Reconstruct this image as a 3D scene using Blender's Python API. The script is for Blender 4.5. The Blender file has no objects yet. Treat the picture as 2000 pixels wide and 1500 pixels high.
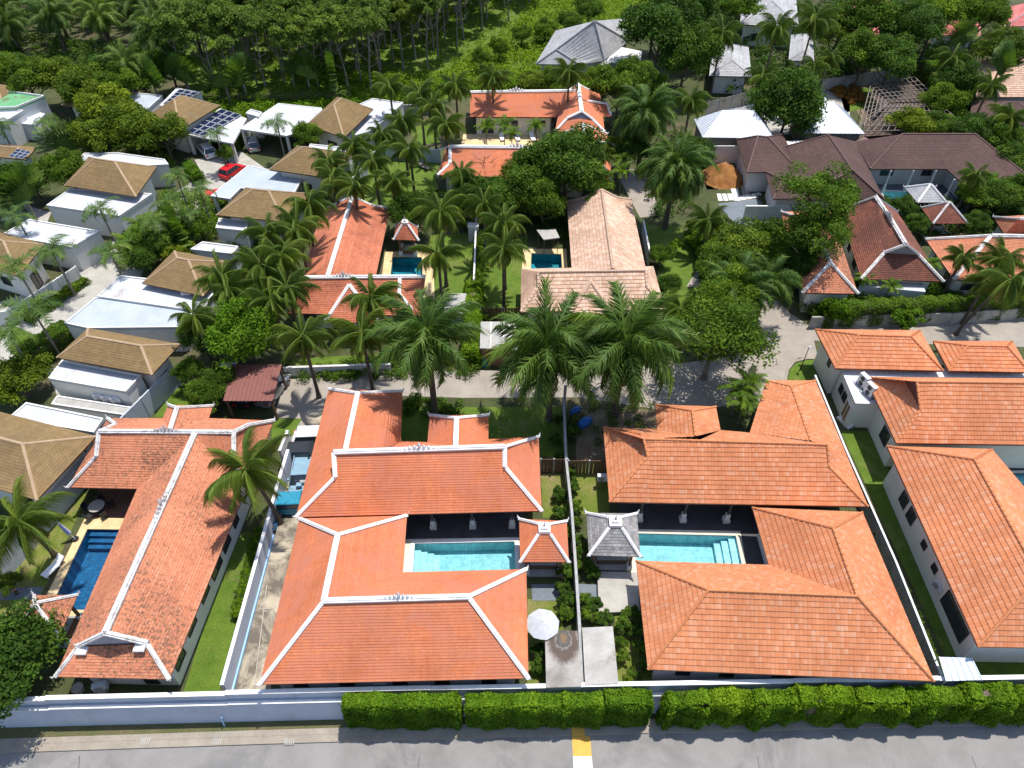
import bpy, math, random
import numpy as np
from mathutils import Vector, Matrix
from mathutils.geometry import delaunay_2d_cdt
from mathutils.interpolate import poly_3d_calc
random.seed(7); rng = np.random.default_rng(7)
scene = bpy.context.scene
COL = scene.collection
# ------------------------------------------------------------------ camera
CAM_H = 50.0; PITCH = math.radians(45.0); FPX = 1389.0      # a drone 50 m up looking 45 degrees down
cd = bpy.data.cameras.new('camera'); cam = bpy.data.objects.new('camera', cd); COL.objects.link(cam)
cam.location = (0, 0, CAM_H); cam.rotation_euler = (math.pi/2-PITCH, 0, 0)
cd.sensor_fit = 'HORIZONTAL'; cd.sensor_width = 36; cd.lens = 36*FPX/2000; cd.clip_end = 1500; cd.clip_start = 0.5
scene.camera = cam
# ------------------------------------------------------------------ daylight
SUNV = Vector((0.19, 0.22, 1.0)).normalized()
world = bpy.data.worlds.new('World'); scene.world = world; world.use_nodes = True
wn = world.node_tree.nodes; bg = wn['Background']
sky = wn.new('ShaderNodeTexSky'); sky.sky_type = 'NISHITA'; sky.sun_disc = False
sky.sun_elevation = math.asin(SUNV.z); sky.sun_rotation = math.atan2(SUNV.x, SUNV.y)
world.node_tree.links.new(sky.outputs[0], bg.inputs[0]); bg.inputs[1].default_value = 0.15
sl = bpy.data.lights.new('sun', 'SUN'); sun = bpy.data.objects.new('sun', sl); COL.objects.link(sun)
sl.energy = 4.1; sl.angle = math.radians(0.53); sl.color = (1.0, 0.955, 0.89)
sun.rotation_euler = SUNV.to_track_quat('Z', 'Y').to_euler(); sun.location = (20, 30, 80)
scene.view_settings.view_transform = 'Standard'; scene.view_settings.look = 'None'
scene.view_settings.exposure = 0.46; scene.view_settings.gamma = 1; scene.view_settings.use_curve_mapping = False
scene.render.engine = 'CYCLES'
scene.cycles.transparent_max_bounces = 12; scene.cycles.max_bounces = 6

# ------------------------------------------------------------------ survey helpers
def G(u, v, z=0.0):
    """world point at height z seen at photo pixel (u, v); used as a surveyor's sighting"""
    x = (u-1000)/FPX; t = -(v-750)/FPX
    d = (x, math.cos(PITCH)+t*math.sin(PITCH), -math.sin(PITCH)+t*math.cos(PITCH))
    k = (z-CAM_H)/d[2]
    return Vector((d[0]*k, d[1]*k, z))
def ldist(p, a, b):
    n = Vector((-(b.y-a.y), b.x-a.x)).normalized(); return abs((p.x-a.x)*n.x+(p.y-a.y)*n.y)
def RZ(u, v, e1, e2, ze, lo=0.3, hi=8):
    """ridge point height: on the sighting line, half way between two eaves"""
    A = [G(*q, ze) for q in e1]; B = [G(*q, ze) for q in e2]; best = None
    for i in range(240):
        z = ze+lo+(hi-lo)*i/239; p = G(u, v, z); e = abs(ldist(p, *A)-ldist(p, *B))
        if best is None or e < best[0]: best = (e, z)
    return G(u, v, best[1])
def on_plane(u, v, a, b, c):
    n = (b-a).cross(c-a); o = Vector((0, 0, CAM_H)); d = G(u, v, 0)-o
    return o+d*((a-o).dot(n)/d.dot(n))
# ------------------------------------------------------------------ materials
MATS = {}
def newmat(name):
    m = bpy.data.materials.new(name); m.use_nodes = True; MATS[name] = m
    nt = m.node_tree; return m, nt, nt.nodes['Principled BSDF']
def N(nt, typ, **k):
    n = nt.nodes.new(typ)
    for a, b in k.items():
        if a.startswith('i_'):
            key = a[2:]; key = int(key) if key.isdigit() else key.replace('_', ' ')
            n.inputs[key].default_value = b
        else: setattr(n, a, b)
    return n
def ramp(nt, stops, fac=None, interp='LINEAR'):
    r = nt.nodes.new('ShaderNodeValToRGB'); e = r.color_ramp.elements; r.color_ramp.interpolation = interp
    while len(e) < len(stops): e.new(0.5)
    for q, (p, c) in zip(e, stops): q.position = p; q.color = (c[0], c[1], c[2], 1) if hasattr(c, '__len__') else (c, c, c, 1)
    if fac is not None: nt.links.new(fac, r.inputs[0])
    return r
def noise(nt, scale, detail=4, rough=0.6, vec=None, dist=0):
    n = nt.nodes.new('ShaderNodeTexNoise'); n.inputs['Scale'].default_value = scale
    n.inputs['Detail'].default_value = detail; n.inputs['Roughness'].default_value = rough; n.inputs['Distortion'].default_value = dist
    if vec is None: vec = N(nt, 'ShaderNodeNewGeometry').outputs['Position']
    nt.links.new(vec, n.inputs['Vector']); return n
def mix(nt, a, b, fac, mode='MIX'):
    m = nt.nodes.new('ShaderNodeMix'); m.data_type = 'RGBA'; m.blend_type = mode
    for s, x in ((m.inputs[6], a), (m.inputs[7], b), (m.inputs[0], fac)):
        if hasattr(x, 'is_linked') or hasattr(x, 'links'): nt.links.new(x, s)
        elif hasattr(x, '__len__'): s.default_value = (x[0], x[1], x[2], 1)
        else: s.default_value = x
    return m.outputs[2]
def bump(nt, b, h, strength, dist):
    n = nt.nodes.new('ShaderNodeBump'); n.inputs['Strength'].default_value = strength; n.inputs['Distance'].default_value = dist
    nt.links.new(h, n.inputs['Height']); nt.links.new(n.outputs[0], b.inputs['Normal'])
def mottled(name, c1, c2, scale=0.6, rough=0.8, c3=None, s3=0.15, f3=(0.55, 0.7), bump_s=0.15, fine=18, finef=0.25, spec=0.3):
    m, nt, b = newmat(name)
    n1 = noise(nt, scale, 6, 0.65); r = ramp(nt, [(0.35, c1), (0.65, c2)], n1.outputs[0]); c = r.outputs[0]
    if c3 is not None:
        n3 = noise(nt, s3, 7, 0.7, dist=0.6); r3 = ramp(nt, [(f3[0], 0.0), (f3[1], 1.0)], n3.outputs[0]); c = mix(nt, c, c3, r3.outputs[0])
    nf = noise(nt, fine, 3, 0.7); rf = ramp(nt, [(0.3, 1-finef), (0.7, 1+finef*0.4)], nf.outputs[0]); c = mix(nt, c, rf.outputs[0], 1.0, 'MULTIPLY')
    nt.links.new(c, b.inputs['Base Color']); b.inputs['Roughness'].default_value = rough; b.inputs['Specular IOR Level'].default_value = spec
    if bump_s: bump(nt, b, nf.outputs[0], bump_s, 0.03)
    return m
def plain(name, c, rough=0.6, metal=0, spec=0.4):
    m, nt, b = newmat(name)
    n1 = noise(nt, 2.5, 4, 0.6); r = ramp(nt, [(0.3, [x*0.86 for x in c]), (0.7, [min(1, x*1.06) for x in c])], n1.outputs[0])
    nt.links.new(r.outputs[0], b.inputs['Base Color']); b.inputs['Roughness'].default_value = rough; b.inputs['Metallic'].default_value = metal
    b.inputs['Specular IOR Level'].default_value = spec; return m
def tilemat(name, stops, bw, bh, tonef=0.5, stain=None, stain_f=(0.55, 0.75), stain_s=0.35, speck=None, speck_f=(0.62, 0.72), mortar=0.25, rough=0.85, big=(0.80, 1.12)):
    """roof covering; courses are geometry, this adds tile-to-tile colour, joints and weather"""
    m, nt, b = newmat(name)
    uv = N(nt, 'ShaderNodeUVMap'); br = N(nt, 'ShaderNodeTexBrick'); nt.links.new(uv.outputs[0], br.inputs['Vector'])
    br.inputs['Scale'].default_value = 1; br.inputs['Brick Width'].default_value = bw; br.inputs['Row Height'].default_value = bh
    br.inputs['Mortar Size'].default_value = 0.012; br.inputs['Mortar Smooth'].default_value = 0.3; br.offset = 0.5
    br.inputs['Color1'].default_value = (0, 0, 0, 1); br.inputs['Color2'].default_value = (1, 1, 1, 1); br.inputs['Mortar'].default_value = (0.5, 0.5, 0.5, 1)
    at = N(nt, 'ShaderNodeAttribute', attribute_name='tone')
    t = N(nt, 'ShaderNodeMath', operation='MULTIPLY'); nt.links.new(br.outputs['Color'], t.inputs[0]); t.inputs[1].default_value = 1-tonef
    t2 = N(nt, 'ShaderNodeMath', operation='MULTIPLY_ADD'); nt.links.new(at.outputs['Fac'], t2.inputs[0]); t2.inputs[1].default_value = tonef; nt.links.new(t.outputs[0], t2.inputs[2])
    c = ramp(nt, stops, t2.outputs[0]).outputs[0]
    nb = noise(nt, 0.22, 5, 0.6); c = mix(nt, c, ramp(nt, [(0.3, big[0]), (0.7, big[1])], nb.outputs[0]).outputs[0], 1.0, 'MULTIPLY')
    # streaks running down the slope
    mp = N(nt, 'ShaderNodeMapping'); nt.links.new(uv.outputs[0], mp.inputs[0]); mp.inputs['Scale'].default_value = (2.2, 0.35, 1)
    ns = noise(nt, 1.0, 5, 0.7, mp.outputs[0]); c = mix(nt, c, ramp(nt, [(0.35, 0.9), (0.65, 1.06)], ns.outputs[0]).outputs[0], 1.0, 'MULTIPLY')
    if stain is not None:
        n2 = noise(nt, stain_s, 9, 0.72, dist=0.8); c = mix(nt, c, stain, ramp(nt, [(stain_f[0], 0.0), (stain_f[1], 0.85)], n2.outputs[0]).outputs[0])
    if speck is not None:
        n4 = noise(nt, 4.5, 6, 0.8); n5 = noise(nt, 0.16, 3, 0.5)
        mm = N(nt, 'ShaderNodeMath', operation='MULTIPLY_ADD'); nt.links.new(n5.outputs[0], mm.inputs[0]); mm.inputs[1].default_value = 0.5; nt.links.new(n4.outputs[0], mm.inputs[2])
        c = mix(nt, c, speck, ramp(nt, [(speck_f[0]+0.25, 0.0), (speck_f[1]+0.25, 0.9)], mm.outputs[0]).outputs[0])
    nt2 = ramp(nt, [(0, 1.0), (1, 1-mortar)], br.outputs['Fac']).outputs[0]; c = mix(nt, c, nt2, 1.0, 'MULTIPLY')
    nt.links.new(c, b.inputs['Base Color']); b.inputs['Roughness'].default_value = rough; b.inputs['Specular IOR Level'].default_value = 0.25
    nf = noise(nt, 14, 3, 0.7); bump(nt, b, nf.outputs[0], 0.25, 0.02)
    return m
def leafmat(name, c0, c1, c2=None, trans=0.28, rough=0.62):
    g_ = lambda c: (c[0]*1.12, c[1]*1.22, c[2]*.72)
    c0, c1 = g_(c0), g_(c1); c2 = g_(c2) if c2 else None
    m, nt, b = newmat(name)
    at = N(nt, 'ShaderNodeAttribute', attribute_name='tone'); oi = N(nt, 'ShaderNodeObjectInfo')
    c = ramp(nt, [(0.0, c0), (0.7, c1), (1.0, c2 or [min(1, x*1.35) for x in c1])], at.outputs['Fac']).outputs[0]
    rr = ramp(nt, [(0, (0.78, 0.82, 0.8)), (0.5, (1, 1, 1)), (0.85, (1.2, 1.12, 1.0)), (1, (1.55, 1.32, 1.0))], oi.outputs['Random']).outputs[0]
    c = mix(nt, c, rr, 1.0, 'MULTIPLY')
    nt.links.new(c, b.inputs['Base Color']); b.inputs['Roughness'].default_value = rough; b.inputs['Specular IOR Level'].default_value = 0.3 if 'palm' in name or 'oil' in name or 'fox' in name else 0.12
    tr = N(nt, 'ShaderNodeBsdfTranslucent'); c2n = mix(nt, c, (1.3, 1.45, 0.55), 1.0, 'MULTIPLY'); nt.links.new(c2n, tr.inputs[0])
    mx = N(nt, 'ShaderNodeMixShader'); mx.inputs[0].default_value = trans
    nt.links.new(b.outputs[0], mx.inputs[1]); nt.links.new(tr.outputs[0], mx.inputs[2]); nt.links.new(mx.outputs[0], nt.nodes['Material Output'].inputs[0])
    return m
tilemat('tile_left', [(0, (0.48, 0.165, 0.085)), (0.5, (0.57, 0.215, 0.115)), (1, (0.62, 0.285, 0.17))], 0.22, 0.17, speck=(0.10, 0.065, 0.045), speck_f=(0.515, 0.65), stain=(0.42, 0.16, 0.09), stain_f=(0.5, 0.78))
tilemat('tile_centre', [(0, (0.51, 0.148, 0.062)), (0.5, (0.59, 0.185, 0.08)), (1, (0.64, 0.235, 0.11))], 0.22, 0.17, speck=(0.22, 0.07, 0.04), speck_f=(0.68, 0.78), stain=(0.50, 0.185, 0.12), stain_f=(0.40, 0.66))
tilemat('tile_old', [(0, (0.40, 0.115, 0.06)), (0.5, (0.52, 0.17, 0.09)), (1, (0.60, 0.25, 0.16))], 0.22, 0.17, speck=(0.10, 0.045, 0.03), speck_f=(0.6, 0.75), stain=(0.25, 0.08, 0.05), stain_f=(0.45, 0.75))
tilemat('tile_moss', [(0, (0.20, 0.07, 0.045)), (0.5, (0.28, 0.10, 0.06)), (1, (0.42, 0.18, 0.11))], 0.22, 0.17, speck=(0.30, 0.10, 0.06), speck_f=(0.5, 0.62), stain=(0.10, 0.045, 0.034), stain_f=(0.25, 0.50))
tilemat('tile_flat', [(0, (0.52, 0.185, 0.08)), (0.5, (0.55, 0.215, 0.10)), (0.85, (0.57, 0.245, 0.13)), (1, (0.56, 0.30, 0.19))], 30, 30, tonef=0.95, stain=(0.46, 0.165, 0.075), stain_f=(0.48, 0.75), mortar=0.0)
tilemat('tile_tan', [(0, (0.175, 0.115, 0.05)), (0.5, (0.22, 0.145, 0.064)), (1, (0.265, 0.18, 0.085))], 0.32, 0.2, stain=(0.15, 0.11, 0.065), stain_f=(0.5, 0.78), mortar=0.2)
tilemat('tile_pink', [(0, (0.50, 0.31, 0.21)), (0.5, (0.58, 0.39, 0.28)), (1, (0.66, 0.47, 0.36))], 30, 30, tonef=0.95, stain=(0.36, 0.24, 0.17), stain_f=(0.52, 0.75), mortar=0.0)
tilemat('tile_brown', [(0, (0.07, 0.04, 0.034)), (0.5, (0.088, 0.051, 0.043)), (1, (0.108, 0.064, 0.055))], 0.4, 0.3, stain=(0.07, 0.042, 0.036), stain_f=(0.5, 0.8), mortar=0.12)
tilemat('tile_grey', [(0, (0.30, 0.30, 0.31)), (0.5, (0.38, 0.38, 0.39)), (1, (0.5, 0.5, 0.5))], 0.3, 0.3, stain=(0.22, 0.21, 0.2), stain_f=(0.5, 0.75))
tilemat('tile_darkgrey', [(0, (0.15, 0.15, 0.15)), (0.5, (0.29, 0.285, 0.28)), (1, (0.46, 0.45, 0.43))], 0.3, 0.24, stain=(0.1, 0.09, 0.08), stain_f=(0.5, 0.7), mortar=0.5)
tilemat('tile_red', [(0, (0.42, 0.10, 0.09)), (0.5, (0.52, 0.15, 0.14)), (1, (0.6, 0.22, 0.2))], 0.4, 0.3, mortar=0.1)
mottled('white_wall', (0.60, 0.59, 0.565), (0.68, 0.67, 0.65), 0.8, 0.85, (0.6, 0.58, 0.54), 0.5, (0.58, 0.85), 0.05, 9, 0.08)
mottled('cream_wall', (0.74, 0.72, 0.62), (0.80, 0.78, 0.69), 0.8, 0.85, (0.6, 0.57, 0.48), 0.4, (0.62, 0.85), 0.05, 9, 0.08)
mottled('white_cap', (0.72, 0.71, 0.69), (0.84, 0.83, 0.82), 2.0, 0.8, (0.45, 0.43, 0.40), 1.3, (0.6, 0.8), 0.05, 16, 0.15)
mottled('old_cap', (0.56, 0.54, 0.52), (0.78, 0.76, 0.74), 3.0, 0.85, (0.28, 0.26, 0.24), 2.0, (0.5, 0.7), 0.05, 16, 0.3)
mottled('orange_cap', (0.55, 0.20, 0.08), (0.62, 0.25, 0.11), 2.0, 0.8, None)
mottled('tan_cap', (0.36, 0.25, 0.155), (0.43, 0.31, 0.20), 2.0, 0.8, None)
mottled('brown_cap', (0.15, 0.09, 0.08), (0.19, 0.115, 0.10), 2.0, 0.8, None)
mottled('pink_cap', (0.55, 0.38, 0.27), (0.62, 0.44, 0.33), 2.0, 0.8, None)
mottled('grey_cap', (0.30, 0.30, 0.30), (0.40, 0.40, 0.40), 2.0, 0.8, None)
mottled('flat_roof', (0.44, 0.455, 0.475), (0.52, 0.53, 0.55), 0.5, 0.8, (0.30, 0.24, 0.20), 0.28, (0.58, 0.74), 0.05, 7, 0.06)
mottled('blue_roof', (0.35, 0.395, 0.445), (0.42, 0.465, 0.515), 0.5, 0.7, (0.48, 0.44, 0.40), 0.3, (0.6, 0.8), 0.05, 7, 0.06)
mottled('green_roof', (0.10, 0.30, 0.13), (0.16, 0.38, 0.19), 0.7, 0.8, (0.14, 0.16, 0.08), 0.5, (0.52, 0.66), 0.05, 7, 0.1)
mottled('concrete', (0.36, 0.34, 0.30), (0.48, 0.46, 0.42), 0.9, 0.9, (0.20, 0.18, 0.155), 0.35, (0.52, 0.72), 0.2, 12, 0.15)
mottled('pale_concrete', (0.34, 0.32, 0.28), (0.43, 0.41, 0.365), 0.7, 0.9, (0.33, 0.30, 0.26), 0.3, (0.55, 0.75), 0.2, 12, 0.12)
mottled('lane', (0.27, 0.24, 0.20), (0.35, 0.31, 0.265), 0.5, 0.9, (0.28, 0.25, 0.21), 0.18, (0.5, 0.7), 0.2, 12, 0.14)
mottled('slab', (0.32, 0.31, 0.285), (0.43, 0.42, 0.385), 0.8, 0.85, (0.24, 0.21, 0.17), 0.45, (0.56, 0.68), 0.2, 10, 0.15)
mottled('stained_slab', (0.26, 0.24, 0.215), (0.38, 0.36, 0.33), 0.6, 0.85, (0.16, 0.14, 0.12), 0.42, (0.52, 0.75), 0.2, 10, 0.2)
mottled('drive_mat', (0.40, 0.34, 0.25), (0.50, 0.44, 0.34), 0.6, 0.9, (0.14, 0.12, 0.095), 0.33, (0.46, 0.60), 0.2, 12, 0.2)
mottled('asphalt', (0.215, 0.205, 0.195), (0.26, 0.25, 0.24), 0.5, 0.92, (0.165, 0.16, 0.155), 0.22, (0.48, 0.66), 0.3, 25, 0.16)
mottled('verge', (0.14, 0.12, 0.06), (0.09, 0.105, 0.035), 0.7, 0.95, (0.22, 0.18, 0.11), 0.5, (0.56, 0.68), 0.5, 10, 0.4)
mottled('gutter', (0.27, 0.235, 0.19), (0.34, 0.30, 0.245), 0.8, 0.9, (0.26, 0.22, 0.17), 0.4, (0.5, 0.7), 0.2, 12, 0.2)
mottled('soil', (0.17, 0.12, 0.075), (0.25, 0.19, 0.125), 0.8, 0.95, (0.10, 0.11, 0.04), 0.25, (0.5, 0.65), 0.5, 8, 0.35)
mottled('ground_mat', (0.045, 0.055, 0.02), (0.085, 0.10, 0.035), 0.35, 0.95, (0.13, 0.10, 0.06), 0.12, (0.52, 0.68), 0.5, 5, 0.4)
mottled('lawn', (0.075, 0.135, 0.012), (0.115, 0.185, 0.02), 0.8, 0.95, (0.22, 0.20, 0.07), 0.35, (0.54, 0.75), 0.6, 9, 0.42)
mottled('lawn_dry', (0.11, 0.155, 0.018), (0.155, 0.19, 0.03), 0.7, 0.95, (0.27, 0.21, 0.10), 0.3, (0.5, 0.68), 0.6, 9, 0.42)
mottled('orange_soil', (0.24, 0.10, 0.028), (0.36, 0.17, 0.055), 0.9, 0.95, (0.30, 0.12, 0.03), 0.8, (0.5, 0.7), 0.6, 6, 0.3)
mottled('beige_deck', (0.58, 0.53, 0.42), (0.66, 0.61, 0.50), 0.9, 0.7, (0.5, 0.44, 0.34), 0.7, (0.55, 0.8), 0.1, 12, 0.08)
mottled('sand_deck', (0.60, 0.44, 0.22), (0.70, 0.54, 0.31), 0.9, 0.8, (0.52, 0.36, 0.18), 0.7, (0.5, 0.8), 0.1, 12, 0.12)
mottled('dark_deck', (0.055, 0.055, 0.06), (0.075, 0.075, 0.08), 0.9, 0.6, None, bump_s=0.05)
mottled('grey_paving', (0.14, 0.165, 0.19), (0.18, 0.205, 0.23), 0.9, 0.85, None, bump_s=0.2, fine=5, finef=0.2)
mottled('red_floor', (0.16, 0.07, 0.05), (0.2, 0.10, 0.07), 0.9, 0.7, None)
mottled('fence_wall', (0.42, 0.47, 0.52), (0.50, 0.55, 0.60), 0.8, 0.8, None, fine=8, finef=0.08)
mottled('garden_wall', (0.34, 0.33, 0.30), (0.44, 0.42, 0.38), 0.8, 0.9, (0.16, 0.16, 0.12), 0.6, (0.5, 0.68), 0.2, 8, 0.25)
mottled('blue_wall', (0.42, 0.46, 0.54), (0.49, 0.53, 0.61), 0.6, 0.85, (0.42, 0.46, 0.56), 0.5, (0.58, 0.8), 0.05, 8, 0.06)
mottled('road_wall', (0.40, 0.43, 0.50), (0.46, 0.49, 0.56), 0.5, 0.85, (0.31, 0.33, 0.37), 0.4, (0.55, 0.78), 0.05, 8, 0.05)
mottled('blue_trim', (0.30, 0.52, 0.80), (0.38, 0.6, 0.86), 0.8, 0.6, None)
mottled('bark', (0.10, 0.075, 0.055), (0.16, 0.125, 0.095), 3.0, 0.95, (0.07, 0.05, 0.035), 1.5, (0.5, 0.7), 0.6, 9, 0.4)
mottled('pale_bark', (0.22, 0.19, 0.155), (0.32, 0.28, 0.23), 2.0, 0.95, (0.12, 0.10, 0.08), 1.0, (0.5, 0.7), 0.5, 9, 0.35)
mottled('wood', (0.14, 0.08, 0.045), (0.20, 0.12, 0.07), 2.0, 0.75, None)
mottled('pale_wood', (0.17, 0.14, 0.12), (0.25, 0.21, 0.18), 2.0, 0.85, None)
mottled('rotten_thatch', (0.10, 0.07, 0.055), (0.16, 0.12, 0.095), 2.0, 0.95, (0.06, 0.045, 0.035), 1.2, (0.45, 0.6), 0.5, 9, 0.4)
plain('dark_frame', (0.045, 0.03, 0.025), 0.5); plain('door_brown', (0.30, 0.155, 0.06), 0.6)
plain('white_paint', (0.8, 0.8, 0.79), 0.4); plain('grey_metal', (0.35, 0.36, 0.38), 0.45, 0.3); plain('black', (0.02, 0.02, 0.022), 0.5)
plain('fascia', (0.10, 0.035, 0.03), 0.6); plain('grey_gable', (0.30, 0.33, 0.38), 0.7); plain('yellow_paint', (0.62, 0.36, 0.06), 0.7)
plain('white_fabric', (0.46, 0.47, 0.50), 0.9); plain('blue_fabric', (0.12, 0.16, 0.42), 0.9); plain('blue_tarp', (0.02, 0.13, 0.42), 0.5)
plain('ac_white', (0.62, 0.63, 0.64), 0.5); plain('rubber', (0.025, 0.025, 0.025), 0.8); plain('red_paint', (0.55, 0.02, 0.025), 0.25)
plain('car_white', (0.78, 0.79, 0.80), 0.2); plain('car_black', (0.03, 0.035, 0.04), 0.2); plain('car_teal', (0.03, 0.24, 0.36), 0.25); plain('car_blue', (0.02, 0.13, 0.30), 0.22); plain('car_silver', (0.42, 0.43, 0.44), 0.25, 0.5)
plain('light_blue', (0.20, 0.33, 0.42), 0.6); plain('cardboard', (0.30, 0.23, 0.16), 0.8); plain('green_plastic', (0.02, 0.22, 0.15), 0.4)
plain('metal_roof', (0.60, 0.64, 0.70), 0.45); plain('metal_roof_blue', (0.52, 0.58, 0.66), 0.5); plain('carport_red', (0.20, 0.075, 0.06), 0.7); plain('solar_frame', (0.6, 0.62, 0.64), 0.4)
m, nt, b = newmat('glass_pane'); b.inputs['Base Color'].default_value = (0.03, 0.04, 0.05, 1); b.inputs['Roughness'].default_value = 0.08; b.inputs['Specular IOR Level'].default_value = 0.7
m, nt, b = newmat('solar'); b.inputs['Base Color'].default_value = (0.012, 0.02, 0.055, 1); b.inputs['Roughness'].default_value = 0.15
def poolmat(name, c1, c2, s):
    m, nt, b = newmat(name); g = N(nt, 'ShaderNodeNewGeometry'); mp = N(nt, 'ShaderNodeMapping'); nt.links.new(g.outputs['Position'], mp.inputs[0])
    br = N(nt, 'ShaderNodeTexBrick'); nt.links.new(mp.outputs[0], br.inputs['Vector']); br.offset = 0
    br.inputs['Scale'].default_value = 1; br.inputs['Brick Width'].default_value = s; br.inputs['Row Height'].default_value = s; br.inputs['Mortar Size'].default_value = 0.02
    br.inputs['Color1'].default_value = (*c1, 1); br.inputs['Color2'].default_value = (*c2, 1); br.inputs['Mortar'].default_value = (*[x*0.9 for x in c1], 1)
    v = nt.nodes.new('ShaderNodeTexVoronoi'); v.feature = 'DISTANCE_TO_EDGE'; v.inputs['Scale'].default_value = 1.7; nz = noise(nt, 1.2, 3, 0.6)
    nt.links.new(mix(nt, g.outputs['Position'], nz.outputs[1], 0.3), v.inputs['Vector'])
    n2 = noise(nt, 2.1, 7, 0.75, dist=.5); c = mix(nt, br.outputs[0], ramp(nt, [(0.38, 0.72), (0.62, 1.15)], n2.outputs[0]).outputs[0], 1.0, 'MULTIPLY')  # mottling painted into the floor colour imitates rippled light under the water
    nt.links.new(c, b.inputs['Base Color']); b.inputs['Roughness'].default_value = 0.5
poolmat('pool_cyan', (0.28, 0.52, 0.55), (0.36, 0.60, 0.63), 0.3); poolmat('pool_blue', (0.0, 0.07, 0.19), (0.01, 0.13, 0.30), 0.3); poolmat('pool_teal', (0.01, 0.22, 0.28), (0.02, 0.28, 0.34), 0.3)
poolmat('pool_step', (0.42, 0.66, 0.72), (0.48, 0.72, 0.78), 0.3)
m, nt, b = newmat('pool_water')
tr = N(nt, 'ShaderNodeBsdfTransparent'); tr.inputs[0].default_value = (0.74, 0.93, 0.95, 1); gl = N(nt, 'ShaderNodeBsdfGlossy'); gl.inputs['Roughness'].default_value = 0.06
fr = N(nt, 'ShaderNodeFresnel'); fr.inputs[0].default_value = 1.33; mx = N(nt, 'ShaderNodeMixShader')
nw = noise(nt, 3.5, 3, 0.5); bp = N(nt, 'ShaderNodeBump'); bp.inputs['Strength'].default_value = 0.25; bp.inputs['Distance'].default_value = 0.05
nt.links.new(nw.outputs[0], bp.inputs['Height']); nt.links.new(bp.outputs[0], gl.inputs['Normal']); nt.links.new(bp.outputs[0], fr.inputs['Normal'])
nt.links.new(fr.outputs[0], mx.inputs[0]); nt.links.new(tr.outputs[0], mx.inputs[1]); nt.links.new(gl.outputs[0], mx.inputs[2]); nt.links.new(mx.outputs[0], nt.nodes['Material Output'].inputs[0])
leafmat('leaf_palm', (0.040, 0.065, 0.012), (0.105, 0.150, 0.026), (0.24, 0.25, 0.06), 0.32)
leafmat('leaf_oil', (0.028, 0.055, 0.013), (0.075, 0.130, 0.026), (0.19, 0.22, 0.05), 0.28)
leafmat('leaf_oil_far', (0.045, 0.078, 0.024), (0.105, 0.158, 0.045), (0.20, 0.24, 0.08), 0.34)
leafmat('leaf_fox', (0.035, 0.07, 0.018), (0.09, 0.145, 0.035), (0.17, 0.22, 0.06), 0.26)
leafmat('leaf_dry', (0.16, 0.12, 0.07), (0.26, 0.20, 0.14), (0.36, 0.28, 0.20), 0.2)
leafmat('leaf_dark', (0.022, 0.048, 0.010), (0.060, 0.112, 0.020), (0.12, 0.18, 0.035), 0.3)
leafmat('leaf_mid', (0.036, 0.068, 0.010), (0.092, 0.150, 0.020), (0.17, 0.23, 0.038), 0.32)
leafmat('leaf_bright', (0.045, 0.09, 0.009), (0.10, 0.185, 0.018), (0.18, 0.28, 0.03), 0.32)
leafmat('leaf_olive', (0.040, 0.066, 0.010), (0.105, 0.145, 0.018), (0.19, 0.23, 0.035), 0.3)
leafmat('leaf_hedge', (0.04, 0.085, 0.006), (0.10, 0.175, 0.012), (0.20, 0.29, 0.025), 0.28)
leafmat('leaf_rubber', (0.055, 0.085, 0.024), (0.12, 0.17, 0.045), (0.20, 0.25, 0.07), 0.34)
leafmat('leaf_grass', (0.12, 0.17, 0.015), (0.19, 0.26, 0.025), (0.27, 0.34, 0.05), 0.3)
leafmat('leaf_rust', (0.16, 0.06, 0.02), (0.34, 0.15, 0.05), (0.45, 0.25, 0.08), 0.25)
m = MATS['stained_slab']; nt = m.node_tree; b = nt.nodes['Principled BSDF']; old = b.inputs['Base Color'].links[0].from_socket
gp_ = N(nt, 'ShaderNodeNewGeometry'); nzz = noise(nt, 1.6, 5, 0.7); wv = mix(nt, gp_.outputs['Position'], nzz.outputs[1], 0.0)
vs = N(nt, 'ShaderNodeVectorMath', operation='SUBTRACT'); nt.links.new(gp_.outputs['Position'], vs.inputs[0]); sc_ = G(1100, 1246, 2.2); vs.inputs[1].default_value = (sc_.x, sc_.y, sc_.z)
v2 = N(nt, 'ShaderNodeVectorMath', operation='MULTIPLY'); nt.links.new(vs.outputs[0], v2.inputs[0]); v2.inputs[1].default_value = (1.0, 0.62, 0)
ln = N(nt, 'ShaderNodeVectorMath', operation='LENGTH'); nt.links.new(v2.outputs[0], ln.inputs[0])
ad = N(nt, 'ShaderNodeMath', operation='MULTIPLY_ADD'); nt.links.new(nzz.outputs[0], ad.inputs[0]); ad.inputs[1].default_value = 0.9; nt.links.new(ln.outputs[1], ad.inputs[2])
cr_ = ramp(nt, [(0.0, (0.20, 0.12, 0.05)), (0.55, (0.17, 0.11, 0.06)), (0.66, (0.10, 0.09, 0.08)), (0.84, (0.075, 0.065, 0.055)), (0.92, (0.20, 0.19, 0.175)), (1.0, (0.09, 0.065, 0.05))], ad.outputs[0])
fr_ = ramp(nt, [(0.0, 1.0), (0.80, 0.95), (1.0, 0.0)], None); dv = N(nt, 'ShaderNodeMath', operation='MULTIPLY'); nt.links.new(ad.outputs[0], dv.inputs[0]); dv.inputs[1].default_value = 0.58; nt.links.new(dv.outputs[0], fr_.inputs[0])
nt.links.new(mix(nt, old, cr_.outputs[0], fr_.outputs[0]), b.inputs['Base Color'])
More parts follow.
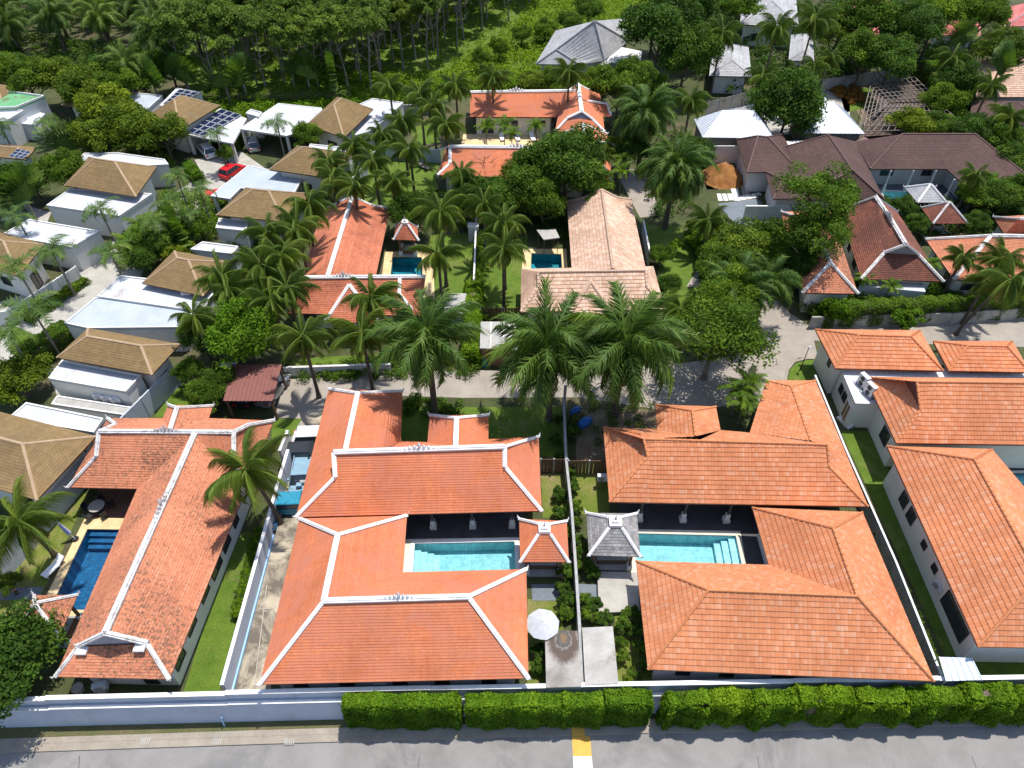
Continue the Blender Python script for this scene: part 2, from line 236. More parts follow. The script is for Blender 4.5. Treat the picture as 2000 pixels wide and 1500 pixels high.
# ------------------------------------------------------------------ object helpers
ORG = {}
def link(o, parent=None):
    COL.objects.link(o)
    if parent is not None: o.parent = parent
    return o
def thing(name, label, cat, loc=(0, 0, 0), group=None):
    o = bpy.data.objects.new(name, None); o.empty_display_size = 0.5; link(o); o.location = loc; ORG[o] = Vector(loc)
    o['label'] = label; o['category'] = cat
    if group: o['group'] = group
    return o
def tag(o, label, cat, group=None):
    o['label'] = label; o['category'] = cat
    if group: o['group'] = group
    return o
class MB:
    def __init__(s): s.v = []; s.f = []; s.uv = []; s.tone = []; s.mi = []
    def face(s, pts, uv=None, tone=0.5, mi=0):
        i = len(s.v); s.v.extend([tuple(p) for p in pts]); s.f.append(tuple(range(i, i+len(pts))))
        s.uv.extend(uv if uv else [(0, 0)]*len(pts)); s.tone.append(tone); s.mi.append(mi)
    def box(s, lo, hi, rot=0, c=None, mi=0):
        """box between lo and hi (local), rotated by rot about z and moved to c"""
        x0, y0, z0 = lo; x1, y1, z1 = hi; c = Vector(c) if c is not None else Vector((0, 0, 0)); ca, sa = math.cos(rot), math.sin(rot)
        P = [Vector((x*ca-y*sa, x*sa+y*ca, z))+c for x in (x0, x1) for y in (y0, y1) for z in (z0, z1)]
        for q in ((0, 1, 3, 2), (4, 6, 7, 5), (0, 4, 5, 1), (2, 3, 7, 6), (0, 2, 6, 4), (1, 5, 7, 3)): s.face([P[k] for k in q], mi=mi)
    def beam(s, a, b, w, h, up=0, mi=0):
        """bar from a to b, w wide, from up to up+h above the line"""
        a = Vector(a); b = Vector(b); d = (b-a).normalized(); sd = d.cross(Vector((0, 0, 1)))
        sd = sd.normalized() if sd.length > 1e-4 else Vector((1, 0, 0)); n = sd.cross(d)
        P = [p+sd*(w/2*i)+n*(up+h*j) for p in (a, b) for i in (-1, 1) for j in (0, 1)]
        for q in ((0, 1, 3, 2), (4, 6, 7, 5), (0, 4, 5, 1), (2, 3, 7, 6), (0, 2, 6, 4), (1, 5, 7, 3)): s.face([P[k] for k in q], mi=mi)
    def tube(s, path, radii, n=8, cap=True, mi=0, tone=0.5):
        rings = []
        for i, p in enumerate(path):
            p = Vector(p); d = (Vector(path[min(i+1, len(path)-1)])-Vector(path[max(i-1, 0)])).normalized()
            a = d.orthogonal().normalized() if abs(d.z) < 0.95 else Vector((1, 0, 0)); a = (a-d*a.dot(d)).normalized(); b = d.cross(a)
            rings.append([p+(a*math.cos(t)+b*math.sin(t))*radii[i] for t in [2*math.pi*k/n for k in range(n)]])
        for i in range(len(rings)-1):
            for k in range(n): s.face([rings[i][k], rings[i][(k+1) % n], rings[i+1][(k+1) % n], rings[i+1][k]], mi=mi, tone=tone)
        if cap: s.face(rings[-1], mi=mi); s.face(rings[0][::-1], mi=mi)
    def prism(s, pts, z0, z1, mi=0, bottom=True):
        n = len(pts); A = [Vector((p[0], p[1], z0)) for p in pts]; B = [Vector((p[0], p[1], z1)) for p in pts]
        area = sum(pts[i][0]*pts[(i+1) % n][1]-pts[(i+1) % n][0]*pts[i][1] for i in range(n))
        if area < 0: A.reverse(); B.reverse()
        for i in range(n): s.face([A[i], A[(i+1) % n], B[(i+1) % n], B[i]], mi=mi)
        s.face(B, mi=mi)
        if bottom: s.face(A[::-1], mi=mi)
    def mesh(s, name, mats, org=(0, 0, 0), smooth=False):
        me = bpy.data.meshes.new(name); o = Vector(org)
        me.from_pydata([(p[0]-o.x, p[1]-o.y, p[2]-o.z) for p in s.v], [], s.f)
        u = me.uv_layers.new(name='UVMap'); u.data.foreach_set('uv', np.array(s.uv, dtype=np.float32).ravel())
        a = me.attributes.new('tone', 'FLOAT', 'FACE'); a.data.foreach_set('value', np.array(s.tone, dtype=np.float32))
        for m in (mats if isinstance(mats, (list, tuple)) else [mats]): me.materials.append(MATS[m])
        if any(s.mi): me.polygons.foreach_set('material_index', s.mi)
        if smooth: me.polygons.foreach_set('use_smooth', [True]*len(s.f))
        me.update(); return me
    def obj(s, name, mats, parent=None, smooth=False, weld=False):
        root = parent
        while root is not None and root.parent is not None: root = root.parent
        org = ORG.get(root, Vector((0, 0, 0)))
        me = s.mesh(name, mats, org, smooth)
        if weld:
            import bmesh
            bm = bmesh.new(); bm.from_mesh(me); bmesh.ops.remove_doubles(bm, verts=bm.verts, dist=0.0005); bm.to_mesh(me); bm.free()
        return link(bpy.data.objects.new(name, me), parent)
def inside(p, poly):
    r = False; n = len(poly); x, y = p[0], p[1]
    for i in range(n):
        a = poly[i]; b = poly[(i+1) % n]
        if (a[1] > y) != (b[1] > y) and x < (b[0]-a[0])*(y-a[1])/(b[1]-a[1])+a[0]: r = not r
    return r
def sheet(name, outer, holes, z, mat, kind='structure', parent=None, thick=0.0):
    vs = [Vector((p[0], p[1])) for p in outer]; es = [(i, (i+1) % len(outer)) for i in range(len(outer))]
    for h in holes:
        k = len(vs); vs += [Vector((p[0], p[1])) for p in h]; es += [(k+i, k+(i+1) % len(h)) for i in range(len(h))]
    r = delaunay_2d_cdt(vs, es, [], 0, 1e-4); mb = MB(); V = r[0]
    for f in r[2]:
        c = sum((V[i] for i in f), Vector((0, 0)))/len(f)
        if inside(c, outer) and not any(inside(c, h) for h in holes): mb.face([(V[i].x, V[i].y, z) for i in f])
    if thick:
        for loop in [outer]+list(holes):
            for i in range(len(loop)):
                a = loop[i]; b = loop[(i+1) % len(loop)]; mb.face([(a[0], a[1], z-thick), (b[0], b[1], z-thick), (b[0], b[1], z), (a[0], a[1], z)])
    o = mb.obj(name, mat, parent)
    if kind and parent is None: o['kind'] = kind
    return o
def P(*px, z=0.0): return [G(u, v, z) for u, v in px]
def offset(poly, ds):
    """inset a polygon, one distance per edge"""
    n = len(poly); area = sum(poly[i][0]*poly[(i+1) % n][1]-poly[(i+1) % n][0]*poly[i][1] for i in range(n)); sg = 1 if area > 0 else -1
    if not hasattr(ds, '__len__'): ds = [ds]*n
    L = []
    for i in range(n):
        a = Vector(poly[i][:2]); b = Vector(poly[(i+1) % n][:2]); d = (b-a).normalized(); nn = Vector((-d.y, d.x))*sg; L.append((a+nn*ds[i], d))
    out = []
    for i in range(n):
        (p, d), (q, e) = L[i-1], L[i]; c = d.x*e.y-d.y*e.x
        if abs(c) < 0.05: out.append(q.copy())
        else: t = ((q.x-p.x)*e.y-(q.y-p.y)*e.x)/c; out.append(p+d*t)
    return out
# ------------------------------------------------------------------ roofs
KIND = {'tile_left': (0.20, 0.034, 0), 'tile_centre': (0.20, 0.032, 0), 'tile_old': (0.20, 0.034, 0), 'tile_moss': (0.20, 0.034, 0),
        'tile_flat': (0.37, 0.055, 0.27), 'tile_pink': (0.42, 0.055, 0.33), 'tile_tan': (0.24, 0.02, 0), 'tile_brown': (0.34, 0.02, 0),
        'tile_grey': (0.34, 0.025, 0), 'tile_darkgrey': (0.24, 0.025, 0), 'tile_red': (0.34, 0.02, 0)}
def clip(poly, axis, lim, keep_hi):
    out = []; n = len(poly)
    for i in range(n):
        a = poly[i]; b = poly[(i+1) % n]; da = a[axis]-lim; db = b[axis]-lim
        if not keep_hi: da = -da; db = -db
        if da >= 0: out.append(a)
        if (da > 0 and db < 0) or (da < 0 and db > 0):
            t = da/(da-db); out.append((a[0]+(b[0]-a[0])*t, a[1]+(b[1]-a[1])*t))
    return out
def tile_face(mb, pts, kind, rowdir=None):
    """pts: 3D polygon whose first edge is the eave; lays real courses over it"""
    rh, th, cw = KIND[kind]; a, b = pts[0], pts[1]
    e = Vector((b.x-a.x, b.y-a.y)).normalized(); s = Vector((-e.y, e.x))
    c = sum((Vector((p.x, p.y)) for p in pts), Vector((0, 0)))/len(pts)
    if (c-Vector((a.x, a.y))).dot(s) < 0: s = -s
    top = max(pts, key=lambda p: abs((Vector((p.x, p.y))-Vector((a.x, a.y))).dot(s)))
    run = abs((Vector((top.x, top.y))-Vector((a.x, a.y))).dot(s)); rise = max(0.01, top.z-a.z); slope = math.hypot(run, rise)/run
    row = rh/slope; o = Vector((a.x, a.y))
    flat = [Vector((p.x, p.y, 0)) for p in pts]; zs = [p.z for p in pts]
    L = [((Vector((p.x, p.y))-o).dot(e), (Vector((p.x, p.y))-o).dot(s)) for p in pts]
    def w3(q, dz):
        x = o.x+e.x*q[0]+s.x*q[1]; y = o.y+e.y*q[0]+s.y*q[1]
        w = poly_3d_calc(flat, Vector((x, y, 0))); return Vector((x, y, sum(i*j for i, j in zip(w, zs))+dz))
    lo = min(q[1] for q in L); hi = max(q[1] for q in L); k0 = math.floor(lo/row); k1 = math.ceil(hi/row)
    flip = (e.x*s.y-e.y*s.x) < 0
    for k in range(k0, k1):
        s0, s1 = k*row, (k+1)*row; R = clip(clip(L, 1, s0, True), 1, s1, False)
        if len(R) < 3: continue
        off = 0; rt = random.random()
        cells = []
        if cw:
            x0 = min(q[0] for q in R); x1 = max(q[0] for q in R); j = math.floor(x0/cw-off)
            while (j+off)*cw < x1:
                T = clip(clip(R, 0, (j+off)*cw, True), 0, (j+off+1)*cw, False)
                if len(T) >= 3: cells.append((T, (j+off)*cw, random.random()))
                j += 1
        else: cells.append((R, 0, rt*0.6+0.2))
        for T, xc, tone in cells:
            lift = random.uniform(0, 0.012) if cw else random.uniform(0, 0.004)
            parts = [T]
            if cw:
                parts = [q for q in (clip(T, 0, xc+cw*0.30, False), clip(clip(T, 0, xc+cw*0.30, True), 0, xc+cw*0.7, False), clip(T, 0, xc+cw*0.7, True)) if len(q) >= 3]
            for T2 in parts:
                W = []
                for q in T2:
                    arch = 0.035*(1-abs((q[0]-xc)/cw-0.5)*2)**0.5 if cw and 0.001 < (q[0]-xc)/cw < 0.999 else 0
                    W.append(w3(q, th*(1-(q[1]-s0)/row)+arch+lift))
                uv = [(q[0], q[1]*slope) for q in T2]
                if flip: W.reverse(); uv.reverse()
                mb.face(W, uv, tone)
                lowv = sorted([q for q in T2 if q[1]-s0 < 1e-5])
                if len(lowv) >= 2:
                    p, q = lowv[0], lowv[-1]
                    ap = 0.035*(1-abs((p[0]-xc)/cw-0.5)*2)**0.5 if cw and 0.001 < (p[0]-xc)/cw < 0.999 else 0
                    aq = 0.035*(1-abs((q[0]-xc)/cw-0.5)*2)**0.5 if cw and 0.001 < (q[0]-xc)/cw < 0.999 else 0
                    mb.face([w3(p, -0.03), w3(q, -0.03), w3(q, th+aq+lift), w3(p, th+ap+lift)], [(p[0], 0), (q[0], 0), (q[0], .02), (p[0], .02)], tone*0.5)
def cap_line(parent, a, b, mat, w=0.3, h=0.16, style='thai', tip=False, name='ridge_cap'):
    mb = MB(); a = Vector(a); b = Vector(b); L = (b-a).length
    if L < 0.05: return
    if style == 'thai':
        mb.beam(a, b, w, h*0.7, up=-0.03); mb.beam(a+(b-a)*0.002, b-(b-a)*0.002, w*0.5, h*0.5, up=h*0.67-0.03)
    else:
        n = max(1, int(L/0.42)); d = (b-a)/n; up = Vector((0, 0, 1))
        for i in range(n):
            p = a+d*i; q = a+d*(i+1.0); mb.tube([p+up*0.03, q+up*0.065], [w*0.42, w*0.5], 8, True, tone=random.random())
    if tip:
        lo, hi = (a, b) if a.z < b.z else (b, a); d = (lo-hi).normalized(); d.z = 0; d.normalize()
        mb.tube([lo+Vector((0, 0, .05)), lo+d*.16+Vector((0, 0, .14)), lo+d*.2+Vector((0, 0, .36))], [0.11, 0.08, 0.02], 6)
    return mb.obj(name, mat, parent)
def finial(parent, p, mat, s=1.0):
    mb = MB(); p = Vector(p); z = lambda h: p+Vector((0, 0, h*s))
    mb.tube([z(0), z(.18), z(.24), z(.38), z(.42), z(.55), z(.85)], [.17*s, .15*s, .08*s, .11*s, .05*s, .06*s, .01], 8)
    return mb.obj('finial', mat, parent)
def crest(parent, a, b, t, mat, W=2.6):
    a = Vector(a); b = Vector(b); c = a.lerp(b, t); d = (b-a).normalized(); mb = MB()
    for i in range(-4, 5):
        p = c+d*(i*W/9)+Vector((0, 0, .12)); h = 0.62-abs(i)*0.11; w = W/9*0.46
        if i == 0: h = .8
        mb.beam(p-d*w*.8, p+d*w*.8, 0.09, h*0.5)
        mb.tube([p+Vector((0, 0, h*.45)), p+Vector((0, 0, h*.7)), p+Vector((0, 0, h))], [w*1.0, w*.8, .02], 4)
    mb.beam(c-d*W*.5, c+d*W*.5, .16, .12, up=.08)
    return mb.obj('ridge_crest', mat, parent)
def roof(parent, faces, kind, caps=(), capmat='white_cap', style='thai', w=0.3, h=0.16, soffit=None, ze=None, tips=True):
    mb = MB()
    for f in faces: tile_face(mb, f, kind)
    o = mb.obj('roof_tiles', kind, parent); o['kind'] = 'stuff'
    sub = o
    for c in caps:
        sp = c[2] if len(c) > 2 else 1.0
        cap_line(o, c[0], c[1], capmat, w*sp, h*sp, style, tip=(style == 'thai' and tips and abs(c[0].z-c[1].z) > 0.6))
    return o
def eave_slab(parent, poly, ze, mat='fascia', t=0.16):
    mb = MB(); q = offset([(p[0], p[1]) for p in poly], 0.04); mb.prism(q, ze-t, ze-0.012); return mb.obj('fascia_board', mat, parent)
def walls(parent, poly, inset, z0, z1, mat='white_wall', wins=True, step=3.4, seed=0):
    q = offset([(p[0], p[1]) for p in poly], inset); mb = MB(); mb.prism(q, z0, z1, bottom=False); o = mb.obj('wall', mat, parent)
    if wins:
        rr = random.Random(seed); n = len(q); area = sum(q[i][0]*q[(i+1) % n][1]-q[(i+1) % n][0]*q[i][1] for i in range(n))
        for i in range(n):
            a = Vector((q[i][0], q[i][1], 0)); b = Vector((q[(i+1) % n][0], q[(i+1) % n][1], 0)); L = (b-a).length
            if L < 2.2: continue
            d = (b-a)/L; nn = Vector((d.y, -d.x, 0))*(1 if area > 0 else -1)
            if nn.y > 0.5: continue          # rear walls stay plain: nothing of them is in view
            k = max(1, int(L/step))
            for j in range(k):
                t = (j+0.5)*L/k+rr.uniform(-.3, .3); ww = rr.choice([0.5, 0.7, 0.9]); hh = rr.choice([0.9, 1.2]) if rr.random() < .8 else 2.0
                zt = z0+2.25; window(o, a+d*t+nn*0.0, d, nn, ww, zt-hh, zt)
    return o
def window(parent, c, d, nn, w, z0, z1, frame='dark_frame', pane='glass_pane', name='window'):
    c = Vector(c); mb = MB(); f = 0.07
    def bx(x0, x1, za, zb, o0, o1, m):
        A = [c+d*x+nn*o+Vector((0, 0, z)) for x in (x0, x1) for o in (o0, o1) for z in (za, zb)]
        for q in ((0, 1, 3, 2), (4, 6, 7, 5), (0, 4, 5, 1), (2, 3, 7, 6), (0, 2, 6, 4), (1, 5, 7, 3)): m.face([A[k] for k in q])
    bx(-w, w, z0, z0+f, -.02, .07, mb); bx(-w, w, z1-f, z1, -.02, .07, mb); bx(-w, -w+f, z0+f, z1-f, -.02, .07, mb); bx(w-f, w, z0+f, z1-f, -.02, .07, mb); bx(-f/2, f/2, z0+f, z1-f, -.02, .06, mb)
    o = mb.obj(name, frame, parent); m2 = MB(); bx(-w+f, -f/2, z0+f, z1-f, -.01, .03, m2); bx(f/2, w-f, z0+f, z1-f, -.01, .03, m2)
    if parent.parent is None or parent.parent.parent is None: m2.obj('pane', pane, o if parent.parent is None else parent)
    return o
def hip(label, px, ze, rise=0.62, mat='tile_tan', capmat='tan_cap', name='house', cat='house', wall='cream_wall', inset=0.9, z0=0, style='thai', w=0.2, h=0.08, group=None, wins=True, world=None, tips=False, wallz=None):
    """hipped roof house from four eave corners; the ridge follows from the plan"""
    C = [Vector(p) for p in world] if world else [G(u, v, ze) for u, v in px]
    cen = sum(C, Vector((0, 0, 0)))/4; t = thing(name, label, cat, (cen.x, cen.y, z0), group)
    if (C[1]-C[0]).length < (C[2]-C[1]).length: C = C[1:]+C[:1]
    hw = min((C[2]-C[1]).length, (C[3]-C[0]).length)/2
    m0 = (C[0]+C[3])/2; m1 = (C[1]+C[2])/2; L = (m1-m0).length; d = (m1-m0)/L; k = min(hw, L/2-0.05)
    r0 = m0+d*k; r1 = m1-d*k; r0.z = r1.z = ze+hw*rise
    caps = [(C[0], r0), (C[3], r0), (C[1], r1), (C[2], r1)]
    if (r1-r0).length > 0.3: caps.append((r0, r1))
    faces = [[C[0], C[1], r1, r0], [C[1], C[2], r1], [C[2], C[3], r0, r1], [C[3], C[0], r0]]
    eave_slab(t, C, ze); roof(t, faces, mat, caps, capmat, style, w, h, tips=tips)
    if wall: walls(t, C, inset, z0, ze-0.16, wall, wins)
    return t, C, (r0, r1)
# ------------------------------------------------------------------ foliage geometry
def leaf_mesh(name, C, NR, S, tone, mat, seed=1, aspect=0.55, jitter=0.7, updir=0.35):
    """many small leaves: centres C, outward directions NR, sizes S"""
    r = np.random.default_rng(seed); n = len(C)
    nr = NR+r.normal(0, jitter, (n, 3)); nr[:, 2] += updir; nr /= np.linalg.norm(nr, axis=1)[:, None]+1e-9
    t = r.normal(0, 1, (n, 3)); t -= (t*nr).sum(1)[:, None]*nr; t /= np.linalg.norm(t, axis=1)[:, None]+1e-9
    b = np.cross(nr, t); S = S[:, None]; fold = nr*S*0.22
    v = np.empty((n, 4, 3)); v[:, 0] = C-t*S; v[:, 1] = C+b*S*aspect-fold; v[:, 2] = C+t*S; v[:, 3] = C-b*S*aspect-fold
    me = bpy.data.meshes.new(name); me.vertices.add(4*n); me.vertices.foreach_set('co', v.astype(np.float32).ravel())
    me.loops.add(4*n); me.loops.foreach_set('vertex_index', np.arange(4*n, dtype=np.int32))
    me.polygons.add(n); me.polygons.foreach_set('loop_start', np.arange(0, 4*n, 4, dtype=np.int32)); me.polygons.foreach_set('loop_total', np.full(n, 4, dtype=np.int32))
    a = me.attributes.new('tone', 'FLOAT', 'FACE'); a.data.foreach_set('value', np.clip(tone, 0, 1).astype(np.float32))
    me.materials.append(MATS[mat]); me.update(calc_edges=True); return me
def crown_mesh(name, mat, rx, rz, n, nclump, leaf, seed, squash=0.0, holes=0.0):
    """crown of leafy clumps centred on the origin; bottom near -rz"""
    r = np.random.default_rng(seed)
    d = r.normal(0, 1, (nclump, 3)); d /= np.linalg.norm(d, axis=1)[:, None]; d[:, 2] = np.where(d[:, 2] < -0.35, -d[:, 2]*0.6, d[:, 2])
    rad = r.uniform(0.45, 1.0, nclump)**0.6
    lob = 1+0.22*np.sin(3*np.arctan2(d[:, 1], d[:, 0])+seed)+r.normal(0, .08, nclump)
    cc = d*rad[:, None]*np.array([rx*.8, rx*.8, rz*.8])*lob[:, None]; cr = r.uniform(0.20, 0.36, nclump)*rx
    ct = r.uniform(0.02, 0.72, nclump)**1.1
    w = cr**2; w /= w.sum(); k = r.choice(nclump, n, p=w)
    dd = r.normal(0, 1, (n, 3)); dd /= np.linalg.norm(dd, axis=1)[:, None]; dd[:, 2] = np.where(dd[:, 2] < -.3, -dd[:, 2], dd[:, 2])
    pos = cc[k]+dd*(cr[k]*r.uniform(0.55, 1.06, n))[:, None]*np.array([1, 1, .8])
    return leaf_mesh(name, pos, dd*0.9, leaf*r.uniform(.7, 1.3, n), ct[k]+r.uniform(-.14, .34, n), mat, seed)
def limb_mesh(name, mat, h, rx, seed, r0=0.2, nl=7, lean=0.0, start=0.45):
    rr = random.Random(seed); mb = MB(); top = Vector((lean, 0, h))
    tr = [Vector((lean*t*t+rr.uniform(-.05, .05), rr.uniform(-.06, .06), h*t)) for t in (0, .2, .4, .6, .8, 1)]
    mb.tube(tr, [r0*1.35, r0, r0*.88, r0*.75, r0*.6, r0*.4], 8)
    for i in range(nl):
        a = i*2.4+rr.uniform(-.4, .4); t = start+(1-start)*i/nl; s = Vector((lean*t*t, 0, h*t)); L = rx*rr.uniform(.55, .95)
        e = s+Vector((math.cos(a)*L, math.sin(a)*L, L*rr.uniform(.5, 1.0))); m = s.lerp(e, .5)+Vector((0, 0, -.1*L))
        mb.tube([s, m, e], [r0*.45, r0*.3, r0*.08], 6)
        for q in (-.5, .6): mb.tube([m, m+Vector((math.cos(a+q)*L*.45, math.sin(a+q)*L*.45, L*.45))], [r0*.22, r0*.05], 5)
    return mb.mesh(name, mat, smooth=True)
TREES = {}
def tree_proto(key, crown, rx, rz, n, nc, leaf, trunk='bark', h=4.0, r0=0.2, nv=3, lean=0.0):
    TREES[key] = [(crown_mesh('crown', crown, rx, rz, n, nc, leaf, 11*i+len(key)*5), limb_mesh('trunk', trunk, h, rx, i+3, r0, lean=lean), h, rx, rz) for i in range(nv)]
tree_proto('round', 'leaf_bright', 3.4, 3.0, 24000, 150, .125, h=3.6, r0=.18, nv=1)
tree_proto('ball', 'leaf_dark', 3.4, 3.3, 26000, 220, .125, h=3.6, r0=.18, nv=1)
tree_proto('dense', 'leaf_dark', 3.6, 3.2, 20000, 90, .135, h=4.2, r0=.22)
tree_proto('mid', 'leaf_mid', 3.4, 2.8, 17000, 70, .13, h=4.0, r0=.2)
tree_proto('olive', 'leaf_olive', 3.4, 2.6, 14000, 60, .14, h=3.8, r0=.2)
tree_proto('airy', 'leaf_mid', 3.8, 3.4, 9000, 60, .13, 'pale_bark', h=6.5, r0=.26, nv=2)
tree_proto('rubber', 'leaf_rubber', 3.4, 3.4, 5200, 34, .22, 'pale_bark', h=9.0, r0=.15, nv=4, lean=.9)
tree_proto('shrub', 'leaf_mid', 1.1, .9, 1500, 18, .12, h=.5, r0=.05)
tree_proto('lime', 'leaf_hedge', 1.5, 1.5, 3200, 30, .12, h=.6, r0=.06)
tree_proto('darkshrub', 'leaf_dark', 1.2, 1.1, 1700, 20, .13, h=.6, r0=.06)
def tree(kind, u, v, h, r, label, group=None, name='tree', cat='tree', ground=False, zs=1.0, base=0.0):
    """a tree whose crown centre is sighted at (u, v); h = height of the crown centre, r = crown radius"""
    cm, tm, th, rx, rz = random.choice(TREES[kind]); p = G(u, v, base) if ground else G(u, v, h+base); b = (p.x, p.y, base)
    t = thing(name, label, cat, b, group); t.rotation_euler.z = random.uniform(0, 6.28); s = r/rx
    tr = bpy.data.objects.new('trunk', tm); link(tr, t); tr.scale = (s**.5, s**.5, max(.3, (h-rz*s*.15)/th))
    c = bpy.data.objects.new('crown', cm); link(c, t); c.location = (0, 0, h); c.scale = (s, s, s*zs)
    return t
# ------------------------------------------------------------------ palms
def frond_mesh(name, mat, L, droop, nl, ll, lw, hang, seed, curl=1.6, plume=0.0, wobble=.12, lat=1.0, dip=0.0):
    """one feather leaf along +X, arching down; tip at L"""
    r = random.Random(seed); mb = MB(); pts = []; a = 0.12
    x = z = 0; n = 12
    for i in range(n+1):
        pts.append(Vector((x, 0, z))); st = L/n; ang = -droop*((i/n)**curl)*1.5; x += st*math.cos(ang); z += st*math.sin(ang)
    def at(t):
        f = t*n; i = min(n-1, int(f)); return pts[i].lerp(pts[i+1], f-i), (pts[i+1]-pts[i]).normalized()
    for i in range(n):
        w = .012*(1-i/n)+.004; a_, b_ = pts[i], pts[i+1]
        mb.face([a_+Vector((0, -w, 0)), b_+Vector((0, -w*.9, 0)), b_+Vector((0, w*.9, 0)), a_+Vector((0, w, 0))], tone=.6)
    for k in range(nl):
        t = .1+.9*k/(nl-1); p, d = at(min(.999, t)); l = ll*math.sin(min(1, t*1.15+.12)*math.pi*.93)**.6+.12
        for sd in (-1, 1):
            rise = r.uniform(-plume, plume)-hang*.35
            o = Vector((d.x*.65, sd*lat, d.z*.65+rise-dip)).normalized(); q = o*l*r.uniform(.85, 1.1); mid = p+q*.5; end = p+q+Vector((0, 0, -hang*l*r.uniform(.5, .9)))
            wv = d*lw*.5; tn = r.uniform(.15, .7)+(.15 if t > .8 else 0)
            mb.face([p-wv, p+wv, mid+wv*1.1, mid-wv*1.1], tone=tn); mb.face([mid-wv*1.1, mid+wv*1.1, end+wv*.15, end-wv*.15], tone=tn)
    return mb.mesh(name, mat)
def fan_mesh(name, mat, R, seed):
    """paddle leaf of a traveller's palm: long stalk, torn banana blade, along +X"""
    r = random.Random(seed); mb = MB(); n = 14
    mb.beam((0, 0, 0), (R*.5, 0, 0), .08, .06); pl = lambda t: Vector((R*(.42+.58*t), 0, -.25*t*t*R*.6))
    for k in range(n):
        a, b = pl(k/n), pl((k+.92)/n); w = .38*R*.42*math.sin(math.pi*(k+1)/(n+1.2))**.5
        for sd in (-1, 1):
            dz = -r.uniform(.05, .35)*w
            mb.face([a, b, b+Vector((.08, sd*w, dz)), a+Vector((.08, sd*w, dz))], tone=r.uniform(.2, .75))
    return mb.mesh(name, mat)
def trunk_mesh(name, mat, r0, r1, lean, seed, n=9, rings=8):
    """unit-height trunk"""
    mb = MB(); mb.tube([(lean*(i/n)**1.5, 0, 8*i/n) for i in range(n+1)], [r0*(1.5 if i == 0 else 1)*(1-i/n)+r1*(i/n) for i in range(n+1)], rings)
    return mb.mesh(name, mat, smooth=True)
def nuts_mesh():
    mb = MB(); r = random.Random(3)
    for k in range(14):
        a = k*2.4; c = Vector((math.cos(a)*.32, math.sin(a)*.32, -.25-r.random()*.35)); mb.tube([c+Vector((0, 0, .13)), c+Vector((0, 0, .06)), c-Vector((0, 0, .06)), c-Vector((0, 0, .13))], [.03, .12, .12, .03], 6, tone=r.random())
    return mb.mesh('fruit_cluster', 'leaf_olive')
PF = {}
PF['coconut'] = dict(f=[frond_mesh('frond', 'leaf_palm', 1, d, 54, .175, .019, 1.0, i, plume=.3, lat=.55, dip=.55) for i, d in enumerate((.75, 1.0, 1.2, 1.4))], t=[trunk_mesh('trunk', 'bark', .19, .13, l, 1) for l in (.0, .9, 1.9)], n=25, el=(74, -55), fr=nuts_mesh(), dry=2)
PF['oil'] = dict(f=[frond_mesh('frond', 'leaf_oil', 1, d, 74, .145, .020, .6, 20+i, plume=.8, lat=.6, dip=.35, curl=1.9) for i, d in enumerate((.6, .9, 1.1, 1.35))], t=[trunk_mesh('trunk', 'bark', .30, .26, l, 1) for l in (.0, .5)], n=38, el=(80, -62), fr=None, dry=7)
PF['fox'] = dict(f=[frond_mesh('frond', 'leaf_fox', 1, d, 38, .17, .022, .3, 40+i, plume=.8, curl=1.3) for i, d in enumerate((1.1, 1.35, 1.55))], t=[trunk_mesh('trunk', 'pale_bark', .13, .09, l, 1) for l in (.0, .0)], n=11, el=(60, -5), fr=None, dry=0)
PF['areca'] = dict(f=[frond_mesh('frond', 'leaf_mid', 1, d, 20, .22, .04, .3, 60+i, plume=.2, curl=1.3) for i, d in enumerate((.9, 1.2))], t=[trunk_mesh('trunk', 'pale_bark', .07, .05, .0, 1, rings=5)], n=14, el=(75, 0), fr=None, dry=0)
PF['traveller'] = dict(f=[fan_mesh('frond', 'leaf_fox', 1, i) for i in range(3)], t=[trunk_mesh('trunk', 'pale_bark', .18, .15, .0, 1)], n=17, el=(0, 0), fr=None, dry=0)
DRY = frond_mesh('frond', 'leaf_dry', 1, .5, 26, .12, .03, .8, 90, plume=.3)
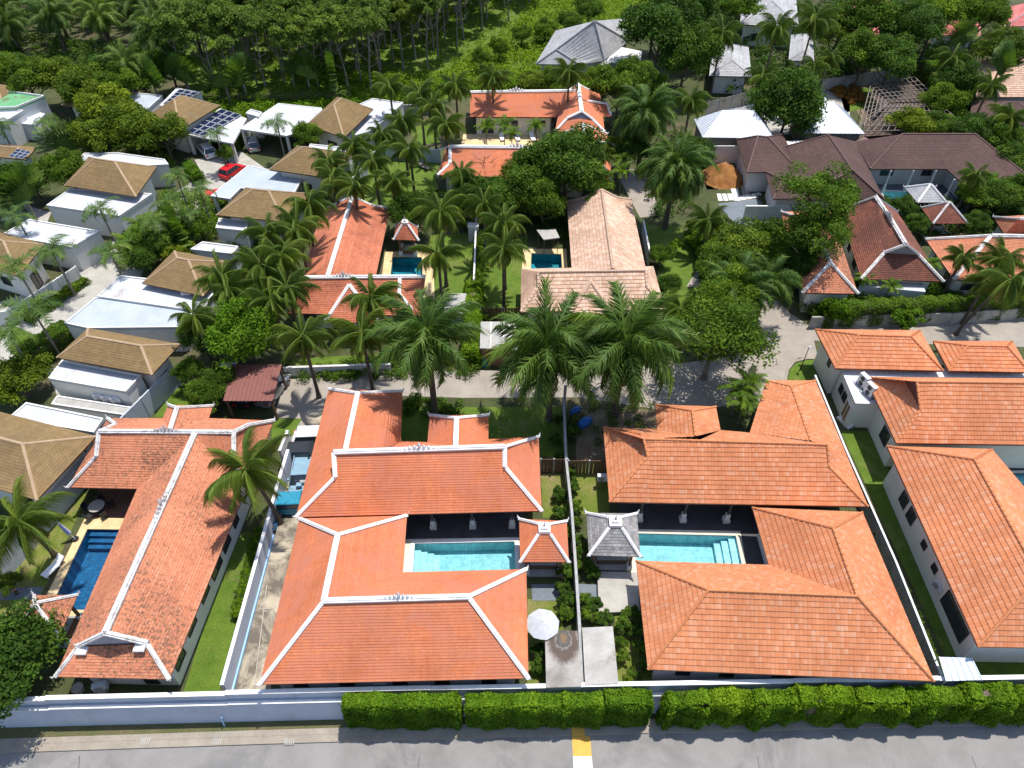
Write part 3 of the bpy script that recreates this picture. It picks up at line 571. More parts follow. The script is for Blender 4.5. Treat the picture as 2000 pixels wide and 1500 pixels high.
def palm(kind, u, v, h, L, label, group=None, yaw=None, tr=0, joined=False, base=0.0, n=None, el1=None):
    L *= {'coconut': .84, 'oil': .80}.get(kind, 1)
    """palm whose crown is sighted at (u, v); h = trunk height, L = frond length"""
    q = PF[kind]; rr = random.Random(int(u*31+v*7)); tm = q['t'][tr % len(q['t'])]; yaw = rr.uniform(0, 6.28) if yaw is None else yaw
    lean = {'coconut': (0, .9, 1.9), 'oil': (0, .5)}.get(kind, (0, 0, 0))[tr % len(q['t'])]
    c = G(u, v, h+base); b = Vector((c.x-math.cos(yaw)*lean, c.y-math.sin(yaw)*lean, base))
    t = thing({'coconut': 'coconut_palm', 'oil': 'oil_palm', 'fox': 'foxtail_palm', 'areca': 'areca_palm', 'traveller': 'travellers_palm'}[kind], label, 'palm tree', b, group)
    t.rotation_euler.z = yaw; o = bpy.data.objects.new('trunk', tm); link(o, t); o.scale = (1, 1, h/8)
    top = Vector((lean, 0, h-.05)); m = n or q['n']
    if kind == 'traveller':
        fa = rr.uniform(-.5, .5)
        for i in range(m):
            f = bpy.data.objects.new('frond', rr.choice(q['f'])); link(f, t); f.location = top; a = math.radians(8+164*i/(m-1)); s = L*rr.uniform(.9, 1.05)
            f.rotation_euler = Matrix(((math.cos(a)*math.cos(fa), -math.sin(fa), -math.sin(a)*math.cos(fa)), (math.cos(a)*math.sin(fa), math.cos(fa), -math.sin(a)*math.sin(fa)), (math.sin(a), 0, math.cos(a)))).to_euler(); f.scale = (s, s, s)
        return t
    e0, e1 = q['el']; e1 = el1 or e1+rr.uniform(-8, 8)
    for i in range(m):
        x = (i+.5)/m; el = math.radians(e0+(e1-e0)*x**.85+rr.uniform(-9, 9)); s = L*(0.62+.42*math.sin(math.pi*min(1, x*.9+.22)))*rr.uniform(.92, 1.06)
        f = bpy.data.objects.new('frond', q['f'][min(len(q['f'])-1, int(rr.random()*len(q['f'])))]); link(f, t); f.location = top
        f.rotation_euler = (rr.uniform(-.35, .35), -el, i*2.39996+rr.uniform(-.2, .2)); f.scale = (s, s, s)
    for i in range(q['dry']):
        f = bpy.data.objects.new('dead_frond', DRY); link(f, t); f.location = top-Vector((0, 0, .2)); f.rotation_euler = (0, math.radians(rr.uniform(56, 80)), rr.uniform(0, 6.28)); s = L*rr.uniform(.6, .85); f.scale = (s, s, s)
    if q['fr']: f = bpy.data.objects.new('fruit_cluster', q['fr']); link(f, t); f.location = top
    return t
def join_crown(name, kind, mat, nfr, seed):
    """whole palm crown as one mesh (for palms too far away to pick fronds apart)"""
    q = PF[kind]; rr = random.Random(seed); V = []; F = []; T = []; e0, e1 = q['el']; off = 0
    for i in range(nfr):
        x = (i+.5)/nfr; el = math.radians(e0+(e1-e0)*x**.85+rr.uniform(-7, 7)); s = (0.62+.42*math.sin(math.pi*min(1, x*.9+.22)))*rr.uniform(.92, 1.06)
        M = Matrix.Rotation(i*2.39996+rr.uniform(-.2, .2), 3, 'Z') @ Matrix.Rotation(-el, 3, 'Y') @ Matrix.Rotation(rr.uniform(-.35, .35), 3, 'X')
        me = rr.choice(q['f']); co = np.empty(len(me.vertices)*3, np.float32); me.vertices.foreach_get('co', co); co = co.reshape(-1, 3) @ np.array(M).T*s
        V.append(co); F.append(np.arange(len(co)).reshape(-1, 4)+off); off += len(co)
        t = np.empty(len(me.polygons), np.float32); me.attributes['tone'].data.foreach_get('value', t); T.append(t)
    V = np.vstack(V); F = np.vstack(F); me = bpy.data.meshes.new(name); me.from_pydata(V.tolist(), [], F.tolist())
    a = me.attributes.new('tone', 'FLOAT', 'FACE'); a.data.foreach_set('value', np.concatenate(T)); me.materials.append(MATS[mat]); me.update(); return me
FAR = {'oil': [join_crown('crown', 'oil', 'leaf_oil_far', 30, 5+i) for i in range(3)], 'coconut': [join_crown('crown', 'coconut', 'leaf_palm', 24, 15+i) for i in range(3)]}
def far_palm(kind, loc, h, L, label, group=None, name=None):
    t = thing(name or kind+'_palm', label, 'palm tree', (loc[0], loc[1], 0), group); t.rotation_euler.z = random.uniform(0, 6.28)
    o = bpy.data.objects.new('trunk', PF[kind]['t'][0]); link(o, t); o.scale = (1, 1, h/8); c = bpy.data.objects.new('crown', random.choice(FAR[kind])); link(c, t); c.location = (0, 0, h); s = L*random.uniform(.92, 1.08); c.scale = (s, s, s); return t
def scatter_stuff(name, poly, n, mat, label=None, cat=None, hgt=(.2, .9), leaf=.14, cl=.5, seed=1, per=60, z0=0.0, kind='stuff', holes=(), updir=.35, aspect=.55):
    """loose undergrowth over a ground polygon: n clumps of leaves, one object"""
    r = np.random.default_rng(seed); rr = random.Random(seed); xs = [p[0] for p in poly]; ys = [p[1] for p in poly]; cs = []
    k = 0
    while len(cs) < n and k < n*60:
        k += 1; p = (rr.uniform(min(xs), max(xs)), rr.uniform(min(ys), max(ys)))
        if inside(p, poly) and not any(inside(p, h) for h in holes): cs.append(p)
    n = len(cs)
    if n == 0: return None
    c = np.array([(x, y, z0+rr.uniform(*hgt)*.5) for x, y in cs]); rad = r.uniform(.6, 1.3, n)*cl; k = np.repeat(np.arange(n), per)
    d = r.normal(0, 1, (n*per, 3)); d /= np.linalg.norm(d, axis=1)[:, None]; d[:, 2] = np.abs(d[:, 2])
    pos = c[k]+d*(rad[k]*r.uniform(.5, 1.05, n*per))[:, None]*np.array([1, 1, 1.0]); tone = r.uniform(.1, .65, n)[k]+r.uniform(-.15, .3, n*per)
    me = leaf_mesh(name, pos, d, leaf*r.uniform(.6, 1.3, n*per), tone, mat, seed, aspect=aspect, updir=updir); o = link(bpy.data.objects.new(name, me)); o['kind'] = kind
    if label: o['label'] = label
    if cat: o['category'] = cat
    return o
def hedge(label, x0, x1, y0, y1, z0, z1, mat='leaf_hedge', n=9000, seed=1, name='hedge', leaf=.085, group=None, tilt=0.0, lump=.22):
    """clipped hedge: woody core and a leafy uneven shell"""
    r = np.random.default_rng(seed); t = thing(name, label, 'hedge', ((x0+x1)/2, (y0+y1)/2, z0), group); mb = MB()
    k = .22; mb.box((x0+k, y0+k, z0+.5), (x1-k, y1-k, z1-k)); 
    for i in range(max(2, int((x1-x0)/.9))): mb.tube([(x0+.45+.9*i, (y0+y1)/2, z0), (x0+.45+.9*i, (y0+y1)/2, z0+.7)], [.05, .04], 6)
    mb.obj('stem', 'bark', t)
    W, D, Hh = x1-x0, y1-y0, z1-z0; areas = np.array([W*D*1.5, W*Hh, W*Hh*.6, D*Hh, D*Hh]); f = r.choice(5, n, p=areas/areas.sum()); a = r.uniform(0, 1, n); b = r.uniform(0, 1, n)**.9
    X = x0+W*a; Y = y0+D*b; Z = z0+Hh*b; pos = np.empty((n, 3)); nr = np.zeros((n, 3))
    def put(m, x, y, z, v): pos[m, 0] = x[m] if hasattr(x, '__len__') else x; pos[m, 1] = y[m] if hasattr(y, '__len__') else y; pos[m, 2] = z[m] if hasattr(z, '__len__') else z; nr[m] = v
    put(f == 0, X, Y, z1, (0, 0, 1)); put(f == 1, X, y0, Z, (0, -1, 0)); put(f == 2, X, y1, Z, (0, 1, 0)); put(f == 3, x0, y0+D*a, Z, (-1, 0, 0)); put(f == 4, x1, y0+D*a, Z, (1, 0, 0))
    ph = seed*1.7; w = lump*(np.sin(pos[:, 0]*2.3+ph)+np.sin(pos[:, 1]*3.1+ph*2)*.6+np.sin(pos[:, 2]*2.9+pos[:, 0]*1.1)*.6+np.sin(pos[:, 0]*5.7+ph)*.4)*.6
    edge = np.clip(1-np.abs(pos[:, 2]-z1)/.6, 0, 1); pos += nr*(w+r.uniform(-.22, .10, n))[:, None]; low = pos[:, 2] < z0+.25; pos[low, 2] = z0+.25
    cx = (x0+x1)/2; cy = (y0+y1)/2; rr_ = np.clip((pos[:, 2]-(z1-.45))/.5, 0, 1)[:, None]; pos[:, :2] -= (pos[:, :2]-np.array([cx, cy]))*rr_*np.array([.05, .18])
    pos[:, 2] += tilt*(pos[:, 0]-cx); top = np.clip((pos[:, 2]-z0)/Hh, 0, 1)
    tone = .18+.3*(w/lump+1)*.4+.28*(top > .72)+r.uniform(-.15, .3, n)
    me = leaf_mesh('foliage', pos-np.array([cx, cy, z0]), nr, leaf*r.uniform(.7, 1.4, n), tone, mat, seed, jitter=.8); link(bpy.data.objects.new('foliage', me), t); return t
# ================================================================== GROUND
RL = -1.6                                   # level of the public road, below the gardens
WT = 1.95; W0 = G(0, 1366, WT); W1 = G(840, 1346, WT); W2 = G(1990, 1326, WT)
def wy(x):                                   # line of the road wall
    a, b = (W0, W1) if x < W1.x else (W1, W2); return a.y+(b.y-a.y)*(x-a.x)/(b.x-a.x)
POOLS = {}
def pool(name, label, px, z, floor, depth=1.25, steps=None, world=None):
    c = world or [G(u, v, z) for u, v in px]; POOLS[name] = [(p.x, p.y) for p in c]; return c
pc = pool('c', '', [(810, 1062), (1005, 1058), (1008, 1126), (806, 1130)], 0.0, None)
pr = pool('r', '', [(1240, 1042), (1437, 1047), (1450, 1110), (1243, 1106)], 0.0, None)
pl = pool('l', '', [(171, 1034), (243, 1034), (162, 1192), (106, 1164)], 0.0, None)
pl = [pl[0], G(252, 1035), G(170, 1192), G(98, 1190)]; POOLS['l'] = [(p.x, p.y) for p in pl]
pm = pool('m', '', [(767, 503), (824, 503), (826, 560), (760, 560)], 0.0, None)
pt = pool('t', '', [(1038, 495), (1096, 497), (1099, 540), (1036, 540)], 0.0, None)
pb = pool('b', '', [(1722, 374), (1776, 375), (1786, 402), (1735, 402)], 0.0, None)
p2 = pool('e', '', [(1967, 925), (2080, 925), (2110, 985), (2005, 985)], 0.0, None)
holes = list(POOLS.values())
outer = [(-60, wy(-60)), (W1.x, W1.y), (60, wy(60)), (420, wy(60)), (420, 520), (-420, 520), (-420, wy(-60))]
g = sheet('ground', outer, holes, 0.0, 'ground_mat')
sheet('road', [(-420, -60), (420, -60), (420, 26), (-420, 18)], [], RL, 'asphalt')
kb = [G(0, 1470, RL), G(500, 1453, RL), G(1000, 1438, RL), G(2000, 1413, RL)]

def strip(name, pts, w0, w1, z, mat, h=0.0):
    mb = MB()
    for a, b in zip(pts[:-1], pts[1:]):
        d = (b-a); d.z = 0; d.normalize(); nn = Vector((-d.y, d.x, 0)); q = [a+nn*w0, b+nn*w0, b+nn*w1, a+nn*w1]
        mb.prism([(p.x, p.y) for p in q], z-h-.02, z) if h else mb.face([Vector((p.x, p.y, z)) for p in q])
    o = mb.obj(name, mat); o['kind'] = 'structure'; return o
ext = [kb[0]+(kb[0]-kb[1]).normalized()*40]+kb+[kb[3]+(kb[3]-kb[2]).normalized()*40]
sheet('road_verge', [(p.x, p.y+.3) for p in ext]+[(ext[-1].x, wy(60)+1), (W1.x, W1.y+.3), (ext[0].x, wy(-60)+.3)], [], RL+.10, 'verge')
strip('gutter', ext, -0.05, 0.45, RL+.115, 'gutter', .12)
strip('pavement', ext, 0.45, 0.85, RL+.135, 'gutter', .12)
# slots of the drain gratings in the gutter
mb = MB()
for u in (283, 423, 565):
    c = G(u, 1448, RL+.13)
    for i in range(5): mb.box((i*.14-.3, -.22, .0), (i*.14-.22, .22, .012), .03, (c.x, c.y, RL+.136))
o = mb.obj('drain_grating', 'slab'); o['kind'] = 'structure'
mb = MB()
for u_, s_ in ((172, -.9), (812, .2), (1480, .15), (1905, .1)):
    c = G(u_, 1500, RL); mb.beam(Vector((c.x+s_, c.y+.75, RL+.002)), Vector((c.x-s_, c.y-4, RL+.002)), .035, .004)
o = mb.obj('road_joint', 'black'); o['kind'] = 'structure'
a = G(1117, 1440, RL); b = G(1153, 1440, RL); w = b.x-a.x
mk = MB(); mk.face([(a.x, a.y-1.2, RL+.006), (a.x+w, a.y-1.2, RL+.006), (a.x+w, a.y+.05, RL+.006), (a.x, a.y+.05, RL+.006)]); o = mk.obj('road_marking', 'yellow_paint'); o['kind'] = 'structure'; o['label'] = 'yellow block of the painted crossing band'
mk = MB(); mk.face([(a.x, a.y-4, RL+.006), (a.x+w, a.y-4, RL+.006), (a.x+w, a.y-1.21, RL+.006), (a.x, a.y-1.21, RL+.006)]); o = mk.obj('road_marking', 'white_cap'); o['kind'] = 'structure'; o['label'] = 'white block of the painted crossing band'
mk = MB(); mk.box((a.x, a.y+.02, RL+.12), (a.x+w*.7, a.y+1.0, RL+.15)); o = mk.obj('kerb_paint', 'yellow_paint'); o['kind'] = 'structure'
# --- lanes, drives, lawns (sheets a few millimetres apart)
def patch(name, px, mat, z, holes=(), thick=0): return sheet(name, P(*px, z=z), holes, z, mat, thick=thick)
patch('lane', [(535, 815), (553, 742), (700, 728), (1000, 722), (1150, 720), (1290, 715), (1400, 700), (1470, 690), (1480, 640), (1475, 590), (1440, 545), (1480, 540), (1540, 610), (1585, 638), (1800, 632), (2010, 612), (2300, 595), (2300, 660), (2010, 678), (1590, 665), (1598, 700), (1560, 698), (1540, 720), (1535, 745), (1500, 772), (1480, 790), (1290, 800), (1130, 776), (905, 777), (640, 768), (625, 815), (600, 868), (560, 868), (590, 818)], 'lane', 0.012)
patch('driveway', [(456, 1362), (524, 1362), (620, 1000), (640, 800), (600, 800), (590, 866), (572, 905), (552, 960), (540, 1010), (515, 1095), (490, 1180), (470, 1290)], 'drive_mat', 0.020)
patch('kerb', [(1531, 748), (1537, 718), (1550, 703), (1575, 697), (1600, 697), (1600, 701), (1576, 701), (1553, 707), (1541, 722), (1536, 748)], 'gutter', 0.10, thick=.1)
patch('lawn', [(1538, 748), (1543, 723), (1555, 709), (1576, 703), (1602, 702), (1606, 748)], 'lawn', 0.06)
patch('lawn', [(355, 1362), (425, 1362), (505, 1040), (470, 1040), (400, 1220)], 'lawn', 0.008)
patch('lawn', [(170, 968), (92, 1140), (60, 1200), (0, 1210), (-60, 1200), (0, 1115), (60, 1070), (160, 955)], 'lawn_dry', 0.008)
patch('lawn', [(532, 818), (590, 818), (585, 860), (575, 885), (530, 862)], 'lawn', 0.008)
patch('lawn', [(1642, 842), (1722, 842), (1760, 930), (1912, 1290), (1850, 1290)], 'lawn', 0.008)
patch('lawn', [(1900, 1262), (2100, 1262), (2100, 1340), (1900, 1340)], 'lawn', 0.008)
patch('lawn', [(1056, 925), (1105, 925), (1117, 1020), (1060, 1010)], 'lawn_dry', 0.008)
patch('lawn', [(1110, 900), (1190, 900), (1190, 1000), (1160, 1010), (1118, 1000)], 'lawn_dry', 0.008)
patch('lawn', [(1030, 1170), (1095, 1170), (1110, 1340), (1030, 1340)], 'lawn_dry', 0.008)
patch('lawn', [(1200, 1190), (1260, 1190), (1275, 1345), (1205, 1345)], 'lawn_dry', 0.008)
patch('lawn', [(780, 795), (1105, 795), (1110, 890), (1060, 890), (780, 868)], 'lawn', 0.008)
patch('lawn', [(1125, 800), (1290, 800), (1300, 900), (1125, 905)], 'soil', 0.008)
patch('lawn', [(690, 330), (765, 290), (862, 300), (850, 345), (860, 385), (780, 400), (700, 400)], 'lawn', 0.008)
patch('lawn', [(800, 250), (850, 240), (860, 278), (815, 285)], 'lawn', 0.008)
patch('lawn', [(840, 460), (925, 455), (930, 600), (880, 600), (830, 560)], 'lawn', 0.008)
patch('lawn', [(940, 470), (1030, 460), (1024, 640), (935, 620)], 'lawn', 0.008)
patch('lawn', [(1255, 440), (1330, 440), (1365, 520), (1370, 620), (1310, 640), (1285, 520)], 'lawn', 0.008)
patch('lawn', [(570, 700), (760, 690), (760, 742), (560, 750)], 'lawn', 0.008)
patch('lawn', [(300, 815), (350, 752), (400, 745), (380, 815)], 'lawn', 0.008)
patch('lawn', [(20, 632), (70, 655), (160, 700), (115, 700), (90, 720), (20, 690)], 'lawn', 0.016)
patch('lawn', [(1640, 178), (1700, 170), (1720, 205), (1650, 220)], 'lawn', 0.008)
patch('soil', [(1255, 250), (1420, 250), (1450, 380), (1400, 470), (1340, 560), (1430, 560), (1480, 470), (1460, 350), (1390, 250)], 'lane', 0.016)
patch('soil', [(1200, 330), (1260, 330), (1290, 420), (1250, 425)], 'lane', 0.008)
patch('soil', [(1380, 215), (1660, 165), (1660, 245), (1380, 285)], 'pale_concrete', 0.008)
patch('soil', [(1640, 150), (1760, 150), (1870, 250), (1700, 270)], 'soil', 0.006)
patch('lane', [(-80, 640), (-60, 610), (60, 570), (160, 520), (210, 500), (235, 430), (330, 385), (395, 340), (380, 312), (470, 295), (520, 330), (440, 395), (380, 440), (300, 500), (260, 560), (120, 640), (60, 690), (20, 740), (-60, 760)], 'pale_concrete', 0.012)
patch('yard', [(90, 720), (110, 770), (240, 830), (262, 790), (330, 700)], 'slab', 0.012)
patch('yard', [(30, 395), (100, 415), (90, 440), (0, 430)], 'concrete', 0.008)
patch('paving', [(1402, 398), (1480, 388), (1510, 420), (1510, 432), (1435, 438)], 'grey_paving', 0.026)
patch('paving', [(-80, 1150), (85, 1146), (75, 1172), (-80, 1172)], 'grey_paving', 0.012)
patch('paving', [(1038, 1141), (1094, 1141), (1092, 1173), (1040, 1173)], 'grey_paving', 0.03)
patch('paving', [(1125, 1140), (1170, 1142), (1170, 1166), (1127, 1164)], 'grey_paving', 0.03)
for i, (u0, v0, u1, v1, u2, v2, u3, v3) in enumerate([(1400, 378, 1408, 378, 1412, 392, 1403, 392), (1410, 378, 1418, 378, 1423, 392, 1414, 392), (1420, 378, 1429, 378, 1433, 391, 1424, 391), (1427, 368, 1441, 368, 1446, 392, 1434, 392), (1443, 383, 1455, 382, 1457, 390, 1447, 391), (1455, 380, 1466, 380, 1470, 388, 1457, 388), (1467, 378, 1477, 377, 1481, 386, 1470, 387), (1478, 376, 1485, 376, 1488, 381, 1480, 381)]):
    o = patch('paving_stone', [(u0, v0), (u1, v1), (u2, v2), (u3, v3)], 'white_wall', 0.07, thick=.05)
# grass meadow of the far field, rutted earth beneath the plantation
field = [G(u, v) for u, v in ((330, 150), (300, 60), (300, -60), (1080, -60)) ][:0]+[G(u, v) for u, v in ((480, 190), (640, 150), (860, 150), (1000, 60), (1080, -40), (1290, -60), (1260, 60), (1160, 110), (1060, 140), (1000, 185), (900, 190), (640, 220))]
sheet('meadow', [G(u, v) for u, v in ((400, 205), (330, 130), (280, -80), (1290, -80), (1260, 60), (1160, 110), (1060, 140), (1000, 185), (900, 190), (640, 220))], [], 0.006, 'lawn')
scatter_stuff('woodland_floor', [(p.x, p.y) for p in [G(u, v) for u, v in ((400, 195), (330, 130), (300, -40), (1080, -40), (1000, 60), (860, 150), (640, 160))]], 1500, 'leaf_grass', 'green weeds on the floor under the rubber trees', 'grass', (0, .5), .2, 1.0, 6, 18)
scatter_stuff('meadow_grass', [(p.x, p.y) for p in field], 2600, 'leaf_grass', 'tall bright green grass of the open field behind the houses', 'grass', (0, .6), .2, 1.15, 5, 22)

def deck(name, px, mat, hole=None, z=.03, thick=.03, world=None):
    return sheet(name, [G(u, v, z) for u, v in px], [hole] if hole else [], z, mat, thick=0)
def basin(label, c, mat, rim, depth=1.3, steps=None, stepmat='pool_step', wz=-.12, rimw=.32):
    """pool = coping, basin, water, steps"""
    cen = sum(c, Vector((0, 0, 0)))/4; t = thing('swimming_pool', label, 'swimming pool', (cen.x, cen.y, 0)); mb = MB(); n = len(c)
    for i in range(n):
        a, b = c[i], c[(i+1) % n]; mb.face([(a.x, a.y, -depth), (b.x, b.y, -depth), (b.x, b.y, .04), (a.x, a.y, .04)])
    mb.face([(p.x, p.y, -depth) for p in c]); mb.obj('basin', mat, t)
    q = offset([(p.x, p.y) for p in c], -rimw); m2 = MB()
    for i in range(n):
        a, b = c[i], c[(i+1) % n]; d, e = q[(i+1) % n], q[i]; m2.face([(a.x, a.y, .06), (b.x, b.y, .06), (d.x, d.y, .06), (e.x, e.y, .06)]); m2.face([(a.x, a.y, -.1), (b.x, b.y, -.1), (b.x, b.y, .06), (a.x, a.y, .06)]); m2.face([(e.x, e.y, 0), (d.x, d.y, 0), (d.x, d.y, .06), (e.x, e.y, .06)])
    m2.obj('coping', rim, t)
    m3 = MB(); wf = [Vector((p.x, p.y, wz)) for p in c]; wf = wf if (wf[1]-wf[0]).cross(wf[2]-wf[0]).z > 0 else wf[::-1]; m3.face(wf); m3.obj('water', 'pool_water', t)
    if steps:
        side, k, sw, lo, hi = steps; a, b = c[side], c[(side+1) % n]; d = (b-a).normalized(); nn = Vector((-d.y, d.x, 0)); nn = nn if (cen-a).dot(nn) > 0 else -nn; L = (b-a).length
        for i in range(k):
            m4 = MB(); z = -.3-.28*i; s0 = a+d*L*lo+nn*(sw*i+.01); s1 = a+d*L*hi+nn*(sw*i+.01)
            m4.prism([(p.x, p.y) for p in (s0, s1, s1+nn*sw, s0+nn*sw)], -depth+.01, z); m4.obj('step', stepmat, t)
    return t
# ================================================================== WALLS AND FENCES
def wallrun(label, pts, h, th=.16, mat='white_wall', cap='white_cap', z0=0.0, name='boundary_wall', cat='wall', panel=2.6, posts=True, capw=.08, hs=None):
    t = thing(name, label, cat, (pts[0].x, pts[0].y, z0))
    for k, (a, b) in enumerate(zip(pts[:-1], pts[1:])):
        a = Vector((a.x, a.y, z0)); b = Vector((b.x, b.y, z0)); L = (b-a).length; n = max(1, round(L/panel)) if panel else 1; hh = hs[k] if hs else h
        for i in range(n):
            p, q = a.lerp(b, i/n), a.lerp(b, (i+1)/n); g_ = (q-p).normalized()*.02; mb = MB(); mb.beam(p+g_, q-g_, th, hh); mb.obj('wall_panel', mat, t)
            if posts: mp = MB(); mp.beam(p-g_*4, p+g_*4, th+.07, hh+.03); mp.obj('post', mat, t)
        if cap: mc = MB(); mc.beam(a+Vector((0, 0, hh)), b+Vector((0, 0, hh)), th+capw*.8, .06); mc.obj('coping', cap, t)
    return t
# tall road wall: lower retaining tier and a panelled upper tier stepped back
segs = [(-60, -21.9, 2.55), (-21.9, -12.6, 2.9)]
t = thing('road_wall', 'long pale blue-white retaining wall along the roadside', 'wall', (0, W1.y, RL))
def wl(x, dy=0): return Vector((x, wy(x)+dy, 0))
xs = [-60, W0.x-2, G(427, 1360, 2.9).x, W1.x, G(1140, 1340, 2.9).x, G(1560, 1335, 2.9).x, G(1850, 1330, 2.9).x, 60]
hts = [1.7, 1.85, 2.0, 1.95, 2.05, 2.12, 2.05]; low = [.85, .98, 1.05, 1.0, 1.0, 1.0, 1.0]
xs[1] = G(85, 1372, 1.8).x
for i in range(7):
    a, b = wl(xs[i]), wl(xs[i+1]); n = max(1, round((b.x-a.x)/4))
    mb = MB(); o1 = Vector((0, -.56, 0)); o2 = Vector((0, -.34, 0)); A_ = [Vector((p.x, p.y, z_))+o_ for p in (a, b) for o_, z_ in ((o1, RL), (o2, low[i]), (Vector((0, .1, 0)), low[i]), (Vector((0, .1, 0)), RL))]
    for q_ in ((0, 4, 5, 1), (1, 5, 6, 2), (2, 6, 7, 3), (0, 1, 2, 3), (4, 7, 6, 5)): mb.face([A_[k_] for k_ in q_])
    mb.obj('retaining_wall', 'road_wall', t)
    mb = MB(); mb.beam(Vector((a.x, a.y-.26, low[i]+.003)), Vector((b.x, b.y-.26, low[i]+.003)), .22, .04); mb.obj('ledge', 'white_cap', t)
    for k in range(n):
        p, q = a.lerp(b, k/n), a.lerp(b, (k+1)/n); mb = MB(); mb.beam(Vector((p.x+.015, p.y+.06, low[i]-.4)), Vector((q.x-.015, q.y+.06, low[i]-.4)), .14, hts[i]-low[i]+.4); mb.obj('wall_panel', 'road_wall', t)
    mb = MB(); mb.beam(Vector((a.x, a.y+.06, hts[i])), Vector((b.x, b.y+.06, hts[i])), .3, .08); mb.obj('coping', 'white_cap', t)
mb = MB(); c = G(432, 1402, -.5); mb.tube([(c.x, wy(c.x)-.8, -1.5), (c.x, wy(c.x)-.65, -.4), (c.x+.15, wy(c.x)-.7, -.2)], [.05, .05, .04], 6); tag(mb.obj('water_pipe', 'blue_trim'), 'short blue water pipe standing against the roadside wall', 'pipe')

A1 = [G(524, 968), G(436, 1358)]
t = wallrun('white garden wall with a blue band beside the stained concrete driveway', [G(572, 905, 0), G(549, 985), G(449, 1360)], 1.9, .2, 'blue_wall', None, panel=0, posts=False)
mb = MB()
for a, b in zip([G(572, 905, 0), G(549, 985)], [G(549, 985), G(449, 1360)]): mb.beam(Vector((a.x-.02, a.y, 1.9)), Vector((b.x-.02, b.y, 1.9)), .26, .05)
mb.obj('coping', 'white_cap', t); mb = MB(); a, b = G(549, 985), G(449, 1360); mb.beam(Vector((a.x+.15, a.y, .03)), Vector((b.x+.15, b.y, .03)), .12, .25); mb.obj('blue_band', 'blue_trim', t)
wallrun('white angled wall beside the small lawn at the parking bays', [G(557, 912), G(572, 872)], 2.2, .2, 'white_wall', 'white_cap', panel=0, posts=False)
wallrun('thin grey wall between the two big orange villas', [G(1101, 778, 1.8), G(1106, 900, 1.8), G(1117, 1000, 1.8), G(1124, 1100, 1.8), G(1132, 1225, 1.8), G(1137, 1335, 1.8)], 1.8, .15, 'garden_wall', 'grey_cap', panel=3)
wallrun('long white-topped wall along the narrow lawn on the right', [G(1592, 733, 1.6), G(1652, 878, 1.6), G(1750, 1098, 1.6), G(1844, 1333, 1.6)], 1.6, .14, 'garden_wall', 'white_cap', panel=3, posts=False, capw=.02)
wallrun('pale blue-grey panel wall in front of the brown roofed houses', [G(352, 752), G(262, 845), G(205, 905), G(110, 1020), G(15, 1130), G(-60, 1215)], 2.5, .14, 'fence_wall', None, panel=2.4)
wallrun('white fence wall curving beside the pale lane on the left', [G(160, 545), G(90, 592), G(30, 632), G(-60, 645)], 1.8, .14, 'white_wall', None, panel=2)
wallrun('low grey wall under the long leafy hedge by the lane', [G(1578, 640), G(1700, 636), G(1850, 632), G(2000, 622), G(2150, 612)], 1.5, .2, 'garden_wall', None, panel=4, posts=False)
wallrun('pale wall of the back garden left of the central orange villa', [G(700, 335), G(760, 312), G(862, 318)], 2.0, .14, 'fence_wall', None, panel=3)
wallrun('grey garden wall behind the lawn near the long orange roof', [G(690, 228), G(800, 226), G(870, 222)], 1.8, .14, 'garden_wall', None, panel=3)
wallrun('wall panels behind the coconut row beside the brown roofs', [G(660, 400), G(700, 370), G(720, 345)], 2.2, .14, 'fence_wall', None, panel=2.2)
wallrun('low white wall with gate piers behind the parking', [G(560, 735), G(700, 730), G(765, 728)], 1.2, .2, 'white_wall', 'old_cap', panel=3)
wallrun('white garden wall of the brown villa by the grey paving', [G(1450, 428), G(1555, 428)], 1.9, .14, 'white_wall', 'white_cap', panel=0, posts=False)
wallrun('white site wall behind the orange earth heap', [G(1360, 318), G(1450, 318)], 2.6, .16, 'white_wall', None, panel=0, posts=False)
wallrun('thin white wall between the two pool gardens', [G(925, 610), G(928, 540), G(931, 450)], 1.8, .12, 'garden_wall', 'white_cap', panel=3, posts=False)
wallrun('short white wall in the lawn beside the pink tiled villa', [G(1253, 455), G(1266, 520)], 1.8, .12, 'white_wall', 'white_cap', panel=0, posts=False)
for lab, pts in (('black railed fence across the left garden passage', [G(1055, 922), G(1106, 922)]), ('dark timber fence across the right garden passage', [G(1108, 925), G(1188, 925)]), ('dark timber gate beside the small concrete roof', [G(822, 612), G(870, 612)]), ('dark slatted gate above the small lawn', [G(940, 628), G(1022, 626)])):
    t = thing('timber_fence', lab, 'fence', (pts[0].x, pts[0].y, 0)); a, b = pts; L = (b-a).length; d = (b-a)/L; n = int(L/.32)
    for i in range(n): mb = MB(); mb.beam(a+d*(i*.32), a+d*(i*.32+.28), .05, 1.8); mb.obj('board', 'wood', t)
    for s in (0, .5, 1): mb = MB(); mb.beam(a.lerp(b, s)-d*.06+Vector((0, -.1, 0)), a.lerp(b, s)+d*.06+Vector((0, -.1, 0)), .12, 2.0); mb.obj('post', 'grey_metal', t)
def siding(label, pts, h=2.2):
    t = thing('panel_fence', label, 'fence', (pts[0].x, pts[0].y, 0))
    for a, b in zip(pts[:-1], pts[1:]):
        L = (b-a).length; n = max(1, round(L/2.4))
        for i in range(n):
            p, q = a.lerp(b, i/n), a.lerp(b, (i+1)/n); mb = MB(); mb.beam(p, q, .04, h); mb.obj('panel', 'garden_wall', t); mp = MB(); mp.beam(p+Vector((-.06, -.1, 0)), p+Vector((.06, -.1, 0)), .1, h+.25); mp.obj('post', 'grey_metal', t)
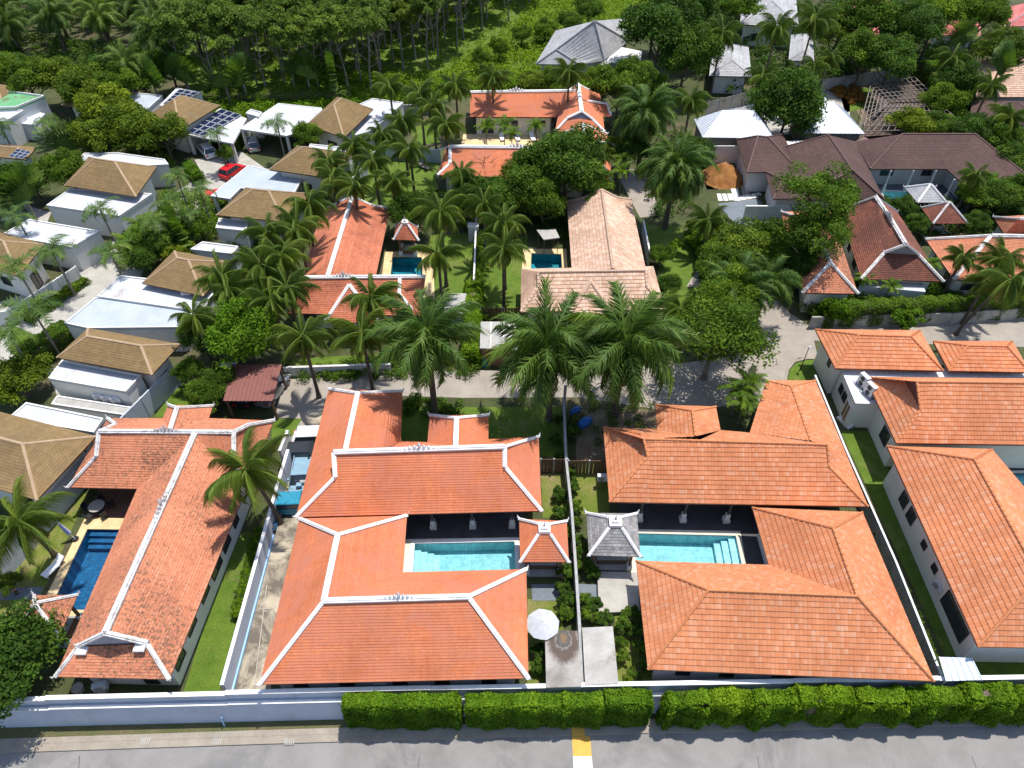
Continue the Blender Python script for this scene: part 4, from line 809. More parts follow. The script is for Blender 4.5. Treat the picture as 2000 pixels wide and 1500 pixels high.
siding('pale metal sheet fence behind the two white metal roofs', [G(1378, 225), G(1450, 207), G(1530, 190), G(1640, 175), G(1700, 166), G(1770, 152)])
# ================================================================== VILLAS
# ---- central orange villa
Z = 3.0; e = lambda u, v, z=None: G(u, v, Z if z is None else z)
t = thing('villa', 'large bright orange villa around the central turquoise pool', 'house', G(700, 1100))
c1, c2, c3, vv, c5, c6 = e(507, 1337), e(1032, 1325), e(1028, 1112), e(787, 1118), e(795, 1007), e(585, 1013)
r1 = RZ(633, 1174, ((507, 1337), (1032, 1325)), ((787, 1118), (1028, 1112)), Z); r2 = RZ(915, 1166, ((507, 1337), (1032, 1325)), ((787, 1118), (1028, 1112)), Z); zz = (r1.z+r2.z)/2
r1 = e(633, 1174, zz); r2 = e(915, 1166, zz); r0 = e(660, 1045, zz-.05)
eave_slab(t, [c1, c2, c3, vv, c5, c6], Z)
roof(t, [[c1, c2, r2, r1], [c2, c3, r2], [c3, vv, r1, r2], [vv, c5, r0, r1], [c5, c6, r0], [c6, c1, r1, r0]], 'tile_centre',
     [(r1, r2, 1.35), (r0, r1, 1.35), (c1, r1), (c2, r2), (c3, r2), (c5, r0), (c6, r0)])
crest(t, r1, r2, .52, 'white_cap'); finial(t, r0, 'white_cap', .6); walls(t, [c1, c2, c3, vv, c5, c6], [.6, .9, .8, .8, .5, .8], 0, Z-.16, 'white_wall', True, 3.0, 4)
# middle block + garage wing + rear gable
f1, f2, b2, b1 = e(578, 1010, 3.15), e(1058, 998, 3.15), e(1052, 853, 3.15), e(640, 862, 3.15)
m1 = RZ(652, 884, ((578, 1010), (1058, 998)), ((640, 862), (1052, 853)), 3.15); m2 = RZ(986, 873, ((578, 1010), (1058, 998)), ((640, 862), (1052, 853)), 3.15); zz = (m1.z+m2.z)/2; m1 = e(652, 884, zz); m2 = e(986, 873, zz)
n1 = on_plane(655, 932, f1, f2, m1); n2 = on_plane(986, 912, f1, f2, m2)
g1, g2 = e(642, 760, 3.15), e(786, 764, 3.15); gv = e(783, 862, 3.15); gL = f1
q0 = RZ(699, 768, ((642, 760), (578, 1010)), ((786, 764), (783, 862)), 3.15); q1 = e(675, 880, q0.z); gw = g1+(f1-g1)*.5
s1, s2, s3, s4 = e(839, 811, 3.15), e(954, 811, 3.15), e(954, 858, 3.15), e(835, 864, 3.15); k0 = RZ(892, 817, ((839, 811), (835, 864)), ((954, 811), (954, 858)), 3.15); k1 = e(890, 874, k0.z+.1)
eave_slab(t, [f1, f2, b2, s3, s2, s1, s4, gv, g2, g1], 3.15)
roof(t, [[f1, f2, n2, m2, m1, n1], [f2, b2, m2, n2], [g1, gw, q1, q0], [gw, f1, n1, m1, q1], [g2, gv, m1+(m2-m1)*.28-Vector((0, 0, .1)), q1, q0], [g1, g2, q0], [gv, s4, k1, m1+(m2-m1)*.3-Vector((0, 0, .02))], [s1, s4, k1, k0], [s2, s3, k1, k0], [s1, s2, k0], [s3, b2, m2, k1]], 'tile_centre',
     [(m1, m2, 1.5), (m1, n1, 1.2), (n1, f1), (m2, n2, 1.2), (n2, f2), (m2, b2), (q0, q1, 1.4), (q0, g1), (q0, g2), (k0, k1, 1.4), (k0, s1), (k0, s2)])
crest(t, m1, m2, .5, 'white_cap', 3.4); finial(t, q0, 'white_cap', .6); finial(t, k0, 'white_cap', .5); finial(t, m1, 'white_cap', .5); finial(t, m2, 'white_cap', .5)
walls(t, [f1, f2, b2, b1], [3.2, .9, .8, 1.2], 0, 2.98, 'white_wall', True, 3.4, 5); walls(t, [g1, g2, gv, f1+(g1-f1)*.35], [.9, .9, .2, 2.6], 0, 2.97, 'white_wall', False)
walls(t, [s1, s2, s3, s4], .8, 0, 2.96, 'white_wall', False)
def columns(t, a, b, n, z1, mat='white_wall', w=.34, z0=0):
    for i in range(n):
        p = a.lerp(b, (i+.5)/n); mb = MB(); mb.box((-w*.8, -w*.8, z0), (w*.8, w*.8, z0+.45), 0, (p.x, p.y, 0)); mb.box((-w/2, -w/2, z0+.45), (w/2, w/2, z0+1.1), 0, (p.x, p.y, 0)); o_ = mb.obj('column_base', mat, t); mb = MB(); mb.box((-.09, -.09, z0+1.1), (.09, .09, z1), 0, (p.x, p.y, 0)); mb.obj('column', 'dark_frame' if z1 < 3.05 else mat, t)
columns(t, e(800, 1000)+Vector((0, .5, 0)), e(1040, 996)+Vector((0, .5, 0)), 3, 3.0)
deck('terrace', [(790, 960), (1020, 955), (1022, 1049), (788, 1053)], 'dark_deck', z=.035); deck('pool_deck', [(786, 1053), (1022, 1048), (1024, 1150), (775, 1150)], 'beige_deck', POOLS['c'])
basin('turquoise pool with left steps beside the red tiled pavilion', pc, 'pool_cyan', 'white_cap', steps=(3, 4, .5, .1, .86))
# ---- right orange villa
t = thing('villa', 'large orange villa with flat tiles and no white ridges, pool inside', 'house', G(1500, 1100)); Z = 3.0
c1, c2, c3, vv, c5, c6 = e(1265, 1308), e(1824, 1331), e(1684, 1001), e(1469, 992), e(1501, 1104), e(1242, 1096)
r1 = RZ(1383, 1153, ((1265, 1308), (1824, 1331)), ((1242, 1096), (1501, 1104)), Z); r2 = RZ(1674, 1165, ((1265, 1308), (1824, 1331)), ((1242, 1096), (1501, 1104)), Z); zz = (r1.z+r2.z)/2
r1 = e(1383, 1153, zz); r2 = e(1674, 1165, zz); r0 = e(1627, 1032, zz)
eave_slab(t, [c1, c2, c3, vv, c5, c6], Z)
OC = dict(kind='tile_flat', capmat='orange_cap', style='round', w=.22)
roof(t, [[c1, c2, r2, r1], [c2, c3, r0, r2], [c3, vv, r0], [vv, c5, r2, r0], [c5, c6, r1, r2], [c6, c1, r1]], caps=[(r1, r2), (r0, r2), (c1, r1), (c2, r2), (c3, r0), (vv, r0), (c6, r1)], **OC)
walls(t, [c1, c2, c3, vv, c5, c6], [.6, .8, .7, .9, .9, .8], 0, Z-.16, 'white_wall', True, 3.0, 6)
Z = 3.1
f1, f2, b1 = e(1190, 981), e(1695, 990), e(1178, 835); rb = e(1592, 744)
m1 = RZ(1257, 858, ((1190, 981), (1695, 990)), ((1178, 835), (1420, 841)), Z); zz = m1.z; m2 = e(1616, 869, zz); n1 = on_plane(1265, 893, f1, f2, m1); n2 = on_plane(1619, 912, f1, f2, m2)
x1 = on_plane(1251, 848, b1, f1, e(1265, 893, n1.z))
a1, a2, a3, a4 = e(1280, 791), e(1398, 795), e(1407, 841), e(1282, 839); ka = RZ(1352, 803, ((1280, 791), (1282, 839)), ((1398, 795), (1407, 841)), Z); kb_ = e(1358, 853, ka.z)
h1, h4 = e(1496, 744), e(1464, 846); hr = RZ(1545, 755, ((1496, 744), (1464, 846)), ((1592, 744), (1695, 990)), Z, .8, 6); hk = e(1583, 862, hr.z)
eave_slab(t, [f1, f2, rb, h1, h4, a3, a2, a1, a4, b1], Z)
roof(t, [[f1, f2, n2, m2, m1, n1], [b1, f1, n1, x1], [b1, a4, kb_, m1], [a1, a4, kb_, ka], [a2, a3, kb_, ka], [a1, a2, ka], [a3, h4, m2, m1+(m2-m1)*.3], [h4, h1, hr, hk], [h1, rb, hr], [f2, rb, hr, hk, m2, n2]],
     caps=[(m1, m2), (n1, f1), (m1, n1), (m2, n2), (n2, f2), (b1, x1), (ka, kb_), (ka, a1), (ka, a2), (hr, hk), (hr, h1), (hr, rb)], **OC)
mb = MB(); mb.face([x1, n1, m1]); mb.face([m1, x1, b1+(x1-b1)*.98]); mb.obj('gable_board', 'fascia', t)
walls(t, [f1, f2, rb, h1, h4, b1], [3.0, .8, .8, .8, .8, .8], 0, 2.93, 'white_wall', True, 3.4, 7); walls(t, [a1, a2, a3, a4], .7, 0, 2.92, 'white_wall', False)
columns(t, e(1215, 982)+Vector((0, .5, 0)), e(1480, 986)+Vector((0, .5, 0)), 3, 2.95)
deck('terrace', [(1200, 945), (1478, 950), (1512, 1130), (1462, 1130), (1446, 1037), (1215, 1033)], 'dark_deck', z=.035); deck('pool_deck', [(1225, 1033), (1447, 1037), (1466, 1140), (1225, 1140)], 'beige_deck', POOLS['r'])
basin('turquoise pool with right steps beside the grey shingled pavilion', pr, 'pool_cyan', 'beige_deck', steps=(1, 3, .55, .0, 1))
# ---- left mossy villa
t = thing('villa', 'weathered orange villa with black specks and a deep blue pool', 'house', G(300, 1100)); Z = 3.2
c1, c2, c3 = e(108, 1322), e(331, 1327), e(535, 822); fl, fi = e(133, 952), e(268, 955)
rt = RZ(381, 847, ((108, 1322), (268, 955)), ((331, 1327), (535, 822)), Z); rbm = RZ(206, 1236, ((108, 1322), (268, 955)), ((331, 1327), (535, 822)), Z); zz = (rt.z+rbm.z)/2; rt = e(381, 847, zz); rbm = e(206, 1237, zz)
nl = on_plane(154, 1262, c1, fi, rbm); nr_ = on_plane(287, 1256, c2, c3, rbm)
E1 = e(476, 967); x1, x2 = e(194, 843, zz), e(457, 845, zz); y1 = on_plane(189, 891, fl, fi, x1); bl = e(210, 817); bR = on_plane(457, 893, rt, x2, E1); y2 = e(226, 829, (x1.z+Z)/2+.5); z2 = e(485, 831, (x2.z+Z)/2+.4)
w1, w2, w3, w4 = e(329, 791), e(416, 793), e(408, 817), e(318, 817); kg = RZ(346, 797, ((329, 791), (318, 817)), ((416, 793), (408, 817)), Z); kh = e(332, 841, kg.z)
wr = e(450, 1030)
eave_slab(t, [c1, c2, c3, w3, w2, w1, w4, bl, fl, fi], Z)
roof(t, [[c2, E1, rt, rbm, nr_], [E1, bR, x2, rt], [E1, c3, z2, x2, bR], [c1, fi, rt, rbm, nl], [c1, c2, nr_, nl], [fl, fi, rt, x1, y1], [fl, bl, y2, x1, y1], [bl, w4, kh, x1, y2], [w3, c3, z2, x2, kh], [w1, w4, kh, kg], [w2, w3, kh, kg], [w1, w2, kg]], 'tile_left',
     [(rt, rbm, 1.5), (x1, x2, 1.4), (rbm, nl, 1.2), (rbm, nr_, 1.2), (nl, c1), (nr_, c2), (x1, y1, 1.2), (y1, fl), (x1, y2), (y2, bl), (x2, bR, 1.2), (bR, E1), (x2, z2, 1.3), (z2, c3, 1.2), (kg, kh, 1.3), (kg, w1), (kg, w2)], 'old_cap')
mb = MB(); ap = rbm-Vector((0, 0, .15)); mb.face([nl, nr_, ap]); mb.obj('gable', 'grey_gable', t)
mb = MB(); mb.beam(nl, nr_, .12, .12); mb.obj('gable_beam', 'fascia', t)
for p, s in ((nl, 1), (nr_, -1)): mb = MB(); mb.box((-.35, -.3, -.05), (.35, .3, .1), 0, p+Vector((s*.35, -.3, 0))); mb.obj('corner_block', 'white_cap', t)
crest(t, rt, rbm, .42, 'old_cap', 3.4); crest(t, x1, x2, .5, 'old_cap', 2.6); finial(t, rbm, 'old_cap', .5); finial(t, kg, 'old_cap', .4)
walls(t, [c1, c2, c3, e(400, 830), fi], [.9, .7, .9, .9, .9], 0, Z-.16, 'cream_wall', True, 2.2, 8)
walls(t, [fl, fi, e(300, 830), bl], [2.6, .3, .9, .9], 0, Z-.18, 'cream_wall', False)
deck('terrace', [(196, 940), (290, 940), (270, 1012), (174, 1011)], 'red_floor', z=.035); deck('pool_deck', [(166, 1011), (272, 1011), (182, 1222), (60, 1222), (86, 1172)], 'sand_deck', POOLS['l'])
basin('deep blue pool with shallow steps beside the weathered villa', pl, 'pool_blue', 'sand_deck', steps=(0, 3, .42, .05, .95), stepmat='pool_blue')
# ---- far right villa (taller)
t = thing('villa', 'tall orange villa with cream side walls at the right edge', 'house', G(1900, 1000)); Z = 4.0
c1, c2, c3, c4 = e(1910, 1264), e(2380, 1272), e(2090, 878), e(1937, 878); a0 = e(1732, 872); c2b = e(2300, 1120); vi = e(2140, 1118)
rA = RZ(1903, 898, ((1732, 872), (1910, 1264)), ((1937, 878), (2140, 1350)), Z); rB = e(2030, 1128, rA.z); rC = e(2330, 1135, rA.z)
eave_slab(t, [c1, c2, c2b, vi, c4, a0], Z)
roof(t, [[a0, c1, rB, rA], [c1, c2, rC, rB], [c4, vi, rB, rA], [a0, c4, rA], [vi, c2b, rC, rB]], caps=[(rA, rB), (a0, rA), (c4, rA), (c1, rB), (rB, rC)], **OC)
o = walls(t, [c1, c2, c2b, vi, c4, a0], [.8, .8, .8, .8, .8, .8], 0, Z-.16, 'cream_wall', False)
qa, qb = offset([(p.x, p.y) for p in (c1, c2, c2b, vi, c4, a0)], .8)[5], offset([(p.x, p.y) for p in (c1, c2, c2b, vi, c4, a0)], .8)[0]
def wins_on(t, a, b, spec):
    a = Vector((a[0], a[1], 0)); b = Vector((b[0], b[1], 0)); d = (b-a).normalized(); L = (b-a).length; n = Vector((d.y, -d.x, 0)); n = n if n.dot(Vector((0, 20, 0))-a) > 0 else -n
    for s, w, z0, z1, *m in spec: window(t, a+d*L*s, d, n, w, z0, z1, *(m or []))
def wins_left(t, a, b, spec):
    a = Vector((a[0], a[1], 0)); b = Vector((b[0], b[1], 0)); d = (b-a).normalized(); n = Vector((d.y, -d.x, 0)); n = n if n.x < 0 else -n; L = (b-a).length
    for s, w, z0, z1, *m in spec: window(t, a+d*L*s, d, n, w, z0, z1, *(m or []))
wins_left(t, qa, qb, [(.2, .55, 1.3, 2.6), (.3, .55, 1.3, 2.6), (.47, .35, 1.6, 2.3), (.6, .35, 1.6, 2.3), (.84, 1.7, 1.0, 2.6)])
# buttress-like bay on the side wall
Z = 4.1
d1, d2, d3, d4 = e(1750, 866), e(2200, 872), e(2200, 742), e(1690, 737)
rD = RZ(1790, 746, ((1750, 866), (2200, 872)), ((1690, 737), (2200, 742)), Z, 1.5, 4); nD = on_plane(1797, 801, d1, d2, rD); xD = e(1765, 742, (Z+rD.z)/2+.2); rE = e(2150, 750, rD.z)
eave_slab(t, [d1, d2, d3, d4], Z)
roof(t, [[d1, d2, rE, rD, nD], [d4, d1, nD, xD], [d4, d3, rE, rD]], caps=[(rD, rE), (nD, d1), (rD, nD), (xD, d4)], **OC)
mb = MB(); mb.face([xD, nD, rD]); mb.obj('gable_board', 'fascia', t)
walls(t, [d1, d2, d3, d4], .8, 0, Z-.17, 'cream_wall', False); q = offset([(p.x, p.y) for p in (d1, d2, d3, d4)], .8); wins_left(t, q[0], q[3], [(.3, .7, 1.2, 2.7)])
# entrance block with flat white roof
mb = MB(); fr = [G(1645, 724, 3.3), G(1672, 787, 3.3), G(1720, 788, 3.3), G(1693, 735, 3.3), G(2200, 738, 3.3), G(2200, 715, 3.3)]; mb.prism(fr[:4], 0, 3.2); mb.prism([fr[0], fr[3], fr[4], fr[5]], 0, 3.19); mb.obj('wall', 'cream_wall', t)
mb = MB(); mb.prism(offset(fr, -.06), 3.2, 3.32); mb.obj('flat_roof', 'white_cap', t)
wins_left(t, fr[0], fr[1], [(.28, .4, 1.5, 2.5), (.52, .4, 1.5, 2.5), (.8, .55, .25, 2.4, 'white_paint', 'door_brown', 'door')])
for i in range(3): mb = MB(); c = G(1652, 822, .2); mb.box((-.5+.28*i, -.8, 0), (.5, .8, .18*(i+1)), .4, (c.x+.1, c.y, 0)); mb.obj('step', 'white_cap', t)
for nm, px, rg in (('top', [(1631, 720), (1842, 725), (1797, 646), (1592, 644)], ((1681, 648), (1771, 650))), ('r', [(1853, 725), (2012, 728), (1977, 667), (1822, 667)], ((1898, 669), (1964, 670)))):
    Zt = 4.0; C = [e(u, v, Zt) for u, v in px]; hw = abs(C[0].y-C[3].y)/2; kk = hw*.62
    ra = e(*rg[0], Zt+kk); rb_ = e(*rg[1], Zt+kk)
    ra = Vector(((C[0].x+C[3].x)/2+hw*.95, (C[0].y+C[3].y)/2, Zt+kk)); rb_ = Vector(((C[1].x+C[2].x)/2-hw*.95, (C[1].y+C[2].y)/2, Zt+kk))
    eave_slab(t, C, Zt); roof(t, [[C[0], C[1], rb_, ra], [C[1], C[2], rb_], [C[2], C[3], ra, rb_], [C[3], C[0], ra]], caps=[(C[0], ra), (C[3], ra), (C[1], rb_), (C[2], rb_), (ra, rb_)], **OC)
    q = walls(t, C, .7, 0, Zt-.16, 'cream_wall', False); q = offset([(p.x, p.y) for p in C], .7); wins_left(t, q[3], q[0], [(.62, .3, 2.2, 2.9)])
deck('terrace', [(1940, 880), (2200, 880), (2200, 920), (1955, 920)], 'dark_deck', z=.03); deck('pool_deck', [(1950, 917), (2200, 917), (2200, 1000), (1985, 1000)], 'pale_concrete', POOLS['e'])
basin('striped turquoise pool cut by the right edge', p2, 'pool_cyan', 'beige_deck', steps=(0, 4, .6, 0, 1))
# ---- middle left villa with ridge ornaments
t = thing('villa', 'old red-orange villa with long white ridge beside the coconut palms', 'house', G(690, 500)); Z = 3.0
a1, a2, a3, a4 = e(628, 410), e(762, 408), e(733, 545), e(588, 548); ap = RZ(688, 384, ((628, 410), (588, 548)), ((762, 408), (733, 545)), Z); br = e(640, 541, ap.z); s1 = e(725, 401, (Z+ap.z)/2); s0 = e(652, 401, (Z+ap.z)/2)
roof(t, [[a4, a1, s0, ap, br], [a3, a2, s1, ap, br], [a1, a2, s1, ap, s0]], 'tile_old', [(ap, br, 1.5), (ap, s1), (s1, a2), (ap, s0), (s0, a1)]); finial(t, ap, 'white_cap', .8)
eave_slab(t, [a1, a2, a3, a4], Z); walls(t, [a1, a2, a3, a4], .9, 0, Z-.16, 'cream_wall', True, 3, 9)
b1, b2, b3, b4 = e(556, 612), e(820, 617), e(832, 540), e(570, 541); rr1 = RZ(574, 543, ((556, 612), (820, 617)), ((562, 538), (830, 538)), Z, .8, 3.4); rr2 = e(831, 541, rr1.z); rm = e(781, 544, rr1.z); n1 = on_plane(576, 587, b1, b2, rr1); n2 = on_plane(780, 574, b1, b2, rr1)
bb1, bb2 = e(568, 538), e(832, 538)
pk = RZ(683, 561, ((640, 628), (668, 575)), ((742, 632), (712, 575)), Z, .8, 3.0); pl1, pr1 = e(636, 628), e(740, 632); pj = on_plane(692, 548, b1, b2, rr1)
roof(t, [[b1, b2, rr2, rr1, n1], [bb1, bb2, rr2, rr1], [b1, bb1, rr1, n1]], 'tile_old', [(rr1, rr2, 1.5), (rr1, n1), (n1, b1), (rm, n2, 1.2), (n2, e(812, 612))])
roof(t, [[pl1, on_plane(655, 585, b1, b2, rr1), pj, pk+Vector((0, 0, .25))], [pr1, on_plane(722, 585, b1, b2, rr1), pj, pk+Vector((0, 0, .25))], [pl1, pr1, pk+Vector((0, 0, .3))]], 'tile_old', [(pl1, pk+Vector((0, 0, .3)), 1.2), (pr1, pk+Vector((0, 0, .3)), 1.2)])
crest(t, rr1, rr2, .38, 'white_cap', 3); finial(t, pk, 'white_cap', .6); finial(t, rm, 'white_cap', .6)
eave_slab(t, [b1, b2, bb2, bb1], Z); walls(t, [b1, b2, bb2, bb1], .8, 0, Z-.16, 'cream_wall', True, 3, 10)
deck('pool_deck', [(752, 492), (845, 490), (850, 600), (738, 600)], 'sand_deck', POOLS['m'])
basin('teal pool in front of the small thatch bed pavilion', pm, 'pool_teal', 'sand_deck')
# ---- pink villa
t = thing('villa', 'villa with faded pink-beige tiles behind the big palms', 'house', G(1180, 500)); Z = 3.0
PK = dict(kind='tile_pink', capmat='pink_cap', style='round', w=.34)
a1, a2, a3, a4 = e(1107, 394), e(1232, 390), e(1262, 530), e(1117, 532); ap = RZ(1175, 371, ((1107, 394), (1117, 532)), ((1232, 390), (1262, 530)), Z); br = e(1197, 526, ap.z); sL, sR = e(1137, 388, (Z+ap.z)/2), e(1206, 387, (Z+ap.z)/2)
roof(t, [[a4, a1, sL, ap, br], [a3, a2, sR, ap, br], [a1, a2, sR, ap, sL]], caps=[(ap, br), (ap, sL), (ap, sR), (sL, a1), (sR, a2)], **PK); eave_slab(t, [a1, a2, a3, a4], Z); walls(t, [a1, a2, a3, a4], .8, 0, Z-.16, 'cream_wall', True, 3, 11)
b1, b2, b3, b4 = e(1017, 610), e(1299, 605), e(1276, 523), e(1018, 529)
rr1 = RZ(1051, 532, ((1017, 610), (1299, 605)), ((1018, 526), (1276, 522)), Z, .8, 3.2); rr2 = e(1261, 529, rr1.z); n1 = on_plane(1051, 563, b1, b2, rr1); bb1, bb2 = e(1018, 526), e(1276, 521); n2 = on_plane(1263, 560, b1, b2, rr2)
pk = e(1154, 551, rr1.z-.5); p1, p2_ = e(1112, 606), e(1196, 604); pj = on_plane(1154, 543, b1, b2, rr1)
roof(t, [[b1, b2, n2, rr2, rr1, n1], [bb1, bb2, rr2, rr1], [b1, bb1, rr1, n1], [b2, bb2, rr2, n2]], caps=[(rr1, rr2), (rr1, n1), (n1, b1), (rr2, n2), (n2, b2)], **PK)
roof(t, [[p1+Vector((0, -.8, 0)), p2_+Vector((0, -.8, 0)), pk], [p1+Vector((0, -.8, 0)), p1+Vector((.3, .6, .5)), pj, pk], [p2_+Vector((0, -.8, 0)), p2_+Vector((-.3, .6, .5)), pj, pk]], caps=[(p1+Vector((0, -.8, 0)), pk), (p2_+Vector((0, -.8, 0)), pk)], **PK)
eave_slab(t, [b1, b2, bb2, bb1], Z); walls(t, [b1, b2, bb2, bb1], .8, 0, Z-.16, 'cream_wall', True, 3, 12)
deck('pool_deck', [(1022, 486), (1106, 486), (1110, 548), (1018, 548)], 'sand_deck', POOLS['t'])
basin('small teal pool beside the beige garden canopy', pt, 'pool_teal', 'sand_deck')
# ---- top centre villa
t = thing('villa', 'orange villa with two long parallel wings and a tall gable', 'house', G(1050, 260)); Z = 3.2
a1, a2, a3, a4 = e(925, 228), e(1085, 229), e(1110, 178), e(912, 180)
r1 = RZ(918, 181, ((925, 228), (1085, 229)), ((915, 177), (1110, 177)), Z, 1.0, 3.6); r2 = e(1132, 178, r1.z)
roof(t, [[e(918, 228), a2, r2, r1], [e(916, 178), e(1110, 176), r2, r1]], 'tile_centre', [(r1, r2, 1.6)], w=.36); crest(t, r1, r2, .42, 'white_cap', 4); walls(t, [e(918, 228), a2, e(1110, 176), e(918, 178)], .9, 0, Z-.16, 'cream_wall', True, 3, 13)
eave_slab(t, [e(918, 228), a2, e(1110, 176), e(918, 178)], Z)
g1, g2, g3, g4 = e(1084, 257), e(1181, 257), e(1172, 184), e(1098, 182); ka = RZ(1129, 165, ((1084, 257), (1098, 182)), ((1181, 257), (1172, 184)), Z, 2, 4.6); kb_ = e(1136, 218, ka.z); nL, nR = on_plane(1108, 231, g1, g4, ka), on_plane(1157, 233, g2, g3, ka)
roof(t, [[g1, g4, e(1112, 176, 4.4), ka, kb_, nL], [g2, g3, e(1150, 176, 4.4), ka, kb_, nR], [g1, g2, nR, nL], [g4, g3, e(1150, 176, 4.4), ka, e(1112, 176, 4.4)]], 'tile_centre', [(ka, kb_, 1.6), (kb_, nL, 1.2), (kb_, nR, 1.2), (nL, g1), (nR, g2), (ka, e(1112, 176, 4.4)), (ka, e(1150, 176, 4.4))], w=.36)
mb = MB(); mb.face([nL, nR, kb_-Vector((0, 0, .2))]); mb.obj('gable', 'grey_gable', t); finial(t, ka, 'white_cap', .8); eave_slab(t, [g1, g2, g3, g4], Z); walls(t, [g1, g2, g3, g4], .9, 0, Z-.16, 'cream_wall', True, 3, 14)
j1, j2, j3, j4 = e(1186, 204), e(1192, 228), e(1140, 228), e(1140, 198); roof(t, [[e(1176, 228), e(1193, 228), e(1187, 204, 4.0), e(1150, 201, 4.4)], [e(1193, 228), e(1190, 205), e(1186, 203, 4.0)]], 'tile_centre', [(e(1148, 198, 4.5), e(1186, 203, 4.2), 1.2), (e(1186, 203, 4.2), e(1193, 226))], w=.34)
l1, l2, l3, l4 = e(1098, 300), e(1186, 300), e(1186, 262), e(1101, 260); ka = e(1140, 244, 5.0); kb_ = e(1146, 286, 5.0)
roof(t, [[l1, l4, ka, kb_], [l2, l3, ka, kb_], [l1, l2, kb_]], 'tile_centre', [(ka, kb_, 1.6), (ka, l4, 1.1), (ka, l3, 1.1)], w=.36); finial(t, ka, 'white_cap', .6); eave_slab(t, [l1, l2, l3, l4], Z); walls(t, [l1, l2, l3, l4], .8, 0, Z-.16, 'cream_wall', False)
o1, o2, o3, o4 = e(1160, 310), e(1214, 311), e(1210, 292), e(1158, 278); roof(t, [[o1, o2, e(1197, 281, 4.2), e(1158, 279, 4.2)], [o2, e(1210, 288), e(1197, 281, 4.2)]], 'tile_centre', [(e(1158, 278, 4.3), e(1197, 280, 4.3), 1.2), (e(1197, 280, 4.3), o2)], w=.34)
v1, v2, v3, v4 = e(855, 342), e(1194, 352), e(1190, 260), e(868, 262); r1 = RZ(879, 287, ((855, 342), (1194, 352)), ((872, 284), (1190, 290)), Z, .8, 3.2); r2 = e(1160, 291, r1.z); nn_ = on_plane(879, 319, v1, v2, r1); v4 = e(872, 284); v3 = e(1190, 290)
roof(t, [[v1, v2, r2, r1, nn_], [v4, v3, r2, r1], [v1, v4, r1, nn_], [v2, v3, r2]], 'tile_centre', [(r1, r2, 1.6), (r1, nn_, 1.2), (nn_, v1), (r1, e(860, 292, 4.0)), (r2, v2)], w=.36); crest(t, r1, r2, .47, 'white_cap', 4)
eave_slab(t, [v1, v2, v3, v4], Z); walls(t, [v1, v2, v3, v4], .9, 0, Z-.16, 'cream_wall', True, 3.5, 15)
deck('terrace', [(905, 262), (1090, 262), (1090, 285), (900, 285)], 'sand_deck', z=.03)
# ---- grey villa at the top
t = thing('villa', 'grey shingle roofed villa at the edge of the green field', 'house', G(1150, 110)); Z = 3.4
a1, a2, a3, a4, a5 = e(1046, 125), e(1133, 127), e(1180, 118), e(1228, 80), e(1190, 20)
ap = e(1161, 41, 9.0); lf = e(1086, 97, 5.2)
ap2 = Vector((ap.x, ap.y, ap.z)); b0 = e(1085, 60)
GR = dict(kind='tile_grey', capmat='grey_cap', style='round', w=.3)
roof(t, [[a1, a2, lf], [a2, a3, ap2, lf], [a3, a4, ap2], [a4, e(1235, 35), ap2], [a1, b0, ap2, lf], [b0, e(1235, 35), ap2]], caps=[(lf, ap2), (a2, lf), (a3, ap2), (a4, ap2), (a1, lf)], **GR)
eave_slab(t, [a1, a2, a3, a4, e(1235, 35), b0], Z, 'grey_cap'); walls(t, [a1, a2, a3, a4, e(1235, 35), b0], .8, 0, Z-.16, 'white_wall', True, 3, 16)
s1, s2, s3, s4 = e(1166, 137, 3), e(1225, 139, 3), e(1222, 118, 3), e(1176, 118, 3); sp = e(1196, 122, 4.6); roof(t, [[s1, s2, sp], [s2, s3, sp], [s3, s4, sp], [s4, s1, sp]], caps=[(s1, sp), (s2, sp)], **GR); walls(t, [s1, s2, s3, s4], .5, 0, 2.95, 'white_wall', False)
mb = MB(); q = [G(1185, 118, 3.3), G(1250, 122, 3.3), G(1254, 100, 3.3), G(1205, 90, 3.3)]; mb.prism(q, 0, 3.3); mb.obj('wing', 'white_wall', t)
# ---- brown villa
t = thing('villa', 'new dark brown shingle villa with several joined roofs', 'house', G(1600, 330)); Z = 3.3
BR = dict(kind='tile_brown', capmat='brown_cap', style='round', w=.22)
def hp(C, ra, rb_, inset=.7, wall='white_wall', ze=Z):
    roof(t, [[C[0], C[1], rb_, ra], [C[1], C[2], rb_], [C[2], C[3], ra, rb_], [C[3], C[0], ra]], caps=[(C[0], ra), (C[3], ra), (C[1], rb_), (C[2], rb_), (ra, rb_)], **BR); eave_slab(t, C, ze, 'brown_cap'); walls(t, C, inset, 0, ze-.16, wall, False)
C = [e(1459, 337), e(1560, 334), e(1530, 262), e(1438, 273)]; ra = e(1480, 266, 5.2); rb_ = e(1497, 264, 5.2); hp(C, ra, e(1500, 268, 5.3))
C = [e(1510, 389), e(1590, 386), e(1560, 332), e(1494, 335)]; hp(C, e(1528, 352, 4.4), e(1556, 350, 4.4))
a1, a2, a3, a4 = e(1560, 392), e(1727, 389), e(1669, 276), e(1517, 291); ap = e(1618, 264, 6.2); ak = e(1664, 332, 6.1)
roof(t, [[a1, a4, ap, ak], [a2, a3, ap, ak], [a1, a2, ak], [a4, a3, ap]], caps=[(ap, ak), (ak, a1), (ak, a2), (ap, a4)], **BR); eave_slab(t, [a1, a2, a3, a4], Z, 'brown_cap'); walls(t, [a1, a2, a3, a4], .8, 0, Z-.16, 'white_wall', True, 3, 17)
mb = MB(); gq = [e(1651, 346, 4.6), e(1689, 351, 4.6), e(1667, 333, 6.2)]; mb.face(gq); mb.obj('gable', 'wood', t)
